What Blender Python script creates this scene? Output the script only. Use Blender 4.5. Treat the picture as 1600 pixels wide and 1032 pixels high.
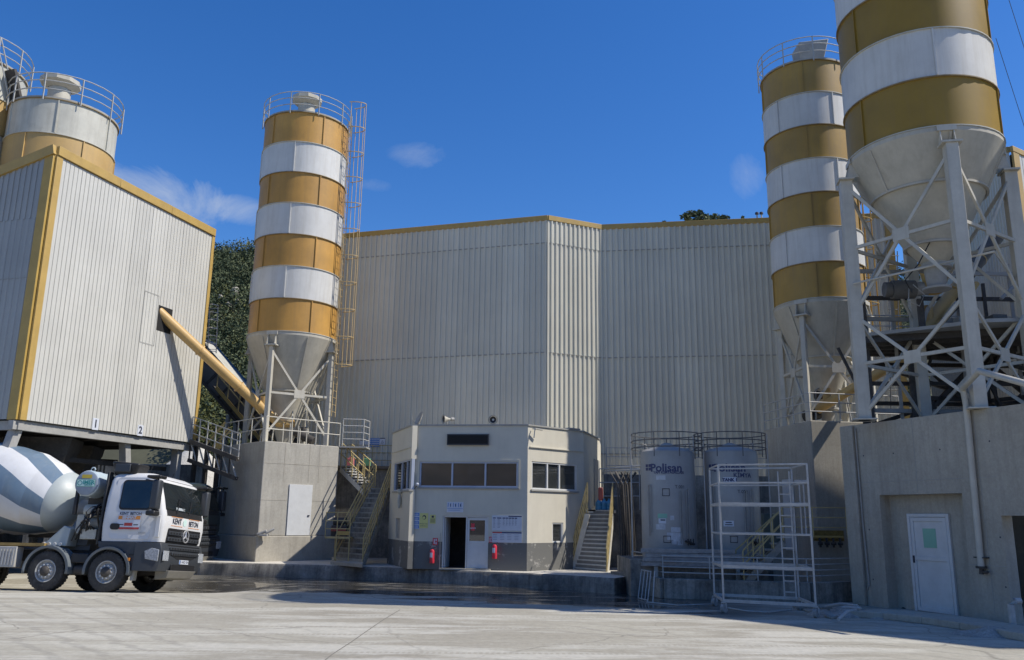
import bpy, math, random
from mathutils import Vector, Matrix, noise
R = math.radians
random.seed(7)
for o in list(bpy.data.objects): bpy.data.objects.remove(o)
sc = bpy.context.scene
COL = sc.collection
# ------------------------------------------------------------------ camera
FPX, CX, CY, CAMH = 1300.0, 800.0, 516.0, 2.2
PITCH, ROLL = math.atan(293/1300), math.asin(0.013)
fwd = Vector((0, math.cos(PITCH), math.sin(PITCH)))
r0, u0 = Vector((1, 0, 0)), Vector((0, -math.sin(PITCH), math.cos(PITCH)))
rgt = r0*math.cos(ROLL) + u0*math.sin(ROLL)
upv = u0*math.cos(ROLL) - r0*math.sin(ROLL)
cam_d = bpy.data.cameras.new('camera'); cam = bpy.data.objects.new('camera', cam_d); COL.objects.link(cam)
M = Matrix((rgt, upv, -fwd)).transposed().to_4x4(); M.translation = Vector((0, 0, CAMH))
cam.matrix_world = M
cam_d.sensor_width = 36; cam_d.lens = 36*FPX/1600; cam_d.clip_end = 3000; cam_d.clip_start = .1
sc.camera = cam
sc.render.resolution_x, sc.render.resolution_y = 1024, 660
# ------------------------------------------------------------------ light
SUN_AZ, SUN_EL = 98, 50          # bearing clockwise from +Y
sv = Vector((math.sin(R(SUN_AZ))*math.cos(R(SUN_EL)), math.cos(R(SUN_AZ))*math.cos(R(SUN_EL)), math.sin(R(SUN_EL))))
sl = bpy.data.lights.new('sun', 'SUN'); sl.energy = 4.4; sl.angle = R(.5); sl.color = (1, .94, .85)
so = bpy.data.objects.new('sun', sl); COL.objects.link(so); so.rotation_euler = sv.to_track_quat('Z', 'Y').to_euler(); so.location = (0, 0, 40)
sc.view_settings.view_transform = 'Standard'; sc.view_settings.look = 'None'
sc.view_settings.exposure = 0.28; sc.view_settings.gamma = 1; sc.view_settings.use_curve_mapping = False

def ray(px, py): return fwd + rgt*((px-CX)/FPX) - upv*((py-CY)/FPX)
def W(px, py, Y):
    d = ray(px, py); t = Y/d.y; return Vector((d.x*t, Y, CAMH + d.z*t))
def G(px, py, z=0.0):
    d = ray(px, py); t = (z-CAMH)/d.z; return Vector((d.x*t, d.y*t, z))

# ------------------------------------------------------------------ world
wd = bpy.data.worlds.new('World'); sc.world = wd; wd.use_nodes = True
nt = wd.node_tree; nt.nodes.clear(); N = nt.nodes.new; Lk = nt.links.new
sky = N('ShaderNodeTexSky'); sky.sky_type = 'NISHITA'; sky.sun_disc = False
sky.sun_elevation = R(SUN_EL); sky.sun_rotation = R(SUN_AZ); sky.air_density = 1.0; sky.dust_density = .3; sky.ozone_density = 4.0; sky.altitude = 300
bg = N('ShaderNodeBackground'); bg.inputs[1].default_value = .13; wo = N('ShaderNodeOutputWorld')
hs = N('ShaderNodeHueSaturation'); hs.inputs['Saturation'].default_value = 1.30; hs.inputs['Hue'].default_value = .510; Lk(sky.outputs[0], hs.inputs['Color'])
tc = N('ShaderNodeTexCoord')
cn = N('ShaderNodeTexNoise'); cn.inputs['Scale'].default_value = 13; cn.inputs['Detail'].default_value = 10; cn.inputs['Roughness'].default_value = .68; cn.inputs['Distortion'].default_value = .6
Lk(tc.outputs['Generated'], cn.inputs['Vector'])
cur = hs.outputs[0]
for (px, py, sx, sy, amt) in ((235, 315, 120, 62, .55), (375, 330, 50, 26, .38), (655, 242, 60, 24, .24), (1165, 275, 34, 45, .22), (580, 290, 40, 14, .14), (120, 430, 300, 60, .15)):
    d = ray(px, py).normalized()
    sub = N('ShaderNodeVectorMath'); sub.operation = 'SUBTRACT'; Lk(tc.outputs['Generated'], sub.inputs[0]); sub.inputs[1].default_value = d
    terms = []
    side = Vector((d.y, -d.x, 0)).normalized(); upd = side.cross(d)
    for ax, s in ((side, sx/FPX), (upd, sy/FPX)):
        dt = N('ShaderNodeVectorMath'); dt.operation = 'DOT_PRODUCT'; Lk(sub.outputs[0], dt.inputs[0]); dt.inputs[1].default_value = ax/s
        sq = N('ShaderNodeMath'); sq.operation = 'MULTIPLY'; Lk(dt.outputs['Value'], sq.inputs[0]); Lk(dt.outputs['Value'], sq.inputs[1]); terms.append(sq)
    ad = N('ShaderNodeMath'); ad.operation = 'ADD'; Lk(terms[0].outputs[0], ad.inputs[0]); Lk(terms[1].outputs[0], ad.inputs[1])
    dd = N('ShaderNodeVectorMath'); dd.operation = 'DOT_PRODUCT'; Lk(tc.outputs['Generated'], dd.inputs[0]); dd.inputs[1].default_value = d
    # mask = clamp(1.1*noise*2 - r2)
    m1 = N('ShaderNodeMath'); m1.operation = 'MULTIPLY'; Lk(cn.outputs[0], m1.inputs[0]); m1.inputs[1].default_value = 2.6
    m2 = N('ShaderNodeMath'); m2.operation = 'SUBTRACT'; Lk(m1.outputs[0], m2.inputs[0]); Lk(ad.outputs[0], m2.inputs[1])
    mr = N('ShaderNodeMapRange'); mr.inputs[1].default_value = .65; mr.inputs[2].default_value = 1.6; mr.inputs[3].default_value = 0; mr.inputs[4].default_value = amt; Lk(m2.outputs[0], mr.inputs[0])
    gt = N('ShaderNodeMath'); gt.operation = 'GREATER_THAN'; Lk(dd.outputs['Value'], gt.inputs[0]); gt.inputs[1].default_value = .5
    mu = N('ShaderNodeMath'); mu.operation = 'MULTIPLY'; Lk(mr.outputs[0], mu.inputs[0]); Lk(gt.outputs[0], mu.inputs[1])
    mx = N('ShaderNodeMixRGB'); Lk(mu.outputs[0], mx.inputs[0]); Lk(cur, mx.inputs[1]); mx.inputs[2].default_value = (3.6, 4.0, 4.6, 1); cur = mx.outputs[0]
Lk(cur, bg.inputs[0]); Lk(bg.outputs[0], wo.inputs[0])

# ------------------------------------------------------------------ materials
MATS = {}
def pm(name, col, rough=.6, var=.12, scale=1.5, streak=0.0, bump=0.0, metal=0.0, dirt=None, dirt_amt=0.0, rand=0.0, bscale=40, spec=.5, emit=None, speck=0.0):
    """procedural material driven by the world position: broad tone variation, vertical run-off streaks, dirt, fine relief"""
    m = bpy.data.materials.new(name); m.use_nodes = True; t = m.node_tree; t.nodes.clear(); n = t.nodes.new; l = t.links.new
    out = n('ShaderNodeOutputMaterial'); b = n('ShaderNodeBsdfPrincipled'); l(b.outputs[0], out.inputs[0])
    b.inputs['Roughness'].default_value = rough; b.inputs['Metallic'].default_value = metal; b.inputs['Specular IOR Level'].default_value = spec
    g = n('ShaderNodeNewGeometry')
    n1 = n('ShaderNodeTexNoise'); n1.inputs['Scale'].default_value = scale; n1.inputs['Detail'].default_value = 6; n1.inputs['Roughness'].default_value = .65; l(g.outputs['Position'], n1.inputs['Vector'])
    mr = n('ShaderNodeMapRange'); mr.inputs[1].default_value = .3; mr.inputs[2].default_value = .7; mr.inputs[3].default_value = 1-var*1.5; mr.inputs[4].default_value = 1+var*.7; l(n1.outputs[0], mr.inputs[0])
    mul = n('ShaderNodeVectorMath'); mul.operation = 'SCALE'; mul.inputs[0].default_value = col[:3]; l(mr.outputs[0], mul.inputs['Scale'])
    cur = mul.outputs[0]
    def dirtmix(cur, fac_socket, c):
        mx = n('ShaderNodeMixRGB'); l(fac_socket, mx.inputs[0]); l(cur, mx.inputs[1]); mx.inputs[2].default_value = (*c, 1); return mx.outputs[0]
    dc = dirt or tuple(c*.45 for c in col[:3])
    if streak:
        mp = n('ShaderNodeMapping'); mp.inputs['Scale'].default_value = (5, 5, .35); l(g.outputs['Position'], mp.inputs[0])
        n2 = n('ShaderNodeTexNoise'); n2.inputs['Scale'].default_value = 1.3; n2.inputs['Detail'].default_value = 5; n2.inputs['Roughness'].default_value = .7; l(mp.outputs[0], n2.inputs['Vector'])
        r2 = n('ShaderNodeMapRange'); r2.inputs[1].default_value = .46; r2.inputs[2].default_value = .71; r2.inputs[4].default_value = streak; l(n2.outputs[0], r2.inputs[0]); cur = dirtmix(cur, r2.outputs[0], dc)
    if dirt_amt:
        n3 = n('ShaderNodeTexNoise'); n3.inputs['Scale'].default_value = scale*2.7; n3.inputs['Detail'].default_value = 9; n3.inputs['Roughness'].default_value = .75; l(g.outputs['Position'], n3.inputs['Vector'])
        r3 = n('ShaderNodeMapRange'); r3.inputs[1].default_value = .52; r3.inputs[2].default_value = .68; r3.inputs[4].default_value = dirt_amt; l(n3.outputs[0], r3.inputs[0]); cur = dirtmix(cur, r3.outputs[0], dc)
    if speck:
        n5 = n('ShaderNodeTexNoise'); n5.inputs['Scale'].default_value = 14; n5.inputs['Detail'].default_value = 7; n5.inputs['Roughness'].default_value = .8; l(g.outputs['Position'], n5.inputs['Vector'])
        r5 = n('ShaderNodeMapRange'); r5.inputs[1].default_value = .4; r5.inputs[2].default_value = .62; r5.inputs[3].default_value = 1-speck; r5.inputs[4].default_value = 1+speck; l(n5.outputs[0], r5.inputs[0])
        s5 = n('ShaderNodeVectorMath'); s5.operation = 'SCALE'; l(cur, s5.inputs[0]); l(r5.outputs[0], s5.inputs['Scale']); cur = s5.outputs[0]
    if rand:
        oi = n('ShaderNodeObjectInfo'); r4 = n('ShaderNodeMapRange'); r4.inputs[3].default_value = 1-rand; r4.inputs[4].default_value = 1+rand*.5; l(oi.outputs['Random'], r4.inputs[0])
        s4 = n('ShaderNodeVectorMath'); s4.operation = 'SCALE'; l(cur, s4.inputs[0]); l(r4.outputs[0], s4.inputs['Scale']); cur = s4.outputs[0]
    l(cur, b.inputs['Base Color'])
    if bump:
        nb = n('ShaderNodeTexNoise'); nb.inputs['Scale'].default_value = bscale; nb.inputs['Detail'].default_value = 6; l(g.outputs['Position'], nb.inputs['Vector'])
        bp = n('ShaderNodeBump'); bp.inputs['Strength'].default_value = bump; bp.inputs['Distance'].default_value = .02; l(nb.outputs[0], bp.inputs['Height']); l(bp.outputs[0], b.inputs['Normal'])
    if emit: b.inputs['Emission Color'].default_value = (*emit[:3], 1); b.inputs['Emission Strength'].default_value = emit[3]
    MATS[name] = m; return m
mW = pm('white_shell_paint', (.60, .595, .56), .55, .08, .8, streak=.30, dirt_amt=.10, dirt=(.34, .31, .25), rand=.06)
mWa = pm('aged_white_paint', (.50, .49, .42), .6, .12, .9, streak=.35, dirt_amt=.2, dirt=(.22, .20, .16), rand=.05)
mY = pm('ochre_shell_paint', (.49, .265, .055), .55, .14, .8, streak=.30, dirt_amt=.10, dirt=(.24, .15, .06), rand=.10)
mYsh = pm('shaded_ochre_shell_paint', (.27, .165, .012), .5, .12, .8, streak=.25, dirt_amt=.10, dirt=(.24, .15, .05), rand=.08)  # ochre paint with the big silo's shaded side darkened into the colour
mYn = pm('half_shaded_ochre_paint', (.37, .225, .04), .5, .14, .8, streak=.35, dirt_amt=.15, dirt=(.22, .15, .07), rand=.15)  # same ochre, partly darkened to stand for shade on the narrow silo
mYl = pm('pale_ochre_ladder_paint', (.52, .38, .18), .6, .1, 4)
mYa = pm('aged_ochre_paint', (.50, .33, .12), .55, .10, .8, streak=.25, dirt_amt=.10, dirt=(.30, .22, .12), rand=.08)
mYt = pm('yellow_trim_paint', (.45, .30, .085), .5, .10, 2, streak=.2, dirt=(.3, .2, .08))
mYr = pm('faded_yellow_rail_paint', (.46, .36, .16), .6, .15, 5, dirt_amt=.3, dirt=(.32, .28, .2))
mSt = pm('offwhite_steel_paint', (.50, .475, .40), .55, .10, 2, streak=.25, dirt_amt=.12, dirt=(.25, .22, .17))
mStG = pm('dusty_grey_steel', (.34, .335, .31), .7, .12, 3, dirt_amt=.3, dirt=(.19, .18, .16))
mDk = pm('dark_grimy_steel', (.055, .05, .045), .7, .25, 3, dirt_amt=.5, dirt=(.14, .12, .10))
mCone = pm('cone_dusty_paint', (.47, .44, .36), .6, .12, 1.2, streak=.3, dirt_amt=.18, dirt=(.27, .24, .19))
mConc = pm('weathered_concrete', (.40, .37, .305), .85, .12, .8, streak=.3, dirt_amt=.18, dirt=(.17, .155, .125), bump=.2, speck=.08)
mConcP = pm('pale_form_concrete', (.41, .39, .335), .85, .12, .9, streak=.4, dirt_amt=.12, dirt=(.24, .22, .19), bump=.3, speck=.08)
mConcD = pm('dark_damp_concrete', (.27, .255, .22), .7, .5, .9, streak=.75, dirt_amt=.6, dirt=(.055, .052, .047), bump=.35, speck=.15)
mKerbTop = pm('dusty_platform_concrete', (.56, .53, .46), .85, .15, 1.2, dirt_amt=.4, dirt=(.20, .18, .15), bump=.3, speck=.12)
mClA = pm('grey_cladding_sheet', (.63, .605, .50), .42, .06, .35, streak=.14, rand=.09, dirt=(.3, .29, .26), spec=.4)
mClG = pm('shaded_gable_sheet', (.33, .335, .32), .4, .06, .5, streak=.08, rand=.06)  # sheet colour darkened to stand for the unlit gable face
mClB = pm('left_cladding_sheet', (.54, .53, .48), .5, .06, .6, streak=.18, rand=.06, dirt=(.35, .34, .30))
mBack = pm('cladding_backing', (.16, .16, .15), .8, .1)
mDoorW = pm('white_door_paint', (.60, .61, .60), .45, .06, 3, dirt_amt=.15, dirt=(.36, .34, .30))
mBlack = pm('black_opening', (.012, .012, .012), .9, .1)
mRub = pm('tyre_rubber', (.045, .043, .04), .85, .3, 4, dirt_amt=.5, dirt=(.12, .115, .10), bump=.2)
mRim = pm('white_rim_paint', (.42, .42, .40), .5, .2, 8, dirt_amt=.5, dirt=(.15, .14, .12))
mTW = pm('truck_white_paint', (.64, .64, .63), .3, .04, 2, streak=.08, dirt_amt=.06, dirt=(.36, .34, .30))
mTG = pm('truck_dark_grey_plastic', (.038, .043, .05), .45, .06, 3, dirt_amt=.05, dirt=(.12, .115, .105))
mTB = pm('truck_black_plastic', (.015, .015, .016), .5, .1, 3)
mTS = pm('slate_fender_plastic', (.13, .15, .165), .45, .08, 3, dirt_amt=.12, dirt=(.2, .19, .17))
mChr = pm('chrome_metal', (.72, .72, .72), .32, .02, 3, metal=.6)
mLamp = pm('headlight_lens', (.38, .40, .42), .15, .35, 25, spec=1)
mDrW = pm('drum_white_paint', (.60, .61, .61), .42, .05, 1.5, streak=.12, dirt_amt=.12, dirt=(.38, .36, .32))
mDrB = pm('drum_blue_grey_paint', (.115, .175, .24), .42, .08, 1.5, streak=.12, dirt_amt=.12, dirt=(.30, .30, .28))
mDrH = pm('drum_head_grey_green', (.38, .42, .41), .45, .08, 1.5, dirt_amt=.12, dirt=(.3, .3, .27))
mTank = pm('water_tank_pale_blue', (.42, .50, .54), .4, .05, 2, dirt_amt=.15, dirt=(.35, .36, .34))
mOr = pm('amber_lens', (.7, .25, .03), .3, .05)
mRed = pm('red_enamel', (.60, .035, .06), .35, .06, 6)
mBlue = pm('sign_blue', (.06, .20, .52), .5, .05, 6)
mBlueP = pm('bottle_blue', (.06, .25, .40), .3, .1, 6)
mSign = pm('sign_white', (.58, .61, .66), .5, .04, 6)
mYel = pm('sign_yellow', (.62, .60, .22), .5, .04, 6)
mInk = pm('print_dark', (.035, .04, .06), .6, .05)
mInkB = pm('print_navy', (.045, .055, .13), .6, .05)
mInkO = pm('print_orange', (.65, .25, .05), .6, .05)
mInkR = pm('print_red', (.50, .06, .05), .6, .05)
mGreen = pm('pale_green_paper', (.24, .48, .36), .6, .05)
mPoly = pm('grey_fibreglass_tank', (.35, .35, .335), .45, .10, 1.3, streak=.2, dirt_amt=.15, dirt=(.24, .24, .23))
mPatch = pm('pale_wash_patch', (.52, .54, .56), .6, .2, 6)
mWood = pm('grey_plank_wood', (.36, .35, .33), .8, .2, 6, streak=.1, dirt=(.2, .19, .17), rand=.2)
mRail = pm('thin_grey_rail', (.42, .42, .40), .6, .12, 5, dirt_amt=.2, dirt=(.2, .19, .17))
mRailD = pm('dark_tank_rail', (.10, .10, .10), .6, .15, 5)
mScaf = pm('scaffold_dusty_white', (.43, .43, .41), .6, .15, 6, dirt_amt=.3, dirt=(.32, .31, .29))
mBelt = pm('conveyor_grey_sheet', (.15, .145, .13), .75, .25, 1.2, dirt_amt=.4, dirt=(.08, .075, .07), rand=.2)
mScrewY = pm('screw_tube_yellow', (.54, .35, .13), .42, .08, 2, dirt_amt=.15, dirt=(.45, .36, .22))
mRubble = pm('rubble_dust', (.33, .315, .28), .95, .25, 2, bump=.5, bscale=9, speck=.25)
mStep = pm('stair_dusty_plate', (.50, .48, .42), .8, .12, 4, dirt_amt=.2, dirt=(.25, .24, .2))
mRiser = pm('shaded_riser_grey', (.20, .19, .165), .85, .15, 4, dirt_amt=.3, dirt=(.12, .11, .1))  # riser colour darkened so the treads read as lit tops
mStepD = pm('stair_dark_plate', (.30, .29, .25), .8, .2, 4, dirt_amt=.3, dirt=(.09, .085, .08))
mBark = pm('tree_bark', (.12, .085, .055), .9, .2, 4)

def glass(name, tint=(.8, .85, .85), rough=.03, tr=.6):
    m = bpy.data.materials.new(name); m.use_nodes = True; t = m.node_tree; t.nodes.clear(); n = t.nodes.new; l = t.links.new
    out = n('ShaderNodeOutputMaterial'); mx = n('ShaderNodeMixShader'); tr_ = n('ShaderNodeBsdfTransparent'); gl = n('ShaderNodeBsdfGlossy'); df = n('ShaderNodeBsdfDiffuse'); mx2 = n('ShaderNodeMixShader')
    tr_.inputs[0].default_value = (*tint, 1); gl.inputs['Roughness'].default_value = rough; df.inputs[0].default_value = (.075, .08, .08, 1)
    fr = n('ShaderNodeLayerWeight'); fr.inputs[0].default_value = .12; ad = n('ShaderNodeMath'); ad.operation = 'ADD'; ad.inputs[1].default_value = .13; l(fr.outputs['Fresnel'], ad.inputs[0])
    nz = n('ShaderNodeTexNoise'); nz.inputs['Scale'].default_value = 3; nz.inputs['Detail'].default_value = 6; mr = n('ShaderNodeMapRange'); mr.inputs[1].default_value = .35; mr.inputs[2].default_value = .75; mr.inputs[3].default_value = 1-tr-.1; mr.inputs[4].default_value = 1-tr+.15
    g = n('ShaderNodeNewGeometry'); l(g.outputs['Position'], nz.inputs['Vector']); l(nz.outputs[0], mr.inputs[0]); l(mr.outputs[0], mx2.inputs[0]); l(tr_.outputs[0], mx2.inputs[1]); l(df.outputs[0], mx2.inputs[2])
    l(ad.outputs[0], mx.inputs[0]); l(mx2.outputs[0], mx.inputs[1]); l(gl.outputs[0], mx.inputs[2]); l(mx.outputs[0], out.inputs[0]); return m
mGlass = glass('dusty_window_glass', (.5, .55, .55), .02, .55)
mGlassT = glass('truck_glass', (.35, .42, .45), .02, .72)

def wall_paint(zd):
    """cream render above a chipped dark dado whose top is at height zd"""
    m = pm('cream_wall_render', (.59, .555, .455), .8, .06, .9, streak=.10, dirt_amt=.05, dirt=(.33, .30, .26), bump=.15)
    t = m.node_tree; n = t.nodes.new; l = t.links.new; b = [x for x in t.nodes if x.type == 'BSDF_PRINCIPLED'][0]
    src = b.inputs['Base Color'].links[0].from_socket
    g = n('ShaderNodeNewGeometry'); sp = n('ShaderNodeSeparateXYZ'); l(g.outputs['Position'], sp.inputs[0])
    nz = n('ShaderNodeTexNoise'); nz.inputs['Scale'].default_value = 2.2; nz.inputs['Detail'].default_value = 10; nz.inputs['Roughness'].default_value = .72; l(g.outputs['Position'], nz.inputs['Vector'])
    r = n('ShaderNodeMapRange'); r.inputs[1].default_value = .55; r.inputs[2].default_value = .60; r.inputs[3].default_value = 0; r.inputs[4].default_value = 1; l(nz.outputs[0], r.inputs[0])
    lt = n('ShaderNodeMath'); lt.operation = 'LESS_THAN'; lt.inputs[1].default_value = zd; l(sp.outputs[2], lt.inputs[0])
    chip = n('ShaderNodeMixRGB'); chip.inputs[1].default_value = (.14, .14, .13, 1); chip.inputs[2].default_value = (.33, .32, .29, 1); l(r.outputs[0], chip.inputs[0])
    mx = n('ShaderNodeMixRGB'); l(lt.outputs[0], mx.inputs[0]); l(src, mx.inputs[1]); l(chip.outputs[0], mx.inputs[2]); l(mx.outputs[0], b.inputs['Base Color'])
    return m

# ------------------------------------------------------------------ mesh builder
class MB:
    def __init__(s): s.v = []; s.f = []; s.mi = []
    def add(s, vs, fs, mi=0):
        b = len(s.v); s.v += [Vector(v) for v in vs]; s.f += [tuple(b+i for i in f) for f in fs]; s.mi += [mi]*len(fs); return s
    def box8(s, c, mi=0): return s.add(c, [(0, 3, 2, 1), (4, 5, 6, 7), (0, 1, 5, 4), (1, 2, 6, 5), (2, 3, 7, 6), (3, 0, 4, 7)], mi)
    def box(s, x0, x1, y0, y1, z0, z1, mi=0):
        return s.box8([(x0, y0, z0), (x1, y0, z0), (x1, y1, z0), (x0, y1, z0), (x0, y0, z1), (x1, y0, z1), (x1, y1, z1), (x0, y1, z1)], mi)
    def bar(s, a, b, w, h=None, up=(0, 0, 1), mi=0):
        a, b = Vector(a), Vector(b); h = h or w; d = (b-a).normalized(); up = Vector(up)
        if abs(d.dot(up)) > .98: up = Vector((0.3, 1, 0)).normalized() if abs(up.z) > .5 else Vector((0, 0, 1))
        r = d.cross(up).normalized()*w/2; u = r.cross(d).normalized()*h/2
        return s.box8([a-r-u, a+r-u, a+r+u, a-r+u, b-r-u, b+r-u, b+r+u, b-r+u], mi)
    def tube(s, a, b, r, n=8, r2=None, cap=True, mi=0):
        a, b = Vector(a), Vector(b); r2 = r if r2 is None else r2; d = (b-a).normalized(); up = Vector((0, 0, 1)) if abs(d.z) < .95 else Vector((1, 0, 0))
        x = d.cross(up).normalized(); y = d.cross(x)
        vs = [a+(x*math.cos(2*math.pi*i/n)+y*math.sin(2*math.pi*i/n))*r for i in range(n)]+[b+(x*math.cos(2*math.pi*i/n)+y*math.sin(2*math.pi*i/n))*r2 for i in range(n)]
        fs = [(i, (i+1) % n, n+(i+1) % n, n+i) for i in range(n)]
        if cap: fs += [tuple(range(n))[::-1], tuple(range(n, 2*n))]
        return s.add(vs, fs, mi)
    def path(s, pts, r, n=6, closed=False, mi=0):
        pts = [Vector(p) for p in pts]; m = len(pts); vs = []; fs = []
        for k in range(m):
            a = pts[k-1] if (k > 0 or closed) else pts[k]; b = pts[(k+1) % m] if (k < m-1 or closed) else pts[k]
            d = (b-a).normalized(); up = Vector((0, 0, 1)) if abs(d.z) < .9 else Vector((1, 0, 0)); x = d.cross(up).normalized(); y = d.cross(x)
            vs += [pts[k]+(x*math.cos(2*math.pi*i/n)+y*math.sin(2*math.pi*i/n))*r for i in range(n)]
        for k in range(m if closed else m-1):
            k2 = (k+1) % m
            fs += [(k*n+i, k*n+(i+1) % n, k2*n+(i+1) % n, k2*n+i) for i in range(n)]
        if not closed: fs += [tuple(range(n))[::-1], tuple((m-1)*n+i for i in range(n))]
        return s.add(vs, fs, mi)
    def lathe(s, prof, c, n=32, a0=0, a1=2*math.pi, axis=None, mi=0, twist=0, mis=None):
        """prof: (r, z) list round a vertical axis at c (or round the frame axis = Matrix)"""
        full = abs(a1-a0-2*math.pi) < 1e-6; k = n if full else n+1; vs = []; fs = []; mm = []
        T = axis or Matrix.Translation(Vector(c))
        for j, (r, z) in enumerate(prof):
            for i in range(k):
                a = a0+(a1-a0)*i/n+twist*j; vs.append(T @ Vector((r*math.cos(a), r*math.sin(a), z)))
        for j in range(len(prof)-1):
            for i in range(n):
                i2 = (i+1) % k; fs.append((j*k+i, j*k+i2, (j+1)*k+i2, (j+1)*k+i)); mm.append(mis(i, j) if mis else mi)
        b = len(s.v); s.v += vs; s.f += [tuple(b+q for q in f) for f in fs]; s.mi += mm; return s
    def prism(s, poly, z0, z1, mi=0):
        n = len(poly); vs = [(p[0], p[1], z0) for p in poly]+[(p[0], p[1], z1) for p in poly]
        return s.add(vs, [(i, (i+1) % n, n+(i+1) % n, n+i) for i in range(n)]+[tuple(range(n))[::-1], tuple(range(n, 2*n))], mi)
    def sideprism(s, prof, y0, y1, mi=0, y0t=None):
        """profile in x,z extruded along y"""
        n = len(prof); vs = [(p[0], y0, p[1]) for p in prof]+[(p[0], y1, p[1]) for p in prof]
        return s.add(vs, [(i, (i+1) % n, n+(i+1) % n, n+i) for i in range(n)]+[tuple(range(n))[::-1], tuple(range(n, 2*n))], mi)
    def mesh(s, name, mats, M=None, smooth=True, ang=35):
        me = bpy.data.meshes.new(name); inv = M.inverted() if M else None
        me.from_pydata([(inv @ v) if inv else v for v in s.v], [], s.f); me.update()
        for m in (mats if isinstance(mats, (list, tuple)) else [mats]): me.materials.append(m)
        if any(s.mi): me.polygons.foreach_set('material_index', s.mi)
        if smooth:
            me.polygons.foreach_set('use_smooth', [True]*len(me.polygons)); me.set_sharp_from_angle(angle=R(ang))
        return me
MWD = {}
def mw(o):
    return MWD.get(o.name, Matrix.Identity(4)) if o is not None else Matrix.Identity(4)
def props(o, label=None, cat=None, group=None, kind=None):
    if label: o['label'] = label
    if cat: o['category'] = cat
    if group: o['group'] = group
    if kind: o['kind'] = kind
    return o
def thing(name, label, cat, loc=(0, 0, 0), rz=0, group=None):
    o = bpy.data.objects.new(name, None); COL.objects.link(o); o.location = loc; o.rotation_euler = (0, 0, rz); o.empty_display_size = .2
    MWD[o.name] = Matrix.Translation(Vector(loc)) @ Matrix.Rotation(rz, 4, 'Z')
    return props(o, label, cat, group)
def part(parent, name, mb, mats, local=False, smooth=True, bevel=0, label=None, ang=35, kind=None):
    Mx = None if local else mw(parent)
    o = bpy.data.objects.new(name, mb.mesh(name, mats, Mx, smooth, ang)); COL.objects.link(o); o.parent = parent
    if parent is not None: MWD[o.name] = mw(parent)
    if bevel:
        b = o.modifiers.new('bevel', 'BEVEL'); b.width = bevel; b.segments = 2; b.limit_method = 'ANGLE'; b.angle_limit = R(40)
    return props(o, label, kind=kind)
def solo(name, mb, mats, label=None, cat=None, group=None, kind=None, loc=None, **k):
    """a top-level thing that is one mesh, its origin at its base"""
    if loc is None:
        xs = [v.x for v in mb.v]; ys = [v.y for v in mb.v]; zs = [v.z for v in mb.v]; loc = ((min(xs)+max(xs))/2, (min(ys)+max(ys))/2, min(zs))
    Mx = Matrix.Translation(Vector(loc)); bevel = k.pop('bevel', 0)
    o = bpy.data.objects.new(name, mb.mesh(name, mats, Mx, **k)); COL.objects.link(o); o.location = loc; MWD[o.name] = Mx
    if bevel:
        b = o.modifiers.new('bevel', 'BEVEL'); b.width = bevel; b.segments = 2; b.limit_method = 'ANGLE'; b.angle_limit = R(40)
    return props(o, label, cat, group, kind)
def copy_thing(o, loc=None, rz=None, label=None, parent=None):
    c = o.copy(); COL.objects.link(c)
    if parent is not None: c.parent = parent
    for ch in [x for x in bpy.data.objects if x.parent == o]: copy_thing(ch, parent=c)
    if loc is not None: c.location = loc
    if rz is not None: c.rotation_euler = (0, 0, rz)
    if label: c['label'] = label
    if loc is not None or rz is not None: MWD[c.name] = Matrix.Translation(c.location) @ Matrix.Rotation(c.rotation_euler.z, 4, 'Z')
    else: MWD[c.name] = MWD.get(o.name, Matrix.Identity(4))
    return c

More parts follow.
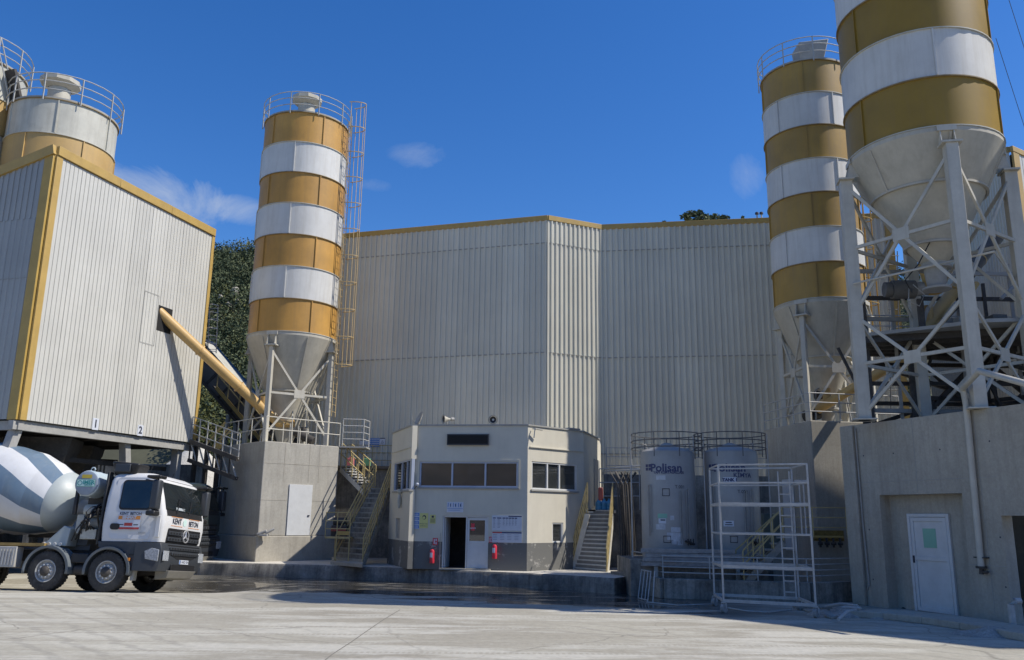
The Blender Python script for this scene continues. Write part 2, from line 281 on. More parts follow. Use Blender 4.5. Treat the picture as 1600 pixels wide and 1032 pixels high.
class Face:
    """a vertical plane through p0 -> p1 (left to right as seen), n points at the camera side"""
    def __init__(s, p0, p1):
        s.p0 = Vector((p0[0], p0[1], 0)); s.p1 = Vector((p1[0], p1[1], 0)); s.L = (s.p1-s.p0).length; s.u = (s.p1-s.p0).normalized(); s.n = Vector((s.u.y, -s.u.x, 0))
        s.rz = math.atan2(s.u.y, s.u.x)
    def hit(s, px, py, off=0):
        d = ray(px, py); c = Vector((0, 0, CAMH)); q = s.p0+s.n*off; t = (q-c).dot(s.n)/d.dot(s.n); return c+d*t
    def uz(s, px, py, off=0):
        h = s.hit(px, py, off); return (h-s.p0).dot(s.u), h.z
    def P(s, u, z, off=0): return s.p0+s.u*u+s.n*off+Vector((0, 0, z))
    def box(s, mb, u0, u1, z0, z1, o0, o1, mi=0):
        return mb.box8([s.P(u0, z0, o1), s.P(u1, z0, o1), s.P(u1, z0, o0), s.P(u0, z0, o0), s.P(u0, z1, o1), s.P(u1, z1, o1), s.P(u1, z1, o0), s.P(u0, z1, o0)], mi)
    def holes(s, mb, u0, u1, z0, z1, hs, th, mi=0):
        us = sorted({u0, u1, *[h[0] for h in hs], *[h[1] for h in hs]}); zs = sorted({z0, z1, *[h[2] for h in hs], *[h[3] for h in hs]})
        def solid(i, j):
            if i < 0 or j < 0 or i >= len(us)-1 or j >= len(zs)-1: return False
            a, b = (us[i]+us[i+1])/2, (zs[j]+zs[j+1])/2
            return not any(h[0] < a < h[1] and h[2] < b < h[3] for h in hs)
        for i in range(len(us)-1):
            for j in range(len(zs)-1):
                if not solid(i, j): continue
                a, b, c, d = us[i], us[i+1], zs[j], zs[j+1]
                mb.add([s.P(a, c), s.P(b, c), s.P(b, d), s.P(a, d)], [(0, 1, 2, 3)], mi)
                mb.add([s.P(a, c, -th), s.P(b, c, -th), s.P(b, d, -th), s.P(a, d, -th)], [(3, 2, 1, 0)], mi)
                for (ii, jj, e) in ((i-1, j, ((a, c), (a, d))), (i+1, j, ((b, c), (b, d))), (i, j-1, ((a, c), (b, c))), (i, j+1, ((a, d), (b, d)))):
                    if not solid(ii, jj):
                        (ua, za), (ub, zb) = e; mb.add([s.P(ua, za), s.P(ub, zb), s.P(ub, zb, -th), s.P(ua, za, -th)], [(0, 1, 2, 3)], mi)
        return mb

def text_mb(txt, h, bold=0.0, shear=0, sx=1.0, depth=0.0):
    """lettering as flat mesh in x,y centred at 0; h is the cap height"""
    c = bpy.data.curves.new('lettering', 'FONT'); c.body = txt; c.size = h/.7; c.offset = bold; c.align_x = 'CENTER'; c.align_y = 'CENTER'; c.shear = shear; c.resolution_u = 3; c.extrude = depth
    o = bpy.data.objects.new('lettering', c); COL.objects.link(o); dg = bpy.context.evaluated_depsgraph_get(); me = bpy.data.meshes.new_from_object(o.evaluated_get(dg))
    mb = MB(); mb.add([(v.co.x*sx, v.co.y, v.co.z) for v in me.vertices], [tuple(p.vertices) for p in me.polygons])
    bpy.data.objects.remove(o); bpy.data.curves.remove(c); bpy.data.meshes.remove(me); return mb
def text_on(face, mb, txt, u, z, h, off, **k):
    t = text_mb(txt, h, **k); mi = 0
    mb.add([face.P(u+v.x, z+v.y, off+v.z) for v in t.v], t.f, mi); return mb

def railing(parent, pts, h, mat, r=.022, nr=3, spacing=1.2, local=False, closed=False, post_name='post', rail_name='rail', sq=False):
    """guard rail along pts (feet): separate posts and rails"""
    pts = [Vector(p) for p in pts]; feet = []
    segs = list(zip(pts, pts[1:]+([pts[0]] if closed else []))) if closed else list(zip(pts[:-1], pts[1:]))
    for a, b in segs:
        n = max(1, round((b-a).length/spacing)); feet += [a.lerp(b, i/n) for i in range(n)]
    if not closed: feet.append(pts[-1])
    Z = Vector((0, 0, 1))
    for f in feet: part(parent, post_name, MB().tube(f, f+Z*h, r, 6), mat, local)
    for k in range(nr):
        z = h*(k+1)/nr
        part(parent, rail_name, MB().path([p+Z*z for p in pts], r, 6, closed), mat, local)

# cladding: a wall of single corrugated sheets
def clad(face, parent, rows, mat, pitch=.26, per=4, depth=.04, kind='rib', skip=None, base_off=.03, us=None):
    u0, u1 = us or (0, face.L); n = max(1, round((u1-u0)/(pitch*per))); w = (u1-u0)/n; p = w/per
    for ri, (z0, z1) in enumerate(rows):
        h = z1-z0; prof = []
        for k in range(per):
            a = k*p
            if kind == 'rib': prof += [(a, 0), (a+.50*p, 0), (a+.60*p, depth), (a+.88*p, depth), (a+.98*p, 0)]
            else: prof += [(a, depth), (a+.84*p, depth), (a+.88*p, 0), (a+.96*p, 0)]
        prof.append((w-.004, 0 if kind == 'rib' else depth))
        vs = [(x, -o, 0) for x, o in prof]+[(x, -o, h) for x, o in prof]; m = len(prof)
        mb = MB().add(vs, [(i, i+1, m+i+1, m+i) for i in range(m-1)]); me = mb.mesh('cladding_sheet', mat, None, False)
        for i in range(n):
            o = bpy.data.objects.new('cladding_sheet', me); COL.objects.link(o); o.parent = parent
            jit = random.uniform(0, .006)
            pos = face.P(u0+i*w, z0, base_off+.012*ri+jit); Mi = mw(parent).inverted()
            o.matrix_local = Mi @ (Matrix.Translation(pos) @ Matrix.Rotation(face.rz, 4, 'Z'))
# ------------------------------------------------------------------ ground
def ground_mat():
    m = bpy.data.materials.new('dusty_concrete_yard'); m.use_nodes = True; t = m.node_tree; t.nodes.clear(); n = t.nodes.new; l = t.links.new
    out = n('ShaderNodeOutputMaterial'); b = n('ShaderNodeBsdfPrincipled'); l(b.outputs[0], out.inputs[0])
    g = n('ShaderNodeNewGeometry')
    def noise_(vec, s, d=6, r=.6): q = n('ShaderNodeTexNoise'); q.inputs['Scale'].default_value = s; q.inputs['Detail'].default_value = d; q.inputs['Roughness'].default_value = r; l(vec, q.inputs['Vector']); return q.outputs[0]
    def rng(s, a, c, lo=0, hi=1): q = n('ShaderNodeMapRange'); q.inputs[1].default_value = a; q.inputs[2].default_value = c; q.inputs[3].default_value = lo; q.inputs[4].default_value = hi; l(s, q.inputs[0]); return q.outputs[0]
    def mix(f, a, c):
        q = n('ShaderNodeMixRGB'); l(f, q.inputs[0])
        for i, x in ((1, a), (2, c)):
            if isinstance(x, tuple): q.inputs[i].default_value = (*x, 1)
            else: l(x, q.inputs[i])
        return q.outputs[0]
    def mth(op, a, c):
        q = n('ShaderNodeMath'); q.operation = op
        for i, x in ((0, a), (1, c)):
            if isinstance(x, (int, float)): q.inputs[i].default_value = x
            else: l(x, q.inputs[i])
        return q.outputs[0]
    mp = n('ShaderNodeMapping'); mp.inputs['Rotation'].default_value = (0, 0, R(12)); mp.inputs['Scale'].default_value = (.30, 1.05, 1); l(g.outputs['Position'], mp.inputs[0])
    trk = noise_(mp.outputs[0], .75, 10, .66)                     # drag marks along the driving direction
    mp2 = n('ShaderNodeMapping'); mp2.inputs['Rotation'].default_value = (0, 0, R(-9)); mp2.inputs['Scale'].default_value = (.16, .95, 1); l(g.outputs['Position'], mp2.inputs[0])
    trk2 = noise_(mp2.outputs[0], .9, 9, .66)
    broad = noise_(g.outputs['Position'], .16, 4, .5); fine = noise_(g.outputs['Position'], 7, 8, .75)
    c = mix(rng(trk, .46, .56), (.28, .26, .21), (.44, .425, .37))
    c = mix(rng(trk2, .54, .60, 0, .75), c, (.25, .228, .18))
    c = mix(rng(broad, .40, .62, 0, .55), c, (.44, .42, .345))
    sp = n('ShaderNodeSeparateXYZ'); l(g.outputs['Position'], sp.inputs[0])
    # tyre-washed darker band with tread dashes
    wv = n('ShaderNodeTexWave'); wv.inputs['Scale'].default_value = 2.2; wv.inputs['Distortion'].default_value = 2.5; wv.inputs['Detail'].default_value = 3; l(mp2.outputs[0], wv.inputs['Vector'])
    c = mix(mth('MULTIPLY', rng(wv.outputs[0], .80, .95, 0, .32), rng(broad, .5, .6)), c, (.20, .19, .165))
    fs = n('ShaderNodeVectorMath'); fs.operation = 'SCALE'; l(c, fs.inputs[0]); l(rng(fine, .3, .7, .80, 1.12), fs.inputs['Scale']); c = fs.outputs[0]
    # hair cracks of the slab: warped cell borders
    wp = n('ShaderNodeTexNoise'); wp.inputs['Scale'].default_value = .6; wp.inputs['Detail'].default_value = 5; l(g.outputs['Position'], wp.inputs['Vector'])
    wa = n('ShaderNodeVectorMath'); wa.operation = 'MULTIPLY_ADD'; l(wp.outputs['Color'], wa.inputs[0]); wa.inputs[1].default_value = (1.6, 1.6, 0); l(g.outputs['Position'], wa.inputs[2])
    vo = n('ShaderNodeTexVoronoi'); vo.feature = 'DISTANCE_TO_EDGE'; vo.inputs['Scale'].default_value = .21; l(wa.outputs[0], vo.inputs['Vector'])
    c = mix(mth('MULTIPLY', rng(vo.outputs['Distance'], .006, .002), rng(broad, .42, .58, .05, .5)), c, (.13, .12, .10))
    # paired tyre tracks: repeated thin bands with tread chatter
    wt = n('ShaderNodeTexWave'); wt.wave_type = 'BANDS'; wt.bands_direction = 'Y'; wt.inputs['Scale'].default_value = .33; wt.inputs['Distortion'].default_value = 3.5; wt.inputs['Detail'].default_value = 2; wt.inputs['Detail Scale'].default_value = .35; l(mp2.outputs[0], wt.inputs['Vector'])
    ch = n('ShaderNodeTexWave'); ch.bands_direction = 'X'; ch.inputs['Scale'].default_value = 3.2; ch.inputs['Distortion'].default_value = 1.5; l(g.outputs['Position'], ch.inputs['Vector'])
    c = mix(mth('MULTIPLY', mth('MULTIPLY', rng(wt.outputs[0], .90, .97, 0, .5), rng(ch.outputs[0], .2, .7, .45, 1)), rng(trk, .40, .55)), c, (.22, .20, .155))
    # wet band along the kerb: signed distance from the kerb line
    kx, ky, knx, kny = WETLINE
    ds = mth('ADD', mth('MULTIPLY', mth('SUBTRACT', sp.outputs[0], kx), knx), mth('MULTIPLY', mth('SUBTRACT', sp.outputs[1], ky), kny))
    wn = noise_(mp.outputs[0], .9, 7, .65)
    dsn = mth('ADD', ds, rng(wn, .3, .7, -1.8, 1.8))
    wet = mth('MULTIPLY', rng(dsn, 4.0, 3.6), rng(sp.outputs[0], -13, -10))
    wet = mth('MULTIPLY', wet, rng(sp.outputs[0], 7.5, 4.0))
    wetn = noise_(mp.outputs[0], 1.8, 8, .7)
    pud = mth('MULTIPLY', wet, rng(wetn, .36, .46))
    c = mix(mth('MULTIPLY', wet, .82), c, (.10, .093, .078)); c = mix(mth('MULTIPLY', pud, .8), c, (.035, .033, .03))
    l(c, b.inputs['Base Color'])
    ro = mix(pud, (.92, .92, .92), (.05, .05, .05)); l(ro, b.inputs['Roughness'])
    bp = n('ShaderNodeBump'); bp.inputs['Distance'].default_value = .03; bh = mth('MULTIPLY', fine, 1.0); l(bh, bp.inputs['Height']); st = mix(pud, (.35, .35, .35), (.012, .012, .012)); l(st, bp.inputs['Strength']); l(bp.outputs[0], b.inputs['Normal'])
    return m
# kerb line from the left end to the right staircase
KZ = .46
kerb = [G(225, 896), G(330, 899.5), G(500, 904), G(640, 910), G(800, 918), G(900, 924), G(960, 929)]
a_, b_ = kerb[0], kerb[-1]; kd = (b_-a_).normalized(); kn = Vector((kd.y, -kd.x, 0))
WETLINE = (b_.x, b_.y, kn.x, kn.y)
gm = ground_mat()
mb = MB(); nx = 60
xs = [-600, -200, -80, -40, -32]+[-28+.5*i for i in range(53)]+[2+4*i for i in range(10)]+[80, 200, 600]; ys = [-400, -120, -40]+[-8+4*i for i in range(6)]+[16+.5*i for i in range(35)]+[36, 40, 44, 52, 90, 200, 600]
# the yard falls away a little under the far side of the mixer truck
THD = R(96); thd = Vector((math.sin(THD), math.cos(THD), 0)); tright = Vector((thd.y, -thd.x, 0)); TA1 = G(166, 925.5, 0); TSLOPE = math.tan(R(4.5))
def ss(a, b, x): t = max(0, min(1, (x-a)/(b-a))); return t*t*(3-2*t)
def dip(x, y):
    q = Vector((x, y, 0))-TA1; s = -q.dot(tright); f = q.dot(thd)
    return -TSLOPE*max(0, min(s, 2.7))*(1-ss(2.9, 5.0, s))*ss(-12, -9.5, f)*(1-ss(1.8, 4.5, f))
vs = [(x, y, dip(x, y)) for y in ys for x in xs]; k = len(xs)
mb.add(vs, [(j*k+i, j*k+i+1, (j+1)*k+i+1, (j+1)*k+i) for j in range(len(ys)-1) for i in range(k-1)])
solo('ground', mb, gm, kind='structure', loc=(0, 0, 0))
# a crack and joint in the slab, as thin sunk-looking dark fillets lying 4 mm up
mb = MB()
pts = [G(625, 953, .004), G(600, 968, .004), G(575, 985, .004), G(548, 1004, .004), G(520, 1022, .004), G(490, 1046, .004)]
for p, q in zip(pts[:-1], pts[1:]):
    s = (q-p).normalized().cross(Vector((0, 0, 1)))*.011; mb.add([p-s, q-s, q+s, p+s], [(0, 1, 2, 3)])
solo('slab_joint', mb, pm('joint_filler', (.17, .16, .14), .9, .2, 5), kind='structure', smooth=False)

# raised platform with kerb (uneven front edge)
mb = MB(); back = [Vector((8.0, 34, 0)), Vector((-22, 40, 0))]
top = []; dense = []
for p, q in zip(kerb[:-1], kerb[1:]):
    n_ = max(2, int((q-p).length/.35)); dense += [p.lerp(q, i/n_) for i in range(n_)]
dense.append(kerb[-1])
kf = [p+kn*random.uniform(-.03, .03) for p in dense]
poly = kf+back
n_ = len(kf); vs = [(p.x, p.y, -.05) for p in kf]+[(p.x+.03*kn.x*-1, p.y-.03*kn.y, KZ-.05+random.uniform(-.015, .01)) for p in kf]+[(p.x-kn.x*.07, p.y-kn.y*.07, KZ) for p in kf]
mb.add(vs, [(i, i+1, n_+i+1, n_+i) for i in range(n_-1)]+[(n_+i, n_+i+1, 2*n_+i+1, 2*n_+i) for i in range(n_-1)], 0)
tp = [(p.x-kn.x*.07, p.y-kn.y*.07, KZ) for p in kf]+[(p.x, p.y, KZ) for p in back]; mb.add(tp, [tuple(range(len(tp)))], 1)
e = kf[-1]; mb.add([(e.x, e.y, -.05), (back[0].x, back[0].y, -.05), (back[0].x, back[0].y, KZ), (e.x, e.y, KZ)], [(0, 1, 2, 3)], 0)
solo('kerbed_pavement', mb, [mConcD, mKerbTop], kind='structure')
# ------------------------------------------------------------------ hills
def terrain(name, fn, x0, x1, y0, y1, nx, ny, mat):
    mb = MB(); vs = []
    for j in range(ny+1):
        for i in range(nx+1):
            x = x0+(x1-x0)*i/nx; y = y0+(y1-y0)*j/ny; vs.append((x, y, fn(x, y)))
    mb.add(vs, [(j*(nx+1)+i, j*(nx+1)+i+1, (j+1)*(nx+1)+i+1, (j+1)*(nx+1)+i) for j in range(ny) for i in range(nx)])
    return solo(name, mb, mat, kind='structure', loc=((x0+x1)/2, (y0+y1)/2, 0))
mHill = pm('hill_soil_scrub', (.075, .075, .045), .95, .4, .06, dirt_amt=.5, dirt=(.10, .10, .06), bump=.5, bscale=.5)
def hill_l(x, y):
    d = (y-95)/90; b = math.degrees(math.atan2(x, y)); h = 58*min(1, max(0, d))**.9*(1.0-.0022*(x+45) if x < 0 else .98)
    return h-1+4*noise.noise(Vector((x*.03, y*.03, 0)))*min(1, max(0, d*3))
terrain('hill', hill_l, -170, 130, 90, 230, 60, 36, mHill)
def hill_b(x, y): return 24*min(1, max(0, (-y-45)/45))+2.5*noise.noise(Vector((x*.05, y*.06, 3)))-.8
mQ = pm('quarry_slope_earth', (.17, .135, .10), .95, .4, .08, streak=.3, dirt_amt=.5, dirt=(.06, .065, .04), bump=.6, bscale=.7)
terrain('hill', hill_b, -110, 110, -130, -40, 44, 24, mQ)

def leaf_mat(name, c1, c2):
    m = bpy.data.materials.new(name); m.use_nodes = True; t = m.node_tree; b = t.nodes['Principled BSDF']; n = t.nodes.new; l = t.links.new
    g = n('ShaderNodeNewGeometry'); nz = n('ShaderNodeTexNoise'); nz.inputs['Scale'].default_value = .24; nz.inputs['Detail'].default_value = 4; l(g.outputs['Position'], nz.inputs['Vector'])
    a = n('ShaderNodeMath'); a.operation = 'MULTIPLY_ADD'; l(g.outputs['Random Per Island'], a.inputs[0]); a.inputs[1].default_value = .22; l(nz.outputs[0], a.inputs[2])
    r = n('ShaderNodeMapRange'); r.inputs[1].default_value = .50; r.inputs[2].default_value = .84; l(a.outputs[0], r.inputs[0])
    mx = n('ShaderNodeMixRGB'); l(r.outputs[0], mx.inputs[0]); mx.inputs[1].default_value = (*c1, 1); mx.inputs[2].default_value = (*c2, 1); l(mx.outputs[0], b.inputs['Base Color'])
    b.inputs['Roughness'].default_value = .85; b.inputs['Specular IOR Level'].default_value = .15; return m
mLeafD = leaf_mat('dark_pine_needles', (.036, .052, .03), (.17, .19, .10))
mLeafY = leaf_mat('olive_foliage', (.06, .07, .022), (.15, .145, .05))
def leaf(vs, fs, c, s):
    a = Vector((random.gauss(0, 1), random.gauss(0, 1), random.gauss(0, 1))).normalized(); b = a.cross(Vector((random.gauss(0, 1), random.gauss(0, 1), random.gauss(0, 1)))).normalized()
    k = len(vs); vs += [c-a*s, c+b*s*.5, c+a*s, c-b*s*.5]; fs.append((k, k+1, k+2, k+3))
vs, fs, vy, fy = [], [], [], []
cnt = 0
while cnt < 1000:
    px = random.uniform(300, 420) if random.random() < .72 else random.uniform(1340, 1500)
    Y = random.uniform(97, 200); x = (px-800)/1300*Y*1.0
    z = hill_l(x, Y); h = random.uniform(2.4, 7.0); w = h*random.uniform(.32, .5); yel = random.random() < .07 or (Y < 118 and random.random() < .5)
    V, F = (vy, fy) if yel else (vs, fs)
    for q in range(95):
        r_ = random.random()**.45; a = random.uniform(0, 2*math.pi); e = random.uniform(-.6, 1); rr = w*math.sqrt(max(0, 1-e*e))*r_
        leaf(V, F, Vector((x+rr*math.cos(a), Y+rr*math.sin(a), z+h*.5+h*.5*e*r_)), random.uniform(.14, .36))
    cnt += 1
solo('forest', MB().add(vs, fs), mLeafD, 'dark pine forest covering the hillside behind the plant', 'forest', kind='stuff', smooth=False)
solo('forest', MB().add(vy, fy), mLeafY, 'olive green bushes mixed into the foot of the hillside forest', 'bushes', kind='stuff', smooth=False)
# pale rock outcrops on the hill
for (px, py, s) in ((368, 455, .8), (372, 470, .55), (358, 474, .5), (345, 462, .45)):
    d = ray(px, py); t = 90/d.y; best = None
    while t < 230:
        p = d*t; 
        if CAMH+p.z < hill_l(p.x, p.y)+3.2: best = Vector((p.x, p.y, CAMH+p.z)); break
        t += 1
    if best is None: continue
    mb = MB(); prof = [(0.01, -1.5), (.8, -1.2), (1, -.3), (.75, .5), (.3, .8), (.01, .85)]
    mb.lathe([(r*s, z*s) for r, z in prof], best, 9)
    mb.v = [v+Vector((noise.noise(v*.9), noise.noise(v*.9+Vector((9, 0, 0))), noise.noise(v*.9+Vector((0, 9, 0)))))*s*.9 for v in mb.v]
    solo('rock', mb, mConc, 'pale rock outcrop among the hillside pines left of the striped silo, '+{368:'uppermost and largest',372:'second, nearest the silo',358:'lowest',345:'leftmost'}[px], 'rock', 'rock outcrops on the forest hillside', ang=20)

def pine(name, base, h, crowns, label, nl, ls):
    t = thing(name, label, 'tree', base)
    tr = MB().tube(base, base+Vector((0, 0, h*.85)), h*.035, 8, h*.012)
    part(t, 'trunk', tr, mBark)
    lm = MB(); V, F = [], []
    for (dx, dz, rx, rz) in crowns:
        c = base+Vector((dx, random.uniform(-.4, .4), dz)); lm.tube(base+Vector((0, 0, dz*.65)), c, h*.014, 6, h*.005)
        for q in range(nl):
            v = Vector((random.gauss(0, 1), random.gauss(0, 1), random.gauss(0, 1))).normalized()*(random.random()**.4)
            leaf(V, F, c+Vector((v.x*rx, v.y*rx, v.z*rz)), ls*random.uniform(.6, 1.3))
    part(t, 'limb', lm, mBark); part(t, 'crown', MB().add(V, F), mLeafD, smooth=False)
YT = 70
pb = W(1100, 372, YT); s_ = YT/1300
cr = [((x-1100)*s_*1.0, (372-y)*s_, rx*s_, ry*s_) for x, y, rx, ry in ((1070, 338, 9, 6), (1080, 330, 10, 6), (1094, 327, 9, 5), (1088, 340, 12, 5), (1104, 334, 10, 6), (1118, 336, 12, 5), (1132, 339, 11, 4), (1108, 343, 14, 4), (1078, 344, 10, 3), (1126, 344, 10, 3))]
pine('pine_tree', pb, 372*0+2.6, cr, 'spreading pine tree showing above the parapet of the tall clad hall', 130, .17)
pb = W(1038, 372, YT); pine('pine_tree', pb, 1.6, [((0)*s_, 24*s_, 5*s_, 4*s_), (.3, 22*s_, 4*s_, 3*s_)], 'small pine top peeping over the parapet left of the spreading pine', 80, .13)
pb = W(1160, 372, YT); pine('pine_tree', pb, 1.6, [((0)*s_, 33*s_, 3*s_, 3*s_), (.3, 28*s_, 4*s_, 3*s_)], 'tiny pine tip over the parapet right of the spreading pine', 60, .12)

# ------------------------------------------------------------------ main hall
A1 = W(856, 341, 36); ZH = A1.z
def GT(px, py): return G(px, py, ZH)
hA0, hB1, hC1 = GT(470, 375.5), GT(939, 355.5), GT(1388, 337)
FA, FB, FC = Face(hA0, A1), Face(A1, hB1), Face(hB1, hC1)
hall = thing('clad_hall', 'huge grey corrugated metal hall with folded front and yellow roof edge', 'hall', (FA.p1.x, FA.p1.y, 0))
body = [p for p in (hA0, A1, hB1, hC1)]
mb = MB().prism([(p.x, p.y+.06) for p in body]+[(hC1.x+6, hC1.y+22), (hA0.x+4, hA0.y+22)], 0, ZH-.25)
part(hall, 'wall', mb, mBack, smooth=False)
zs1 = FA.uz(560, 554.6)[1]; zsb = FB.uz(900, 550.5)[1]; zsc = FC.uz(1000, 567.5)[1]
zu = FC.uz(1000, 385)[1]
zseam = (FA.uz(700, 549.5)[1]+zsc)/2
for F, us in ((FA, None), (FB, None), (FC, None)):
    clad(F, hall, [(.0, 5.0), (5.0, zseam), (zseam, ZH-1.2), (ZH-1.2, ZH-.12)], mClA, pitch=.262, us=us, depth=.05)
for F in (FA, FB, FC):
    for zz_ in (5.0, zseam, ZH-1.2): part(hall, 'sheet_flashing', F.box(MB(), 0, F.L, zz_-.02, zz_+.016, .03, .088), mStG)
    mb = MB(); F.box(mb, -.02, F.L+.02, ZH-.14, ZH+.10, .0, .13); part(hall, 'roof_trim', mb, mYt, bevel=.01)
mb = MB(); FB.box(mb, -.05, .03, 0, ZH-.14, .04, .095); part(hall, 'corner_trim', mb, mClA)
mb = MB(); FC.box(mb, FC.L-.22, FC.L+.10, 0, ZH-.14, .03, .13); part(hall, 'corner_trim', mb, mYt, label='yellow vertical trim at the right end of the hall')
print('normals bearing', [round(math.degrees(math.atan2(F.n.x, F.n.y))) for F in (FA, FB, FC)], 'ZH', ZH, 'pts', hA0, A1, hB1, hC1, 'zseams', zs1, zsb, zsc)

# ------------------------------------------------------------------ second clad building, far right
ZD = 18.6; d0 = G(1578, 234, ZD); d1 = G(1436, 392, ZD)
FD = Face(d1, d0)
side = thing('clad_building', 'corrugated metal building with ochre corner behind the big silo on the right', 'building', (FD.p1.x, FD.p1.y, 0))
e1 = FD.p1+Vector((6.5, 4.0, 0)); FE = Face(FD.p1, e1)
mb = MB().prism([(FD.p0.x+.2, FD.p0.y+.05), (FD.p1.x+.05, FD.p1.y+.08), (e1.x, e1.y+.1), (e1.x+1, e1.y+14), (FD.p0.x+4, FD.p0.y+6)], 0, ZD-.2)
part(side, 'wall', mb, mBack, smooth=False)
clad(FD, side, [(0, 5.2), (5.2, 9.5), (9.5, ZD-.1)], mClA, pitch=.32, depth=.08); clad(FE, side, [(0, 5.2), (5.2, ZD-.1)], mClB, pitch=.3, kind='groove', us=(.5, FE.L))
for F in (FD, FE):
    mb = MB(); F.box(mb, -.02, F.L+.02, ZD-.12, ZD+.14, .0, .14); part(side, 'roof_trim', mb, mYt, bevel=.01)
mb = MB(); FE.box(mb, 0.02, .5, 0, ZD-.12, .02, .12); part(side, 'corner_trim', mb, mYt)



# unseen tall hall, added beyond the right edge so its shade covers the tanks, the scaffold and the right part of the yard
c1, c2, c3 = Vector((18.3, 26, 0)), Vector((18.0, 22.2, 0)), Vector((26, 13.6, 0)); ZT = 20.5
tall = thing('clad_building', 'unseen tall corrugated hall added beyond the right edge to shade the tanks', 'building', c2)
part(tall, 'wall', MB().prism([(p.x+.1, p.y) for p in (c1, c2, c3)]+[(32, 17), (30, 27)], 0, ZT-.2), mBack, smooth=False)
for F in (Face(c1, c2), Face(c2, c3)):
    clad(F, tall, [(0, 7), (7, 14), (14, ZT-.1)], mClB, pitch=.3)
    mb = MB(); F.box(mb, -.02, F.L+.02, ZT-.12, ZT+.14, .0, .14); part(tall, 'roof_trim', mb, mYt)

# ------------------------------------------------------------------ left batching building on legs
ZB = 5.0
l0, l1 = G(28, 655, ZB), G(302, 692.5, ZB); FL = Face(l0, l1); ZL = FL.uz(86, 235)[1]; ZL2 = FL.uz(332, 368)[1]
print('left top', ZL, ZL2, l0, l1, math.degrees(math.atan2(FL.n.x, FL.n.y))); ZL = (ZL+ZL2)/2
le = l0-FL.n*0 + Vector((-FL.u.y, FL.u.x, 0))*7.5      # towards the left, square to the right face
FM = Face(le, l0)
plant = thing('batching_building', 'pale corrugated metal building with yellow edges raised on steel legs above the mixer truck', 'building', (l0.x, l0.y, 0))
def roofz(t): return ZL-1.9*t     # the roof falls to the left
mb = MB(); q0, q1 = FL.p0, FL.p1; q2 = q1+(FM.p0-FM.p1); q3 = FM.p0
ins = .05
vs = [(q0.x-.05, q0.y+.05, ZB+.03), (q1.x-.05, q1.y, ZB+.03), (q2.x, q2.y, ZB+.03), (q3.x, q3.y+.05, ZB+.03), (q0.x-.05, q0.y+.05, roofz(0)-.15), (q1.x-.05, q1.y, roofz(0)-.15), (q2.x, q2.y, roofz(1)-.15), (q3.x, q3.y+.05, roofz(1)-.15)]
part(plant, 'wall', MB().box8(vs), mBack, smooth=False)
clad(FL, plant, [(ZB, ZL-.12)], mClB, pitch=.19, per=5, depth=.022, kind='groove', us=(.25, FL.L-.14))
zc = ZB+4.6
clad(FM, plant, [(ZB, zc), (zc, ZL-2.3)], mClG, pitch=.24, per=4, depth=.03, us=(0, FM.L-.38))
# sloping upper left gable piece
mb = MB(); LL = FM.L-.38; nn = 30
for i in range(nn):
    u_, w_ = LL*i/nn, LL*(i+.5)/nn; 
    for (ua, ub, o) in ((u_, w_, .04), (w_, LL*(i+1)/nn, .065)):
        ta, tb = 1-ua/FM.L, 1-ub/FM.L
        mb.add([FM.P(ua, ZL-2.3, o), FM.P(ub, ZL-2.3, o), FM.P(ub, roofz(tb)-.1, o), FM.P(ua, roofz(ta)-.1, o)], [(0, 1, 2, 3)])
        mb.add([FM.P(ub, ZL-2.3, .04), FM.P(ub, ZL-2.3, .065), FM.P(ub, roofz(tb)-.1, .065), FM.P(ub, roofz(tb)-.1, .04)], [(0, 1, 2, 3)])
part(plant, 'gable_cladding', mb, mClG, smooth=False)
mb = MB(); FL.box(mb, -.0, .25, ZB-.02, ZL-.1, .0, .085); part(plant, 'corner_trim', mb, mYt, bevel=.01)
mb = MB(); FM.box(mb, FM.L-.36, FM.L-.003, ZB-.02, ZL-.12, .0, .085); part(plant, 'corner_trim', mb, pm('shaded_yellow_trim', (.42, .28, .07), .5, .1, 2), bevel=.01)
mb = MB(); FL.box(mb, FL.L-.14, FL.L+.04, ZB-.02, ZL-.1, .0, .09); part(plant, 'corner_trim', mb, mYt, bevel=.01)
L3 = FL.L/3
for k in range(3):
    mb = MB(); FL.box(mb, k*L3+(0 if k == 0 else .01), (k+1)*L3, ZL-.1, ZL+.22, .0, .13); part(plant, 'roof_trim', mb, mYt, bevel=.01)
pa, pb_ = FM.P(0, roofz(1)+.08, .07), FM.P(FM.L, roofz(0)+.08, .07); part(plant, 'roof_trim', MB().bar(pa, pb_, .13, .34), mYt)
# access panel outline in the cladding, number boards
ua, za = FL.uz(225, 455); ub, zb_ = FL.uz(247, 460); _, zc2 = FL.uz(218, 535); 
mb = MB()
for (a, b, c, d) in ((ua, ub, za-.02, za+.02), (ua, ub, zc2-.02, zc2+.02), (ua-.02, ua+.02, zc2, za), (ub-.02, ub+.02, zc2, za)): FL.box(mb, a, b, c, d, .05, .062)
part(plant, 'access_panel', mb, mStG)
hu, hz = FL.uz(255, 500); hole = MB()
for c in (FL.box(hole, hu-.40, hu+.42, hz-.50, hz+.50, .03, .058),): pass
part(plant, 'pipe_opening', hole, mBlack, smooth=False)
for k, (px, py) in enumerate(((147, 663), (217, 673))):
    u, z = FL.uz(px, py); mb = MB(); FL.box(mb, u-.14, u+.14, z-.20, z+.20, .052, .068); o = part(plant, 'number_board', mb, mSign); part(o, 'digit', text_on(FL, MB(), '12'[k], u, z, .26, .071, bold=.012), mInk, smooth=False)
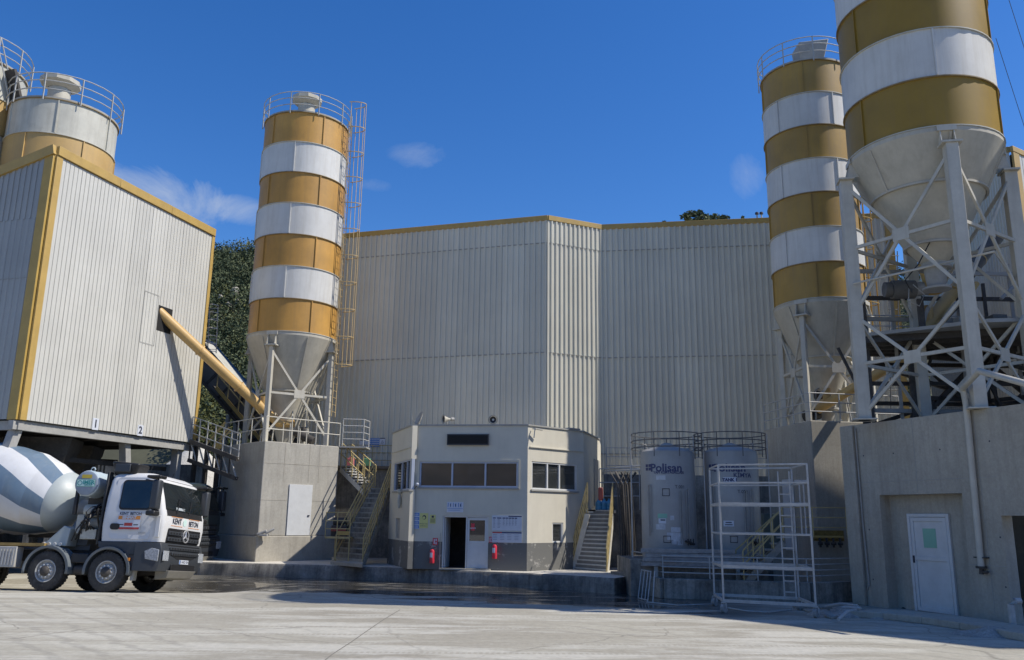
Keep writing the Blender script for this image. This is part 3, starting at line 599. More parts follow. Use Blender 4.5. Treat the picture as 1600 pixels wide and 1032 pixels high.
# underside: floor beams, legs, hoppers
mb = MB(); FL.box(mb, -.1, FL.L+.2, ZB-.32, ZB-.04, -.25, -.05); part(plant, 'floor_beam', mb, mStG)
mb = MB(); FM.box(mb, 0, FM.L, ZB-.32, ZB-.04, -.25, -.05); part(plant, 'floor_beam', mb, mStG)
for k in range(5):
    u = .6+k*(FL.L-1.2)/4; mb = MB().bar(FL.P(u, ZB-.16, -.3), FL.P(u, ZB-.16, -7.2), .18, .24); part(plant, 'floor_beam', mb, mDk)
for (u, o, u2, o2) in ((.25, -.3, -1.0, -.35), (5.1, -.35, 5.95, -.35), (FL.L-.5, -.35, FL.L-.45, -.4), (.3, -6.8, .3, -6.8), (FL.L-.4, -6.8, FL.L-.4, -6.8), (2.4, -3.4, 2.4, -3.4)):
    mb = MB().bar(FL.P(u, ZB-.3, o), FL.P(u2, 0, o2), .30, .26); part(plant, 'leg', mb, mStG)
for (u, o, s) in ((2.9, -1.6, .95), (5.9, -3.6, 1.1), (1.2, -4.2, 1.2)):
    c = FL.P(u, 0, o); mb = MB().lathe([(s*1.35, ZB-.34), (s*1.3, ZB-.6), (s*.45, ZB-2.1), (s*.45, ZB-2.4)], (c.x, c.y, 0), 4, a0=R(60), a1=R(420)); part(plant, 'hopper', mb, mDk)
for k in range(7):
    z = ZB-1.0-(k % 3)*.7; o = -1.0-k*.8; mb = MB().bar(FL.P(.2, z, o), FL.P(FL.L-.3, z+random.uniform(-.3, .3), o), .12, .16); part(plant, 'tie_beam', mb, mDk)
# back wall of the bay beneath
for k in range(3):
    pass
bw = MB(); FLb = Face(FL.P(-6, 0, -7.4), FL.P(FL.L-.6, 0, -7.4)); FLb.box(bw, 0, FLb.L, 0, 4.6, -.25, 0)
solo('retaining_wall', bw, mConcD, 'dark stained concrete wall at the back of the loading bay under the raised building', 'wall', bevel=.02)
# ------------------------------------------------------------------ silos
ZV = Vector((0, 0, 1))
def silo(name, label, cx, cy, Rr, z0, z1, nb, legbase, legang, first, bandmats, cone=None, joints=0, plates=5, ladder=None, hatch='box', legs=True, legw=.17, hoops=True, rail=True, group='striped cement silos', legspread=.92, conemats=None, braces=True):
    t = thing(name, label, 'silo', (cx, cy, legbase), 0, group)
    bh = (z1-z0)/nb; C = Vector((cx, cy, 0)); view = math.atan2(-cy, -cx)
    for k in range(nb):
        a, b = z0+k*bh, z0+(k+1)*bh; m = bandmats[(k+first) % 2]; rr = Rr+(.012 if (k+first) % 2 else 0)
        off = view+R(joints)+(R(360/plates/2) if k % 2 else 0)
        for p in range(plates):
            s0, s1 = off+2*math.pi*p/plates, off+2*math.pi*(p+1)/plates-R(.4); mb = MB()
            mb.lathe([(rr, a+.015), (rr, b-.015)], C, 12, s0, s1)
            # bolted vertical flange on the joint
            e = Vector((math.cos(s0), math.sin(s0), 0)); mb.bar(C+e*(rr+.02)+ZV*(a+.03), C+e*(rr+.02)+ZV*(b-.03), .035, .05, up=e)
            part(t, 'shell_plate', mb, m, ang=25)
    for k in range(nb+1):
        z = z0+k*bh; part(t, 'ring_flange', MB().lathe([(Rr-.02, z-.015), (Rr+.052, z-.015), (Rr+.052, z+.015), (Rr-.02, z+.015)], C, 48), pm_ring if (k+first) % 2 else mWa)
    part(t, 'roof', MB().lathe([(Rr+.05, z1+.01), (Rr+.05, z1+.07), (Rr*.5, z1+.28), (.01, z1+.40)], C, 40), mStG)
    # cone in two drums with welded ribs
    if cone:
        cm = conemats or mCone; (zk, rk) = cone[0]; (zt, rt) = cone[-1]
        part(t, 'cone', MB().lathe([(Rr+.03, z0-.02), (Rr+.03, z0-.14), (rk, zk)], C, 48), cm, ang=20)
        for (za, ra), (zb_, rb_) in zip(cone[:-1], cone[1:]):
            part(t, 'cone', MB().lathe([(ra-.02, za), (rb_, zb_)]+([(rb_, zb_-.12)] if zb_ == zt else []), C, 48), cm, ang=20)
            part(t, 'cone_ring', MB().lathe([(ra-.02, za-.03), (ra+.05, za-.03), (ra+.05, za+.03), (ra-.02, za+.03)], C, 40), cm)
        for q in range(6):
            a = view+R(20+60*q); e = Vector((math.cos(a), math.sin(a), 0)); part(t, 'cone_rib', MB().bar(C+e*(Rr+.02)+ZV*(z0-.18), C+e*(rk+.03)+ZV*zk, .06, .05, up=e), cm)
        part(t, 'outlet_valve', MB().lathe([(rt+.1, zt-.10), (rt+.1, zt-.17), (rt*.9, zt-.17), (rt*.7, zt-.7), (rt+.04, zt-.7), (rt+.04, zt-.76), (.01, zt-.76)], C, 16), mStG)
    if legs:
        LP = []
        for q in range(4):
            a = legang+q*math.pi/2; e = Vector((math.cos(a), math.sin(a), 0)); LP.append((C+e*Rr*legspread+e*.12, e))
            f = LP[-1][0]; zt_ = z0-.62
            part(t, 'leg', MB().bar(f+ZV*legbase, f+ZV*zt_, legw, legw*1.1, up=e).bar(f+ZV*legbase, f+ZV*(legbase+.04), legw*2, legw*2), mSt, bevel=.008)
            # gusset bracket: head plate with two webs
            mb = MB(); s_ = Vector((-e.y, e.x, 0)); mb.bar(f-s_*.0+ZV*zt_, f+ZV*(zt_+.05), .50, .42, up=e)
            for sgn in (-1, 1):
                o_ = s_*.17*sgn; w_ = s_*.012
                tri = [f+e*.20+ZV*(zt_+.05), f-e*.50+ZV*(zt_+.05), C+e*(Rr-.02)+ZV*(z0-.05), f+e*.20+ZV*(zt_+.20)]
                tri = [C+e*(Rr+.03)+ZV*(z0-.03), C+e*(Rr+.05)+e*.10+ZV*(zt_+.06), f-e*.35+ZV*(zt_+.06), C+e*(Rr*.86)+ZV*(z0-.3)]
                mb.box8([p+o_-w_ for p in tri]+[p+o_+w_ for p in tri])
            mb.box8([C+e*(Rr+.035)+s_*x_+ZV*z_ for x_, z_ in ((-.24, z0-.16), (.24, z0-.16), (.24, z0-.02), (-.24, z0-.02))]+[C+e*(Rr+.075)+s_*x_+ZV*z_ for x_, z_ in ((-.24, z0-.16), (.24, z0-.16), (.24, z0-.02), (-.24, z0-.02))])
            part(t, 'leg_bracket', mb, mSt)
        if braces:
            tiers = braces
            for q in range(4):
                a, b = LP[q][0], LP[(q+1) % 4][0]
                for (zb, ztp, zh) in tiers:
                    m_ = (a+b)/2; zc = (zb+ztp)/2; nrm = (b-a).cross(ZV).normalized()
                    for (s, e_) in (((a, zb), (b, ztp)), ((b, zb), (a, ztp))):
                        P0, P1 = s[0]+ZV*s[1], e_[0]+ZV*e_[1]; c_ = (P0+P1)/2
                        part(t, 'brace', MB().bar(P0, c_-(P1-P0).normalized()*.12, .085, .06, up=nrm), mSt); part(t, 'brace', MB().bar(c_+(P1-P0).normalized()*.12, P1, .085, .06, up=nrm), mSt)
                    part(t, 'gusset_plate', MB().bar(m_+ZV*(zc-.17)+nrm*.035, m_+ZV*(zc+.17)+nrm*.035, .02, .46, up=(b-a).normalized()), mSt)
                    part(t, 'tie', MB().bar(a+ZV*zh, b+ZV*zh, .07, .09), mSt)
    if rail:
        rr = Rr+.12; K = 28
        for z in (.32, .63, .92): part(t, 'guard_rail', MB().path([C+Vector((math.cos(2*math.pi*i/K), math.sin(2*math.pi*i/K), 0))*rr+ZV*(z1+z) for i in range(K)], .020, 6, True), mRail)
        for i in range(10):
            a = view+2*math.pi*(i+.35)/10; e = Vector((math.cos(a), math.sin(a), 0)); part(t, 'guard_post', MB().bar(C+e*rr+ZV*(z1-.1), C+e*rr+ZV*(z1+.93), .045, .03), mRail)
    if hatch == 'box':
        hc = C+Vector((.1, -.75, 0)); part(t, 'roof_filter', MB().lathe([(.38, z1+.1), (.38, z1+1.0)], hc, 16).lathe([(.01, z1+1.38), (.42, z1+1.32), (.68, z1+1.20), (.68, z1+1.04), (.40, z1+.86)], hc, 10), mCone)
        part(t, 'vent_cap', MB().lathe([(.09, z1), (.09, z1+.35), (.14, z1+.36), (.01, z1+.42)], C+Vector((-.9, -.7, 0)), 10), mSt)
    elif hatch == 'filter':
        hc = C+Vector((-.05, -.9, .12)); mb = MB(); ww = .50
        mb.box8([hc+Vector((-ww, -.3, z1+.1)), hc+Vector((ww*.8, -.3, z1+.1)), hc+Vector((ww*.8, .4, z1+.1)), hc+Vector((-ww, .4, z1+.1)), hc+Vector((-ww*1.1, -.4, z1+.85)), hc+Vector((ww*1.25, -.4, z1+1.02)), hc+Vector((ww*1.25, .5, z1+1.02)), hc+Vector((-ww*1.1, .5, z1+.85))])
        part(t, 'roof_filter', mb, mStG, bevel=.03)
        part(t, 'vent_cap', MB().lathe([(.09, z1), (.09, z1+.4), (.16, z1+.42), (.01, z1+.5)], C+Vector((.95, -.8, 0)), 10), mSt)
    if ladder:
        la, zb, ztp, lm = ladder; e = Vector((math.cos(la), math.sin(la), 0)); s_ = Vector((-e.y, e.x, 0)); base = C+e*(Rr+.22)
        lad = MB()
        for sg in (-1, 1): lad.bar(base+s_*.21*sg+ZV*zb, base+s_*.21*sg+ZV*ztp, .045, .02, up=e)
        lo = part(t, 'ladder', lad, lm)
        n_ = int((ztp-zb)/.30); me = MB().tube(-s_*.21, s_*.21, .011, 6).mesh('rung', lm)
        for i in range(n_):
            r_ = bpy.data.objects.new('rung', me); COL.objects.link(r_); r_.parent = lo; r_.location = mw(t).inverted() @ (base+ZV*(zb+.2+i*.30))
        cb = MB(); hoopz = [zb+2.2+i*(ztp+.9-zb-2.2)/max(1, int((ztp-zb)/1.25)) for i in range(int((ztp-zb)/1.25)+1)]
        for z in hoopz:
            cb2 = MB().path([base+s_*(.34*math.cos(w_))*1.0+e*(.02+.68*math.sin(w_))+ZV*z for w_ in [math.pi*i/10 for i in range(11)]], .022, 5); part(lo, 'cage_hoop', cb2, lm)
        for w_ in (.15, .85, 1.57, 2.3, 3.0):
            p_ = base+s_*(.34*math.cos(w_))+e*(.02+.68*math.sin(w_)); part(lo, 'cage_strap', MB().bar(p_+ZV*hoopz[0], p_+ZV*hoopz[-1], .042, .014, up=e), lm)
    return t
pm_ring = pm('flange_ring_grime', (.27, .20, .10), .7, .2, 4, dirt_amt=.3, dirt=(.15, .12, .08))

# --- left silo on its concrete block
PB = G(413, 877, KZ)                     # front corner of the plinth
YC = 35.6
zt = W(479, 205, YC).z; zb = W(457, 532, YC).z; cx = (W(479, 197, YC).x+W(457, 532, YC).x)/2
print('left silo', cx, YC, zb, zt, W(479, 197, YC).x, W(457, 532, YC).x)
PC = W(414, 689, 32.4); zP = PC.z                     # block top
pr = G(530, 698, zP); pl = G(350, 697, zP); print('block', PC, pr, pl)
F1 = Face(PC, pr); F2 = Face(pl, PC)
zpl = W(403, 838, PC.y).z
ped = thing('silo_plinth', 'pale concrete block with a white metal door under the left striped silo', 'concrete block', (PC.x, PC.y, KZ))
cen = (pr+pl)/2; fb = pr+pl-PC
mb = MB(); F1.holes(mb, 0, F1.L, zpl, zP, [], .3)
foot = [(PC.x, PC.y), (pr.x, pr.y), (fb.x, fb.y), (pl.x, pl.y)]
part(ped, 'block', MB().prism(foot, zpl, zP), mConcP, smooth=False, bevel=.03)
exp = 1.045; foot2 = [((x-cen.x)*exp+cen.x, (y-cen.y)*exp+cen.y) for x, y in foot]
part(ped, 'base_step', MB().prism(foot2, KZ-.02, zpl), mConcD if False else mConc, smooth=False, bevel=.03)
u0_, zd1 = F1.uz(452, 757); u1_, _ = F1.uz(488, 760)
mb = MB(); F1.box(mb, u0_, u1_, zpl+.02, zd1, .012, .045); dr = part(ped, 'door', mb, mDoorW, bevel=.005)
part(dr, 'handle', F1.box(MB(), u1_-.16, u1_-.08, zpl+.75, zpl+.80, .045, .075), mInk)
# board marks cast in the concrete: shallow raised lines
mb = MB()
for z in (zpl+1.35, zpl+2.75): F1.box(mb, .02, F1.L-.02, z-.008, z+.008, .0, .007); F2.box(mb, .02, F2.L-.02, z-.008, z+.008, .0, .007)
for u in (.9, 2.0, 2.45): F1.box(mb, u-.008, u+.008, zd1+.1, zP-.02, .0, .007); F2.box(mb, u*.8-.008, u*.8+.008, zpl, zP-.02, .0, .007)
part(ped, 'formwork_seam', mb, mConc)
bl = (0.5*(PC+fb)); leg_a = math.atan2(W(437, 690, 33.4).y-YC, W(437, 690, 33.4).x-cx)
silo('striped_silo', 'tall cement silo with ochre and white bands and a caged ladder on its right', cen.x*.25+cx*.75, YC, 1.87, zb, zt, 7, zP, R(-100), 0, [mY, mW], cone=((zb-2.35, 1.0), (zb-4.5, .30)), joints=22, ladder=(R(-9), zP+1.3, zt+.25, mYl), braces=[(zP+.4, zb-.8, (zP+.4+zb-.8)/2-.02)])
SL = Vector((cen.x*.25+cx*.75, YC, 0))
rt = thing('platform_railing', 'white guard rail round the top of the concrete block under the left silo', 'railing', (PC.x, PC.y, zP))
railing(rt, [pl+ZV*0, PC+ZV*0, pr+ZV*0], .95, mSt, nr=2, spacing=1.3)
gt_ = thing('access_gate', 'white railed ladder landing standing at the right edge of the left silo block', 'gate', pr)
railing(gt_, [pr+Vector((.1, .1, .05)), pr+Vector((.95, .2, .05)), pr+Vector((1.05, 1.0, .05))], 1.1, mScaf, nr=4, spacing=.9)
part(gt_, 'deck', MB().prism([(pr.x-.1, pr.y), (pr.x+1.1, pr.y+.1), (pr.x+1.1, pr.y+1.1), (pr.x-.1, pr.y+1.1)], zP-.04, zP+.02), mStG)

# --- narrow right silo
YR = 30.5; zt = W(1262, 128, YR).z; zb = W(1276, 482, YR).z; xa, xb = W(1262, 120, YR).x, W(1276, 482, YR).x; print('right silo', xa, xb, zb, zt)
RC = Vector(((xa+xb)/2, YR, 0)); RR = 1.67
c0 = W(1266, 657, 28.4); zQ = c0.z; cl = G(1195, 672, zQ); print('right block', c0, cl)
dv = cl-c0; nv = Vector((-dv.y, dv.x, 0)).normalized()*-3.4
if nv.x < 0: nv = -nv
blockr = thing('silo_plinth', 'shaded grey concrete block under the narrow right silo behind the scaffold', 'concrete block', (c0.x, c0.y, 0))
poly = [c0, c0+nv, cl+nv, cl]; part(blockr, 'block', MB().prism([(p.x, p.y) for p in poly], 0, zQ), mConc, smooth=False, bevel=.03)
Fq = Face(cl, c0); ua, za = Fq.uz(1226, 790); ub, zb2 = Fq.uz(1247, 870)
Fq2 = Face(cl, c0); mb = MB(); Fq2.box(mb, ua, ub, 1.2, W(1236, 748, 29.5).z, .012, .05); part(blockr, 'door', mb, mDoorW)
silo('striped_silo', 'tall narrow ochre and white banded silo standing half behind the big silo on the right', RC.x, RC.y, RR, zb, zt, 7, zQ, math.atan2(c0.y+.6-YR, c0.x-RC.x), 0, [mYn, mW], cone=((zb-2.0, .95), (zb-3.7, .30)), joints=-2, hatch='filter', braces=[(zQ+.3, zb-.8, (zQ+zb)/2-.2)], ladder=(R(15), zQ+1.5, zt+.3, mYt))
rt = thing('platform_railing', 'thin guard rail round the block under the narrow right silo', 'railing', (c0.x, c0.y, zQ)); railing(rt, [cl, c0, c0+nv], .95, mRail, nr=3, spacing=1.3)

# --- right concrete building
P1 = G(1337, 944, 0); P2 = G(1580, 976, 0); FR = Face(P1, P2); zR = (FR.uz(1325, 661)[1]+FR.uz(1600, 637)[1])/2; print('right bld', P1, P2, zR, FR.uz(1325, 661)[1], FR.uz(1600, 637)[1], 'bearing', math.degrees(math.atan2(FR.n.x, FR.n.y)))
FRx = Face(P1, P1+(P2-P1)*1.0)
shed = thing('concrete_shed', 'bare concrete building with a white door carrying the big striped silo', 'building', (P1.x, P1.y, 0))
Lt = FR.uz(1640, 900)[0]
n0, nz = FR.uz(1374, 774); n1, _ = FR.uz(1503, 773); v0, vz = FR.uz(1564, 806)
mb = MB(); FR.holes(mb, 0, Lt, 0, zR, [(n0, n1, -.01, nz), (v0, Lt+.01, -.01, vz)], .35)
part(shed, 'wall', mb, mConc, smooth=False)
mb = MB(); FR.box(mb, n0-.1, n1+.1, 0, nz+.1, -.5, -.34); part(shed, 'niche_wall', mb, mConc)
mb = MB(); FR.box(mb, v0-.1, Lt, 0, vz+.1, -1.6, -1.4); part(shed, 'niche_wall', mb, mConcD)
bk = FR.P(0, 0, -6); bk2 = FR.P(Lt, 0, -6)
a_, b_ = FR.P(0, 0, -.01), FR.P(Lt, 0, -.01)
part(shed, 'side_wall', MB().bar(FR.P(.15, zR/2, -.36), FR.P(.15, zR/2, -5.6), .3, zR-.01), mConc)
part(shed, 'side_wall', MB().bar(FR.P(0, zR/2, -5.75), FR.P(Lt, zR/2, -5.75), .3, zR-.01), mConc)
part(shed, 'roof_slab', MB().prism([(p.x, p.y) for p in (FR.P(.02, 0, -.355), FR.P(Lt, 0, -.355), FR.P(Lt, 0, -5.9), FR.P(.02, 0, -5.9))], zR-.25, zR-.004), mConc, smooth=False)
# pilaster at the left end, with the thin conduit
pu = FR.uz(1353, 900)[0]; mb = MB(); FR.box(mb, -.02, pu, 0, zR-.01, .003, .10); part(shed, 'pilaster', mb, mConc, bevel=.02)
mb = MB().path([FR.P(pu+.06, zR-.1, .04), FR.P(pu+.08, 2.2, .04), FR.P(pu+.13, .55, .04), FR.P(pu+.15, .42, .12)], .022, 8); part(shed, 'conduit', mb, mStG)
# door
du0, dz1 = FR.uz(1419, 803, -.34); du1, _ = FR.uz(1484, 803, -.34); dz0 = FR.uz(1432, 957, -.34)[1]
df = MB(); w_ = .085
for (a, b, c, d) in ((du0, du0+w_, dz0, dz1), (du1-w_, du1, dz0, dz1), (du0+w_, du1-w_, dz1-w_, dz1), (du0+w_, du1-w_, dz0, dz0+.05)): FR.box(df, a, b, c, d, -.338, -.27)
dfo = part(shed, 'door_frame', df, mDoorW, bevel=.008)
mb = MB(); FR.box(mb, du0+w_+.01, du1-w_-.01, dz0+.06, dz1-w_-.01, -.336, -.30); dm = (dz0+dz1)/2+.12
for (a, b, c, d) in ((du0+w_+.01, du0+w_+.10, dz0+.06, dz1-w_-.01), (du1-w_-.10, du1-w_-.01, dz0+.06, dz1-w_-.01), (du0+w_+.1, du1-w_-.1, dm-.05, dm+.05), (du0+w_+.1, du1-w_-.1, dz0+.06, dz0+.18), (du0+w_+.1, du1-w_-.1, dz1-w_-.11, dz1-w_-.01)): FR.box(mb, a, b, c, d, -.299, -.275)
dro = part(shed, 'door', mb, mDoorW, bevel=.006, label='white plastic door with a pale green paper in its upper panel')
gu0, gz1 = FR.uz(1441, 826, -.29); gu1, gz0 = FR.uz(1464, 857, -.29); part(dro, 'notice_paper', FR.box(MB(), gu0, gu1, gz0, gz1, -.298, -.292), mGreen)
part(dro, 'handle', FR.box(MB(), du0+w_+.03, du0+w_+.06, dm-.12, dm+.06, -.274, -.235), mInk)
# formwork joints and tie holes left in the concrete
mb = MB()
for u in (n0-.9+.02, (n0+n1)/2, n1+.55): FR.box(mb, u-.006, u+.006, (nz+.05 if n0 < u < n1 else .2), zR-.02, .0, .006)
for z in (nz+.35, 1.25): FR.box(mb, pu, n0-.01, z-.006, z+.006, 0, .0065); FR.box(mb, n1+.01, v0-.01, z-.006, z+.006, 0, .0065)
FR.box(mb, n0-.01, n1+.01, nz+.344, nz+.356, 0, .0065)
part(shed, 'formwork_seam', mb, mStG)
for (u, z) in ((n0-.45, .7), (n0-.45, 2.0), (n0-.45, 4.0), (n0+.6, 4.0), (n1-.5, 4.0), (n1+.3, 3.2), (n1+.9, 4.1), (n1+.9, 1.9), (n1+.9, .8)):
    c_ = FR.P(u, z, .003); part(shed, 'tie_hole', MB().add([c_+FR.u*.022*math.cos(i*math.pi/4)+ZV*.022*math.sin(i*math.pi/4) for i in range(8)], [tuple(range(8))]), mInk, smooth=False)
c_ = FR.hit(1412, 953, -.33); part(shed, 'drain_hole', MB().add([c_+FR.n*.002+FR.u*.09*math.cos(i*math.pi/6)+ZV*.06*math.sin(i*math.pi/6) for i in range(12)], [tuple(range(12))]), mBlack, smooth=False)
# down pipe
dp = thing('drain_pipe', 'dusty white drain pipe running down the front of the right concrete building', 'pipe', FR.P(FR.uz(1545, 895)[0], FR.uz(1545, 895)[1], .1))
pa = FR.uz(1515, 640); pe = FR.uz(1538, 885)
part(dp, 'pipe', MB().path([W(1625, 606, 17.0), W(1530, 580, 18.6)-Vector((0, 0, -.0)), FR.P(pa[0], pa[1]+.5, .16), FR.P(pa[0], pa[1], .10), FR.P(pe[0], pe[1], .10)], .075, 12), mSt)
part(dp, 'valve', MB().tube(FR.P(pe[0], pe[1], .10), FR.P(pe[0], pe[1]-.05, .10), .12, 12).tube(FR.P(pe[0], pe[1]-.05, .10), FR.P(pe[0], pe[1]-.18, .12), .05, 10).tube(FR.P(pe[0], pe[1]-.14, .12), FR.P(pe[0]+.18, pe[1]-.12, .12), .03, 8), mDk)
part(dp, 'bracket', FR.box(MB(), pe[0]-.16, pe[0]+.16, pe[1]+.18, pe[1]+.21, .0, .13), mDk)
# low kerb along its foot, with spilled concrete
mb = MB(); pts = [G(1330, 965), G(1380, 968), G(1440, 975), G(1500, 984), G(1560, 996), G(1600, 1003)]
for (p, q) in zip(pts[:-1], pts[1:]):
    n_ = Vector((0.92, .39, 0)); h0 = .15
    mb.box8([p, q, q+n_*.9, p+n_*.9, p+ZV*h0, q+ZV*h0, q+n_*.9+ZV*(h0+.02), p+n_*.9+ZV*(h0+.02)])
solo('kerb', mb, mConc, kind='structure', smooth=False, bevel=.02)

# --- big silo over it
L = G(1352, 657, zR); F_ = G(1529, 641, zR); print('legs', L, F_)
vv = F_-L; pv = Vector((-vv.y, vv.x, 0)); BC = (L+F_)/2+pv/2; print('big centre', BC, 'half diag', (L-BC).length)
BC.z = 0
YB = BC.y; RB = 1.99; zb = W(1448, 246, YB).z; BC.x += .08; print('big x', W(1448, 235, YB).x)
bh = 1.43; zt = zb+5*bh
la = math.atan2(F_.y-BC.y, F_.x-BC.x); hd = (L-Vector((BC.x, BC.y, zR))).length
silo('striped_silo', 'big ochre and white striped silo nearest on the right, cut off at top', BC.x, BC.y, RB, zb, zt, 5, zR, la, 0, [mYsh, mW], cone=((W(1450, 313, YB).z, 1.47), (W(1456, 388, YB).z, .70), (W(1460, 412, YB).z, .33)), joints=75, plates=3, legw=.30, braces=[(zR+.15, zR+2.9, zR+1.55), (zR+3.0, zb-.75, (zR+3.0+zb-.75)/2-.02)], legspread=(hd-.12)/RB)
BIG = BC
# --- rear left silos
ZS = ZL-3.0
for k, (px, py, Y, rr, lab) in enumerate(((101, 190, 28.6, 1.80, 'aged white and ochre silo with roof filter rising behind the raised left building'), (-48, 118, 28.0, 1.85, 'white and ochre silo at the left edge of the photo, only its right side showing'))):
    p = W(px, py, Y); bh = 1.30
    silo('plant_silo', lab, p.x, p.y, rr, p.z-5*bh, p.z, 5, p.z-5*bh, 0, 0 if k else 1-1, [mWa if k else mWa, mYa] , legs=False, group='aged silos behind the raised building', joints=-8+30*k, plates=6, hatch='box')
    if k == 0: S0 = p
    else: S1 = p
wk = thing('silo_walkway', 'small dark steel walkway joining the two aged silos behind the raised building', 'walkway', (S0+S1)/2)
a, b = S1+Vector((1.7, -.6, -.15)), S0+Vector((-1.5, -.6, -.15)); part(wk, 'deck', MB().bar(a, b, 1.0, .10), mDk); railing(wk, [a+Vector((0, -.5, 0)), b+Vector((0, -.5, 0))], 1.05, mRail, nr=2, spacing=1.2)
# ------------------------------------------------------------------ control building
K2 = G(823, 893, KZ); F0 = Face((0, K2.y), (1, K2.y))
ZK = W(823, 665.5, K2.y).z
K1, K0, K3, K4 = G(643, 666, ZK), G(613.5, 678, ZK), G(911.5, 675.5, ZK), G(936, 687.5, ZK)
print('control', K0, K1, K2, K3, K4)
mCr = wall_paint(W(823, 849, K2.y).z)
FK0, FK1, FK2, FK3 = Face(K0, K1), Face(K1, K2), Face(K2, K3), Face(K3, K4)
ctl = thing('control_building', 'two storey cream control building with angled front, chipped dark base and sliding windows', 'building', (K2.x, K2.y, KZ))
kb1, kb2 = K4+Vector((.3, 2.2, 0)), K0+Vector((.5, 4.2, 0))
def hole(F, x0, y0, x1, y1):
    u0, z1 = F.uz(x0, y0); u1, z0 = F.uz(x1, y1); return [u0, u1, z0, z1]
hW = hole(FK1, 656, 721.5, 809, 762.5); hD = hole(FK1, 692, 806, 762, 886); hD[2] = KZ+.04
hR = hole(FK2, 831, 721, 902, 768); hSm = hole(FK2, 863, 817, 880, 848); hL = hole(FK0, 616.5, 724, 641, 765); hSl = hole(FK0, 619, 810, 624, 842)
TH = .18
for F, hs in ((FK0, [hL, hSl]), (FK1, [hW, hD]), (FK2, [hR, hSm]), (FK3, [])):
    part(ctl, 'wall', F.holes(MB(), 0, F.L, KZ, ZK, hs, TH), mCr, smooth=False)
Fs = Face(K4, kb1); part(ctl, 'wall', Fs.holes(MB(), 0, Fs.L, KZ, ZK, [], TH), mCr, smooth=False)
Fb = Face(kb2, K0); part(ctl, 'wall', Fb.holes(MB(), 0, Fb.L, KZ, ZK, [], TH), mCr, smooth=False)
Fbb = Face(kb1, kb2); part(ctl, 'wall', Fbb.holes(MB(), 0, Fbb.L, KZ, ZK, [], TH), mCr, smooth=False)
foot = [K0, K1, K2, K3, K4, kb1, kb2]; cc = sum(foot, Vector())/7
def grow(ps, k): return [((p.x-cc.x)*k+cc.x, (p.y-cc.y)*k+cc.y) for p in ps]
part(ctl, 'roof_slab', MB().prism(grow(foot, .95), ZK-.16, ZK-.12), mConc, smooth=False)
part(ctl, 'floor_slab', MB().prism(grow(foot, .93), KZ+2.05, KZ+2.15), mConc, smooth=False)
mb = MB()
for F in (FK0, FK1, FK2, FK3): F.box(mb, -.03, F.L+.03, ZK, ZK+.05, -TH, .04)
part(ctl, 'parapet_coping', mb, mStG)
# inside: desk with clutter seen through the panes
mb = MB(); FK1.box(mb, .2, FK1.L-.2, hW[2]-.35, hW[2]-.05, -1.1, -.5); FK2.box(mb, .2, FK2.L-.5, hR[2]-.3, hR[2]-.02, -1.1, -.5); part(ctl, 'desk', mb, mStG)
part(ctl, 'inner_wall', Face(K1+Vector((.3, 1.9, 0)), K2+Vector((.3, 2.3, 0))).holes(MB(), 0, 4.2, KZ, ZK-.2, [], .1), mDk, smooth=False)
def window(F, h, cuts, fr=.055, label=None, mat=None, sill=True):
    u0, u1, z0, z1 = h; mb = MB(); o0, o1 = -.13, -.02
    for (a, b, c, d) in ((u0, u0+fr, z0, z1), (u1-fr, u1, z0, z1), (u0+fr, u1-fr, z0, z0+fr), (u0+fr, u1-fr, z1-fr, z1)): F.box(mb, a, b, c, d, o0, o1)
    xs = [u0+fr]
    for c in cuts:
        x = u0+(u1-u0)*c; F.box(mb, x-fr*.55, x+fr*.55, z0+fr, z1-fr, o0+.02, o1-.005); xs += [x-fr*.55, x+fr*.55]
    xs.append(u1-fr)
    w = part(ctl, 'window', mb, mat or mFrame, bevel=.005, label=label)
    for a, b in zip(xs[::2], xs[1::2]):
        part(w, 'pane', F.box(MB(), a, b, z0+fr, z1-fr, o0+.04, o0+.05), mGlass, smooth=False)
    if sill: part(w, 'sill', F.box(MB(), u0-.05, u1+.05, z0-.055, z0-.003, -.10, .05), mStG)
    return w
mFrame = pm('window_frame_blue_white', (.42, .46, .54), .4, .04, 3, dirt_amt=.1, dirt=(.3, .3, .28))
window(FK1, hW, [.335, .672], label='wide front window of three sliding panes with bluish white frames')
window(FK2, hR, [.345, .61], mat=mDoorW, label='sunlit three pane window on the right angled wall')
window(FK0, hL, [.42, .72], fr=.045, label='narrow window on the left angled wall')
window(FK2, hSm, [], fr=.05, mat=mDoorW, sill=False, label='small frosted window low on the right angled wall')
mb = MB(); FK0.box(mb, hSl[0], hSl[1], hSl[2], hSl[3], -.1, -.06); part(ctl, 'wall_slot', mb, mStG)
# raised render bands round the windows and the lintel band
mb = MB(); a, b, c, d = hW[0]-.06, hW[1]+.06, hW[2]-.05, hW[3]+.07
for q in ((a, b, hW[3]+.005, d), (a, hW[0]-.003, c, hW[3]+.004), (hW[1]+.003, b, c, hW[3]+.004)): FK1.box(mb, *q, 0, .02)
a, b = hR[0]-.12, FK2.L-.03; zb_ = FK2.uz(865, 702)[1]; FK2.box(mb, .08, FK2.L-.02, zb_-.015, zb_+.015, 0, .05)
part(ctl, 'render_band', mb, mCr)
mb = MB(); FK0.box(mb, .0, FK0.L-.02, FK0.uz(630, 703)[1]-.012, FK0.uz(630, 703)[1]+.012, 0, .03); part(ctl, 'render_band', mb, mCr)
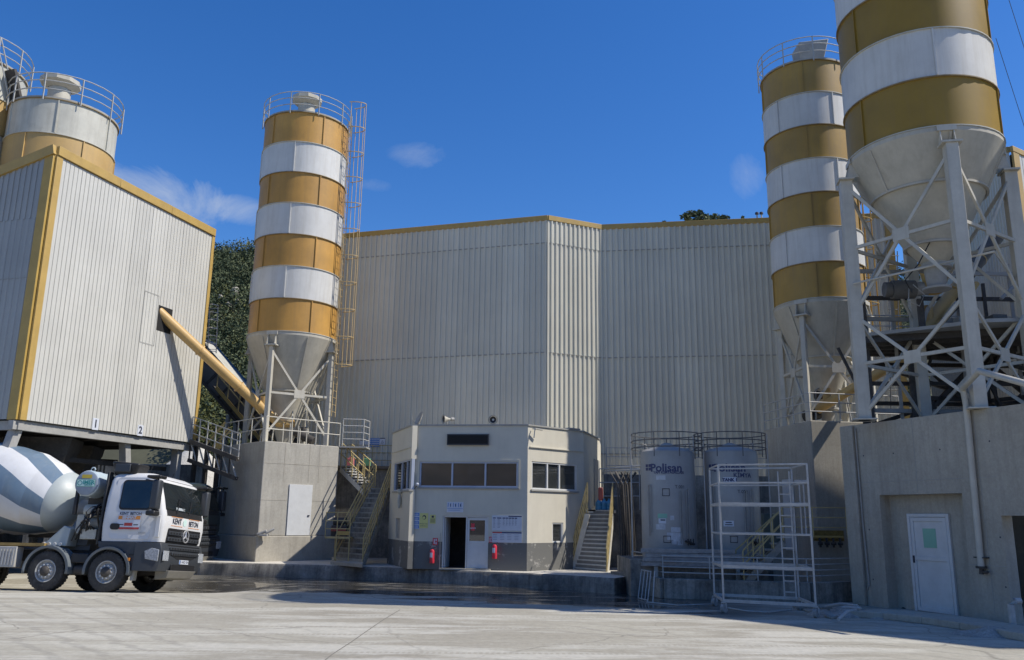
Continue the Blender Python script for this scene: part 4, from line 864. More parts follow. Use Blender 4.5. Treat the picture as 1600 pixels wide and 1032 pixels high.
# double door
u0, u1, z0, z1 = hD; um = FK1.uz(728, 850)[0]; fr = .05
mb = MB()
for q in ((u0, u0+fr, z0, z1), (u1-fr, u1, z0, z1), (u0+fr, u1-fr, z1-fr, z1), (um-.02, um+.02, z0, z1-fr)): FK1.box(mb, *q, -.13, -.03)
part(ctl, 'door_frame', mb, mDoorW, bevel=.004)
mb = MB(); a, b = um+.025, u1-fr-.005; zm = z0+(z1-z0)*.50; st = .075
for q in ((a, a+st, z0+.02, z1-fr-.01), (b-st, b, z0+.02, z1-fr-.01), (a+st, b-st, z0+.02, z0+.10), (a+st, b-st, z1-fr-.09, z1-fr-.01), (a+st, b-st, zm-.04, zm+.04)): FK1.box(mb, *q, -.11, -.06)
FK1.box(mb, a+st, b-st, z0+.10, zm-.04, -.10, -.075)
dl = part(ctl, 'door', mb, mDoorW, label='closed right leaf of the double door, white below and glazed above')
part(dl, 'pane', FK1.box(MB(), a+st, b-st, zm+.04, z1-fr-.09, -.09, -.08), mGlass, smooth=False)
part(dl, 'sticker', FK1.box(MB(), a+st+.05, a+st+.17, zm+.38, zm+.62, -.079, -.076), mRed); 
part(dl, 'sticker', text_on(FK1, MB(), 'ÇEKİNİZ', a+st+.11, zm+.46, .035, -.0755, bold=.002), mSign, smooth=False)
ol = thing_o = MB(); hp = FK1.P(u0+fr+.02, 0, -.1); FK1.box(ol, u0+fr+.01, u0+fr+.04, z0+.02, z1-fr-.01, -.85, -.12); part(ctl, 'door', ol, mDoorW, label='left door leaf swung open inwards')
part(ctl, 'door_step', FK1.box(MB(), u0-.05, u1+.10, KZ, KZ+.05, -.12, .16), mConc)
mb = MB(); uu = FK1.uz(688, 850)[0]; mb.tube(FK1.P(uu, KZ, .03), FK1.P(uu, KZ+1.2, .03), .012, 6); part(ctl, 'earthing_rod', mb, mSt)
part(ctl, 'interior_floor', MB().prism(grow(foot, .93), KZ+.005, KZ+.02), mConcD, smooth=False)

def sign(name, F, x0, y0, x1, y1, mat, label, cat='sign', off=.004, th=.012, group=None):
    u0, z1 = F.uz(x0, y0); u1, z0 = F.uz(x1, y1)
    t = thing(name, label, cat, F.P((u0+u1)/2, z0, off), 0, group)
    part(t, 'board', F.box(MB(), u0, u1, z0, z1, off, off+th), mat, smooth=False)
    return t, u0, u1, z0, z1, off+th+.003
def rects(t, F, q, lst, name='print', mat=mInk, o2=0):
    u0, u1, z0, z1, o = q; mb = MB()
    for (a, b, c, d) in lst:
        mb.add([F.P(u0+(u1-u0)*a, z1-(z1-z0)*d, o+o2), F.P(u0+(u1-u0)*b, z1-(z1-z0)*d, o+o2), F.P(u0+(u1-u0)*b, z1-(z1-z0)*c, o+o2), F.P(u0+(u1-u0)*a, z1-(z1-z0)*c, o+o2)], [(0, 1, 2, 3)])
    part(t, name, mb, mat, smooth=False)
def lettering(t, F, q, txt, fu, fz, fh, mat=mInk, bold=.0, o2=0, **k):
    u0, u1, z0, z1, o = q; part(t, 'lettering', text_on(F, MB(), txt, u0+(u1-u0)*fu, z1-(z1-z0)*fz, (z1-z0)*fh, o+o2, bold=bold, **k), mat, smooth=False)
# LED message board
t, *q = sign('message_board', FK1, 699.5, 679, 764, 696, mTG, 'long black message board high on the control building front', 'display', th=.09)
rects(t, FK1, q, [(.02, .98, .1, .9)], 'screen', mBlack); 
# four blue instruction signs in a strip
t, *q = sign('safety_sign', FK1, 640.5, 801, 655, 827, mSign, 'strip of four blue mandatory safety signs left of the door')
for k in range(4):
    rects(t, FK1, q, [(.38, .98, .03+.25*k, .21+.25*k)], 'print', mBlue); rects(t, FK1, q, [(.46, .9, .08+.25*k+.04*j, .10+.25*k+.04*j) for j in range(3)], 'print', mSign, .002)
    u0, u1, z0, z1, o = q; c = FK1.P(u0+(u1-u0)*.19, z1-(z1-z0)*(.12+.25*k), o); mb = MB(); n_ = 12
    mb.add([c+FK1.u*.05*math.cos(2*math.pi*i/n_)+ZV*.05*math.sin(2*math.pi*i/n_) for i in range(n_)], [tuple(range(n_))]); part(t, 'pictogram', mb, mBlue, smooth=False)
t, *q = sign('safety_sign', FK1, 655.6, 802, 668.5, 825.5, mYel, 'yellow notice with a masked head drawing next to the blue sign strip')
u0, u1, z0, z1, o = q; c = FK1.P((u0+u1)/2+.02, z1-.14, o); mb = MB(); mb.add([c+FK1.u*.07*math.cos(2*math.pi*i/14)+ZV*.075*math.sin(2*math.pi*i/14) for i in range(14)], [tuple(range(14))]); part(t, 'pictogram', mb, mInk, smooth=False)
mb = MB(); mb.add([c+FK1.n*.002-FK1.u*.01-ZV*.015+FK1.u*.05*math.cos(2*math.pi*i/14)+ZV*.045*math.sin(2*math.pi*i/14) for i in range(14)], [tuple(range(14))]); part(t, 'pictogram', mb, mYel, smooth=False)
lettering(t, FK1, q, 'MASKE TAK', .5, .72, .075); lettering(t, FK1, q, 'ZORUNLU', .5, .86, .07)
t, *q = sign('safety_sign', FK1, 672, 804.5, 680.5, 818.5, mYel, 'small pale yellow notice right of the masked head sign'); rects(t, FK1, q, [(.3, .7, .1, .35)]+[(.1, .9, .45+.12*j, .50+.12*j) for j in range(4)])
# bluish plate over the door
t, *q = sign('notice_board', FK1, 698.5, 784.5, 724, 801, mSign, 'bluish white plate with faded print above the open door', 'notice board')
rects(t, FK1, q, [(.06+.155*i, .10+.155*i, .1, .5) for i in range(6)]+[(.04, .96, .62, .66), (.1, .8, .78, .82)], 'print', mBlue)
rects(t, FK1, q, [(.2+.3*i, .24+.3*i, .2, .45) for i in range(3)], 'print', mInk, .002)
# big timetable board right of the door, two sheets
t, *q = sign('notice_board', FK1, 769, 805.5, 815.5, 830, mSign, 'wide white emergency plan sheet with blue heading right of the door, upper of two', 'notice board')
rects(t, FK1, q, [(.55, .99, .02, .09)], 'print', mInkB)
for cx_, w_ in ((.08, .09), (.24, .14), (.40, .09), (.50, .08), (.60, .09), (.70, .08), (.80, .08)):
    rects(t, FK1, q, [(cx_-w_/2, cx_+w_/2, .14, .21)]+[(cx_-w_/2.6, cx_+w_/3.1*(.6+.4*((i*3) % 2)), .27+.085*i, .29+.085*i) for i in range(5 if cx_ > .3 else 7)], 'print', mInkB)
t, *q = sign('notice_board', FK1, 769, 831, 815.5, 848.5, mSign, 'white sheet with a red and blue heading bar, lower of two right of the door', 'notice board')
rects(t, FK1, q, [(.01, .33, .02, .14)], 'print', mInkR); rects(t, FK1, q, [(.33, .99, .02, .14)], 'print', mInkB)
rects(t, FK1, q, [(.03+.24*i, .17+.24*i, .25+.15*j, .29+.15*j) for i in range(4) for j in range(4)], 'print', pm('print_grey', (.28, .3, .36), .6, .1))
# fire extinguishers with their little signs
def extinguisher(px, py0, py1, label, F=FK1):
    u, z1 = F.uz(px, py0); _, z0 = F.uz(px, py1); h = z1-z0; r = h*.155; c = F.P(u, 0, r+.05)
    t = thing('fire_extinguisher', label, 'fire extinguisher', F.P(u, z0, r+.05), 0, 'red extinguishers on the control building front')
    part(t, 'cylinder', MB().lathe([(.01, z0), (r*.9, z0), (r, z0+.03), (r, z0+h*.74), (r*.75, z0+h*.83), (r*.3, z0+h*.87), (.01, z0+h*.87)], c, 20), mRed)
    part(t, 'valve', MB().lathe([(r*.35, z0+h*.86), (r*.35, z0+h*.93), (.01, z0+h*.94)], c, 10).bar(c+F.u*(-.02)+ZV*(z0+h*.95), c+F.u*.11+ZV*(z0+h*.99), .025, .015), mInk)
    part(t, 'hose', MB().path([c+F.u*r*.3+ZV*(z0+h*.9), c+F.u*r*1.5+ZV*(z0+h*.8), c+F.u*r*1.35+ZV*(z0+h*.35)], .012, 6), mInk)
    lb = MB(); lb.lathe([(r+.003, z0+h*.36), (r+.003, z0+h*.66)], c, 10, math.atan2(F.n.y, F.n.x)-1.0, math.atan2(F.n.y, F.n.x)+.35); part(t, 'paper_label', lb, mSign)
    part(t, 'bracket', F.box(MB(), u-.05, u+.05, z0+h*.6, z0+h*.66, 0, .06), mInk); return t
extinguisher(677, 855, 880, 'red fire extinguisher hanging left of the open door')
extinguisher(774, 847.5, 873, 'red fire extinguisher hanging right of the door below the notice sheets')
for k, (x0, y0, x1, y1) in enumerate(((676.5, 841, 684, 852), (764.5, 839, 769, 848.5))):
    t, *q = sign('extinguisher_sign', FK1, x0, y0, x1, y1, mRed, ('small faded red sign above the extinguisher left of the door', 'small red sign above and left of the extinguisher right of the door')[k], off=.004 if k == 0 else .004)
    rects(t, FK1, q, [(.2, .42, .15, .85), (.55, .8, .1, .45), (.55, .8, .6, .9)], 'print', mSign)
# loudspeakers, dish, cameras
def horn(px, py, dirv, label, s=.135):
    b = W(px, py, (FK1.p0+(FK1.p1-FK1.p0)*.6).y+.3); b.z = ZK+.05; t = thing('horn_loudspeaker', label, 'loudspeaker', b, 0, 'horn loudspeakers on the control building roof')
    d = Vector(dirv).normalized(); c = b+ZV*.20; ax = d.to_track_quat('Z', 'Y').to_matrix().to_4x4(); ax.translation = c
    part(t, 'horn', MB().lathe([(.03, -.14), (.045, -.05), (.085, .05), (s, .16), (s+.012, .17), (s-.005, .175), (.075, .06), (.01, .04)], None, 20, axis=ax), mSt)
    part(t, 'driver', MB().lathe([(.01, -.26), (.065, -.25), (.065, -.13), (.01, -.12)], None, 14, axis=ax), mStG); part(t, 'bell', MB().lathe([(.01, .12), (.035, .11), (.045, .04), (.01, .03)], None, 12, axis=ax), mSign)
    part(t, 'bracket', MB().tube(b, c, .018, 6), mStG)
    part(t, 'throat', MB().lathe([(.16, .165), (.01, .09)], None, 20, axis=ax), mTB)
horn(699, 662, (-1, -.55, -.05), 'horn loudspeaker turned left at the left part of the control building roof'); horn(771, 663, (-.1, -1, -.08), 'horn loudspeaker facing the yard, mid roof of the control building')
b = W(655, 664, K1.y+.5); b.z = ZK-.02; t = thing('satellite_dish', 'thin satellite dish seen edge-on at the left corner of the control building roof', 'satellite dish', b)
ax = Vector((-.8, -.35, .35)).to_track_quat('Z', 'Y').to_matrix().to_4x4(); ax.translation = b+ZV*.32
part(t, 'dish', MB().lathe([(.01, -.05), (.12, -.04), (.22, -.01), (.29, .03), (.30, .035), (.22, .005), (.12, -.025), (.01, -.035)], None, 24, axis=ax), mStG); part(t, 'mast', MB().tube(b, b+ZV*.34, .02, 6), mStG); part(t, 'feed_arm', MB().path([b+ZV*.08, b+Vector((-.22, -.12, .25)), b+Vector((-.26, -.14, .42))], .01, 5), mStG)
b = FK2.P(.18, ZK-.10, .05); t = thing('security_camera', 'white camera bracket at the upper left of the sunlit angled wall', 'security camera', b)
part(t, 'bracket', MB().bar(b, b+FK2.n*.12, .03, .03).bar(b+FK2.n*.12-ZV*.0, b+FK2.n*.12-ZV*.32-FK2.u*.05, .035, .035), mSt); part(t, 'camera_body', MB().bar(b+FK2.n*.12+ZV*.0, b+FK2.n*.20+FK2.u*.28+ZV*.02-ZV*.05, .06, .055), mSt, bevel=.008)
b = FK1.P(FK1.uz(653, 757)[0], FK1.uz(653, 757)[1], .02); t = thing('security_camera', 'small dome camera left of the wide front window', 'security camera', b); part(t, 'dome', MB().lathe([(.01, .05), (.05, .04), (.06, 0), (.04, -.05), (.01, -.06)], b+FK1.n*.07, 14), mSign); part(t, 'bracket', MB().tube(b, b+FK1.n*.07+ZV*.04, .018, 6), mStG)
mb = MB(); c0_ = FK1.P(FK1.uz(652, 759)[0], FK1.uz(652, 759)[1], .015); c1_ = FK1.P(.03, FK1.uz(645, 771)[1], .02); mb.path([c0_, (c0_+c1_)/2-ZV*.03, c1_], .008, 5); solo('cable', mb, mInk, 'thin cable sagging from the dome camera to the wall corner', 'cable')
# bag hanging on the left angled wall, small box on roof
u, z = FK0.uz(628, 776); b = FK0.P(u, z-.2, .1); t = thing('hanging_bag', 'off-white bag tied on the left angled wall of the control building', 'bag', b)
part(t, 'bag', MB().lathe([(.01, z-.42), (.05, z-.40), (.075, z-.2), (.07, z-.05), (.04, z+.06), (.10, z+.16), (.09, z+.24), (.01, z+.26)], FK0.P(u, 0, .09), 12), mWa)
t = solo('roof_lamp', FK2.box(MB(), FK2.L*.72, FK2.L*.92, ZK+.055, ZK+.10, -.25, .06), mStG, 'flat floodlight lying on the parapet of the sunlit angled wall', 'floodlight')
# door + AC on the right side wall
mb = MB(); FK3.box(mb, FK3.L*.62, FK3.L*.98, KZ+2.2, KZ+4.0, .004, .03); part(ctl, 'door', mb, mStG, label='grey upper floor door on the narrow right side wall')

# ------------------------------------------------------------------ stairs
def stairs(name, label, b0, b1, t0, t1, n, mat, rail_mat, sides=(0, 1), stringer=True, rh=.95, closed=True, group=None, nr=4, solid=False):
    """b0,b1: left/right ends of the lowest nosing line on the ground; t0,t1: of the top"""
    t = thing(name, label, 'staircase', (b0+b1)/2, 0, group)
    for k in range(n):
        f, g = (k+.0)/n, (k+1.)/n; a, b, c, d = b0.lerp(t0, f), b1.lerp(t1, f), b1.lerp(t1, g), b0.lerp(t0, g)
        z = b0.z+(t0.z-b0.z)*g
        lo = [Vector((p.x, p.y, z-.045)) for p in (a, b, c, d)]; hi = [Vector((p.x, p.y, z)) for p in (a, b, c, d)]
        ov = (a-d).normalized()*.03; ov.z = 0
        lo[0] += ov; lo[1] += ov; hi[0] += ov; hi[1] += ov
        part(t, 'tread', MB().box8(lo+hi), mat, smooth=False)
        if closed:
            zr = z-(t0.z-b0.z)/n; w = (d-a).normalized()*.02; w.z = 0
            part(t, 'riser', MB().box8([Vector((p.x, p.y, zr)) for p in (a, b, b+w, a+w)]+[Vector((p.x, p.y, z-.046)) for p in (a, b, b+w, a+w)]), mConcD if mat is mStepD else mRiser, smooth=False)  # darker risers put the shade between lit treads into the colour
    for (p, q) in ((b0, t0), (b1, t1)):
        if stringer: part(t, 'stringer', MB().bar(p-ZV*.16, q-ZV*.16, .04, .20), mat)
    for si in sides:
        p, q = ((b0, t0), (b1, t1))[si]; m = 4
        for i in range(m+1): f = p.lerp(q, i/m); part(t, 'post', MB().bar(f-ZV*.1, f+ZV*rh, .035, .035), rail_mat)
        for k in range(nr):
            h = rh*(k+1)/nr; part(t, 'rail', MB().bar(p+ZV*h, q+ZV*h, .035, .035), rail_mat)
    return t
# right-hand stairs to the upper floor
zt_ = 2.45
sb0, sb1 = G(893, 899, KZ*.55), G(948, 904, KZ*.55); st0, st1 = G(918, 797, zt_) if False else W(918, 797, 30.0), W(958, 797, 30.0); st0.z = st1.z = (st0.z+st1.z)/2
print('stair', sb0, sb1, st0, st1)
rs = stairs('staircase', 'straight grey staircase with faded yellow rails right of the control building', sb0, sb1, st0, st1, 16, mStep, mYr)
part(rs, 'landing', MB().prism([(st0.x-.05, st0.y), (st1.x+.1, st1.y), (st1.x+.2, st1.y+2), (st0.x-.0, st0.y+2)], st0.z-.1, st0.z), mStep, smooth=False)
part(rs, 'foot_block', MB().prism([(G(889, 908, 0).x, G(889, 908, 0).y+.15), (G(958, 913, 0).x, G(958, 913, 0).y+.15), (sb1.x+.06, sb1.y+.02), (sb0.x-.04, sb0.y+.02)], 0, sb0.z), mStep, smooth=False)
# blue water bottles on the landing
for k, (px, lab) in enumerate(((936, 'blue water bottle at the left on the top stair landing'), (944, 'blue water bottle in the middle on the top stair landing'), (952, 'blue water bottle at the right on the top stair landing'))):
    c = W(px, 797, st0.y+.35); c.z = st0.z; solo('water_bottle', MB().lathe([(.01, 0), (.12, 0), (.13, .03), (.13, .10), (.12, .12), (.13, .14), (.13, .26), (.05, .34), (.04, .40), (.01, .40)], c, 14), mBlueP, lab, 'water bottle', 'blue water bottles on the landing')
t = thing('landing_railing', 'grey pipe railing behind the top landing beside the control building', 'railing', st0+Vector((0, 1.9, 0)))
railing(t, [W(937, 797, 31.5)*1, W(1000, 797, 31.5)], 1.5, mRail, nr=3, spacing=1.2)
# left stairs: lower flight going up right, landing, upper flight going up left
z1_ = W(600, 766, 31.5).z
lb0, lb1 = G(522, 879, KZ+.02), G(566, 883, KZ+.02); lt0, lt1 = W(583, 762, 33.0), W(609, 764, 33.0); lt0.z = lt1.z = (lt0.z+lt1.z)/2
print('lstair', lb0, lb1, lt0, lt1)
ls_ = stairs('staircase', 'dark lower stair flight with yellow rails rising to the right beside the control building', lb0, lb1, lt0, lt1, 15, mStepD, mYr)
part(ls_, 'landing', MB().prism([(lt0.x-.1, lt0.y), (lt1.x+.3, lt1.y), (lt1.x+.4, lt1.y+1.3), (lt0.x-.1, lt0.y+1.3)], lt0.z-.08, lt0.z), mStepD, smooth=False)
for k in range(2):
    part(ls_, 'foot_step', MB().prism([(G(x, y, KZ).x, G(x, y, KZ).y) for x, y in ((518-2*k, 879.5+3.2*k), (566, 884+3.2*k))]+[(lb1.x, lb1.y+.3), (lb0.x, lb0.y+.3)], KZ, KZ+.20-.09*k), mConc, smooth=False)
ut0, ut1 = W(532, 730, 35.6), W(548, 727, 36.2); ub0, ub1 = W(568, 764, 33.6), W(586, 758, 34.4)
z_u = (ut0.z+ut1.z)/2; ut0.z = ut1.z = z_u; ub0.z = ub1.z = lt0.z
us_ = stairs('staircase', 'narrow upper flight with pale ladder-like steps rising left to the upper walkway', ub0, ub1, ut0, ut1, 8, mScaf, mYr, nr=2, closed=False)
# upper walkway at the foot of the hall wall with yellow railing
wy = 37.0; w0, w1 = W(528, 735, wy), W(625, 738, wy); w0.z = w1.z = z_u+.05
up = thing('walkway', 'upper walkway with thin yellow railing along the foot of the hall behind the stairs', 'walkway', w0)
part(up, 'deck', MB().prism([(w0.x, w0.y-.6), (w1.x+1, w1.y-.6), (w1.x+1, w1.y+2.2), (w0.x, w0.y+2.2)], w0.z-.12, w0.z), mDk, smooth=False)
railing(up, [w0+Vector((.2, .8, 0)), w1+Vector((.9, .8, 0))], 1.0, mYr, nr=3, spacing=1.3, r=.018)
rw = MB().prism([(w0.x-1.6, w0.y-.4), (w1.x+.9, w1.y-.4), (w1.x+.9, w1.y+.0), (w0.x-1.6, w0.y+.0)], 0, w0.z-.13); solo('retaining_wall', rw, mConcD, 'dark stained concrete wall under the upper walkway behind the left stairs', 'wall', smooth=False)
# red and green bits on the walkway
for px, py, m, lab, nm in ((547, 729, pm('faded_pink_plastic', (.55, .16, .17), .5, .1), 'faded pink jerry can at the left end of the upper walkway', 'jerry_can'), (573, 729, pm('faded_green_plastic', (.14, .34, .18), .5, .1), 'small green crate on the upper walkway railing side', 'crate')):
    c = W(px, py, wy-.2); c.z = w0.z+.001; solo(nm, MB().box(c.x-.16, c.x+.16, c.y-.1, c.y+.1, c.z, c.z+.34).box(c.x-.05, c.x+.05, c.y-.04, c.y+.04, c.z+.341, c.z+.40), m, lab, 'container', bevel=.02)
# small yellow railed landing beside the lower stairs, with dark machine
yl = thing('railed_landing', 'small yellow railed steel landing left of the lower stair flight', 'railing', W(508, 838, 30.2))
pA, pB, pC = W(508, 839, 31.6), W(526, 840, 31.5), W(546, 842, 31.4)
for p in (pA, pB, pC): p.z = pA.z
railing(yl, [pA, pB, pC], .88, mYr, nr=3, spacing=.5, r=.02); part(yl, 'deck', MB().prism([(pA.x, pA.y), (pC.x, pC.y), (pC.x, pC.y+.8), (pA.x, pA.y+.8)], pA.z-.06, pA.z), mYr)
for p in (pB, pC): part(yl, 'leg', MB().bar(Vector((p.x, p.y, KZ)), p, .035, .035), mYr)
part(yl, 'toe_plate', MB().bar(pB+ZV*.14, pC+ZV*.14, .02, .14), mYt)
pm_ = W(531, 826, 32.6); solo('pump_motor', MB().box(pm_.x-.3, pm_.x+.3, pm_.y-.2, pm_.y+.2, pm_.z-.3, pm_.z+.12).tube(pm_+Vector((-.25, 0, .25)), pm_+Vector((.25, 0, .25)), .16, 12), mDk, 'dark pump motor standing behind the yellow railed landing', 'motor', bevel=.02)
solo('motor_guard', MB().box(pm_.x-.28, pm_.x+.28, pm_.y-.26, pm_.y-.215, pm_.z-.10, pm_.z+.02), pm('dull_red_paint', (.28, .05, .04), .5, .2), 'dull red guard bar in front of the dark pump motor', 'guard', bevel=.008)
# steel columns seen left of the stairs
for k, px in enumerate((591,)): pass
# safety boards on the hall wall
t, *q = sign('warning_board', FA, 563.5, 686.5, 577, 703, mSign, 'grey white warning board, leftmost of three on the hall wall', off=.10); rects(t, FA, q, [(.1, .9, .02, .16)], 'print', mInk); u0, u1, z0, z1, o = q
for (t_, q_, m_, sc_) in ((t, q, mInk, .22),):
    c = FA.P((u0+u1)/2, z0+(z1-z0)*.42, o); s = (z1-z0)*.22; mb = MB(); tri = [c+FA.u*(-s)-ZV*s*.8, c+FA.u*s-ZV*s*.8, c+ZV*s*.9]; mb.path(tri, .014, 4, True); part(t, 'pictogram', mb, mInk)
t, *q = sign('warning_board', FA, 578.5, 685.5, 594, 698.5, mBlue, 'blue board with rows of white writing, middle of three on the hall wall', off=.10)
for k in range(4): rects(t, FA, q, [(.25, .95, .08+.24*k, .20+.24*k), (.04, .18, .08+.24*k, .20+.24*k)], 'print', mSign); rects(t, FA, q, [(.3+.1*i, .36+.1*i, .12+.24*k, .17+.24*k) for i in range(6)], 'print', mBlue, .003)
t, *q = sign('warning_board', FA, 594.8, 684.8, 603.5, 695.5, mSign, 'small white board with a warning triangle, rightmost of three on the hall wall', off=.10); rects(t, FA, q, [(.05, .95, .02, .14)], 'print', mInk); u0, u1, z0, z1, o = q
c = FA.P((u0+u1)/2, z0+(z1-z0)*.4, o); s = (z1-z0)*.22; part(t, 'pictogram', MB().path([c+FA.u*(-s)-ZV*s*.8, c+FA.u*s-ZV*s*.8, c+ZV*s*.9], .012, 4, True), mInk)

# ------------------------------------------------------------------ tanks
YT_ = 26.8
def tank(pxc, label, txt2, extra):
    c = W(pxc, 780, YT_); rr = 41.5/1300*(YT_*math.cos(PITCH)+.3); z0 = W(pxc, 858, YT_-rr).z-.3; z1 = W(pxc, 701, YT_-rr).z; c.z = 0
    t = thing('chemical_tank', label, 'tank', (c.x, c.y, z0), 0, 'grey fibreglass additive tanks')
    part(t, 'shell', MB().lathe([(rr*.98, z0), (rr, z0+.05), (rr, z1-.16), (rr*.97, z1-.06), (rr*.85, z1+.02), (rr*.4, z1+.11), (.01, z1+.13)], c, 48), mPoly)
    part(t, 'lid', MB().lathe([(.2, z1+.08), (.26, z1+.1), (.26, z1+.16), (.08, z1+.24), (.01, z1+.25)], c, 16), mStG)
    for s_ in (-1.15, .95):
        a = math.atan2(-c.y, -c.x)+s_; e = Vector((math.cos(a), math.sin(a), 0)); part(t, 'lifting_lug', MB().path([c+e*(rr*.8)+ZV*(z1-.02), c+e*(rr*.85)+ZV*(z1+.16), c+e*(rr*1.0)+ZV*(z1+.18), c+e*(rr+.05)+ZV*(z1-.05)], .022, 8), mStG)
    view = math.atan2(-c.y, -c.x)
    def ang(px): s = (px-pxc)/41.5; return view+math.asin(max(-1, min(1, s)))
    def zz(py): return W(pxc, py, YT_-rr).z
    def wrap(mbt, px, py, off=.006):
        a0 = ang(px); mb = MB(); mb.add([c+Vector((math.cos(a0+v.x/rr), math.sin(a0+v.x/rr), 0))*(rr+off+v.z)+ZV*(zz(py)+v.y) for v in mbt.v], mbt.f); return mb
    def patch(x0, x1, y0, y1, mat, name='paper', off=.006):
        mb = MB(); mb.lathe([(rr+off, zz(y1)), (rr+off, zz(y0))], c, 6, ang(x0), ang(x1)); part(t, name, mb, mat)
    part(t, 'lettering', wrap(text_mb('Polisan', .235, bold=.009, sx=1.08), pxc-2, 731.5), mInkB, smooth=False)
    for (x, y) in ((0, 0), (1, 0), (0, 1), (1, 1)): patch(pxc-32.5+4.4*x, pxc-29+4.4*x, 725+5.5*y, 729.5+5.5*y, mInkB, 'logo')
    part(t, 'lettering', wrap(text_mb(txt2[0], txt2[1], bold=.004), pxc+txt2[2], txt2[3]), mInkB, smooth=False)
    for a in extra(pxc): patch(*a)
    return t, c, rr, z0, z1, ang, zz, wrap, part
e1_ = lambda p: [(p-17, p-3, 743, 750, mPatch), (p-16, p-2, 803, 810, mGreen), (p-15, p-4, 810.6, 818.5, mSign), (p-12, p-5, 812, 814, mInk, 'print', .009), (p-19, p-5, 819.5, 828, mPatch), (p+3, p+17, 824, 832, mPatch), (p-3, p+8, 832.5, 844, mPatch), (p+6, p+19, 833, 846, mPatch), (p+12, p+20, 843, 852, mPatch), (p+4, p+11, 845, 851, mPatch), (p+2, p+8, 806, 813, mPatch)]
t1 = tank(1044, 'grey additive tank with white writing patches, the left of two', ('YAPI KİMYASALLARI', .075, 2, 741.5 if False else 738.5), e1_)
part(t1[0], 'lettering', t1[7](text_mb('T.001', .10), 1062, 761), mInk, smooth=False)
e2_ = lambda p: [(p-12, p+8, 746, 754, mSign), (p-14, p+1, 814, 823, mSign), (p-11, p-2, 816, 817.6, mInk, 'print', .009), (p-12, p-1, 819.6, 821, mInk, 'print', .009)]
t2 = tank(1144, 'grey additive tank seen through the scaffold, the right of two', ('KİMYA', .13, 17, 743), e2_)
part(t2[0], 'lettering', t2[7](text_mb('TANK 1', .09, bold=.008), 1142, 750.2, .010), mInkB, smooth=False); part(t2[0], 'lettering', t2[7](text_mb('T.002', .10), 1160, 768.5), mInk, smooth=False)
mFr = mStG
for tk, pxs in ((t1, ((1041, 764, 775), (1041, 838, 848), )), (t2, ((1144, 838, 848), ))):
    t, c, rr, z0, z1, ang, zz, wrap, _ = tk
    for (x, ya, yb) in pxs:       # small square hatches
        a0, a1 = ang(x-5), ang(x+5); zA, zB = zz(yb), zz(ya); p = [c+Vector((math.cos(a), math.sin(a), 0))*(rr+.015)+ZV*z for a, z in ((a0, zA), (a1, zA), (a1, zB), (a0, zB))]; part(t, 'hatch_frame', MB().path(p, .012, 4, True), mInk)
    x_ = t1[1] if t is t1[0] else t2[1]; base_px = 1044 if t is t1[0] else 1144
    for (dx, ya, yb) in ((-28, 757, 838), (17, 766, 850), (26, 763, 850)):
        a0 = ang(base_px+dx); e = Vector((math.cos(a0), math.sin(a0), 0)); a1 = ang(base_px+dx+3); e1v = Vector((math.cos(a1), math.sin(a1), 0)); part(t, 'pipe', MB().path([c+e*(rr+.03)+ZV*zz(yb), c+e*(rr+.04)+ZV*zz(ya+2), c+e1v*(rr+.05)+ZV*zz(ya), c+e1v*(rr+.04)+ZV*zz(yb-6)], .014, 6), mStG)
    for k in range(3):
        a0 = ang(base_px+24+3.5*k); e = Vector((math.cos(a0), math.sin(a0), 0)); part(t, 'valve', MB().tube(c+e*rr+ZV*(zz(846)-.04*k), c+e*(rr+.16)+ZV*(zz(846)-.04*k), .035, 8).tube(c+e*(rr+.12)+ZV*(zz(846)-.12), c+e*(rr+.12)+ZV*(zz(846)+.08), .02, 6), mDk)
    # caged guard rail standing round the tank top
    g = thing('tank_railing', ('dark round guard rail over the left additive tank' if t is t1[0] else 'dark round guard rail over the right additive tank'), 'railing', (c.x, c.y, z0), 0, 'guard rails round the tank tops')
    K = 24; r2 = rr+.28
    ringp = lambda z: [c+Vector((math.cos(2*math.pi*i/K), math.sin(2*math.pi*i/K), 0))*r2+ZV*z for i in range(K)]
    for z in (z1+.05, z1+.27, z1+.50): part(g, 'rail', MB().path(ringp(z), .017, 5, True), mRailD)
    for i in range(9):
        a = view_ = math.atan2(-c.y, -c.x)+2*math.pi*(i+.5)/9; e = Vector((math.cos(a), math.sin(a), 0)); part(g, 'post', MB().tube(c+e*r2+ZV*(z1-.25), c+e*r2+ZV*(z1+.5), .016, 5), mRailD)
    for s_ in (-1.5, 1.5):
        a = math.atan2(-c.y, -c.x)+s_; e = Vector((math.cos(a), math.sin(a), 0)); tt = Vector((-e.y, e.x, 0))
        lo = part(g, 'ladder', MB().tube(c+e*(rr+.3)+tt*.16+ZV*z0, c+e*(rr+.3)+tt*.16+ZV*(z1+.5), .018, 5).tube(c+e*(rr+.3)-tt*.16+ZV*z0, c+e*(rr+.3)-tt*.16+ZV*(z1+.5), .018, 5), mRail)
        for i in range(12): z = z0+.3*i+.2; part(lo, 'rung', MB().tube(c+e*(rr+.3)+tt*.16+ZV*z, c+e*(rr+.3)-tt*.16+ZV*z, .012, 5), mRail)
z0t = t1[3]
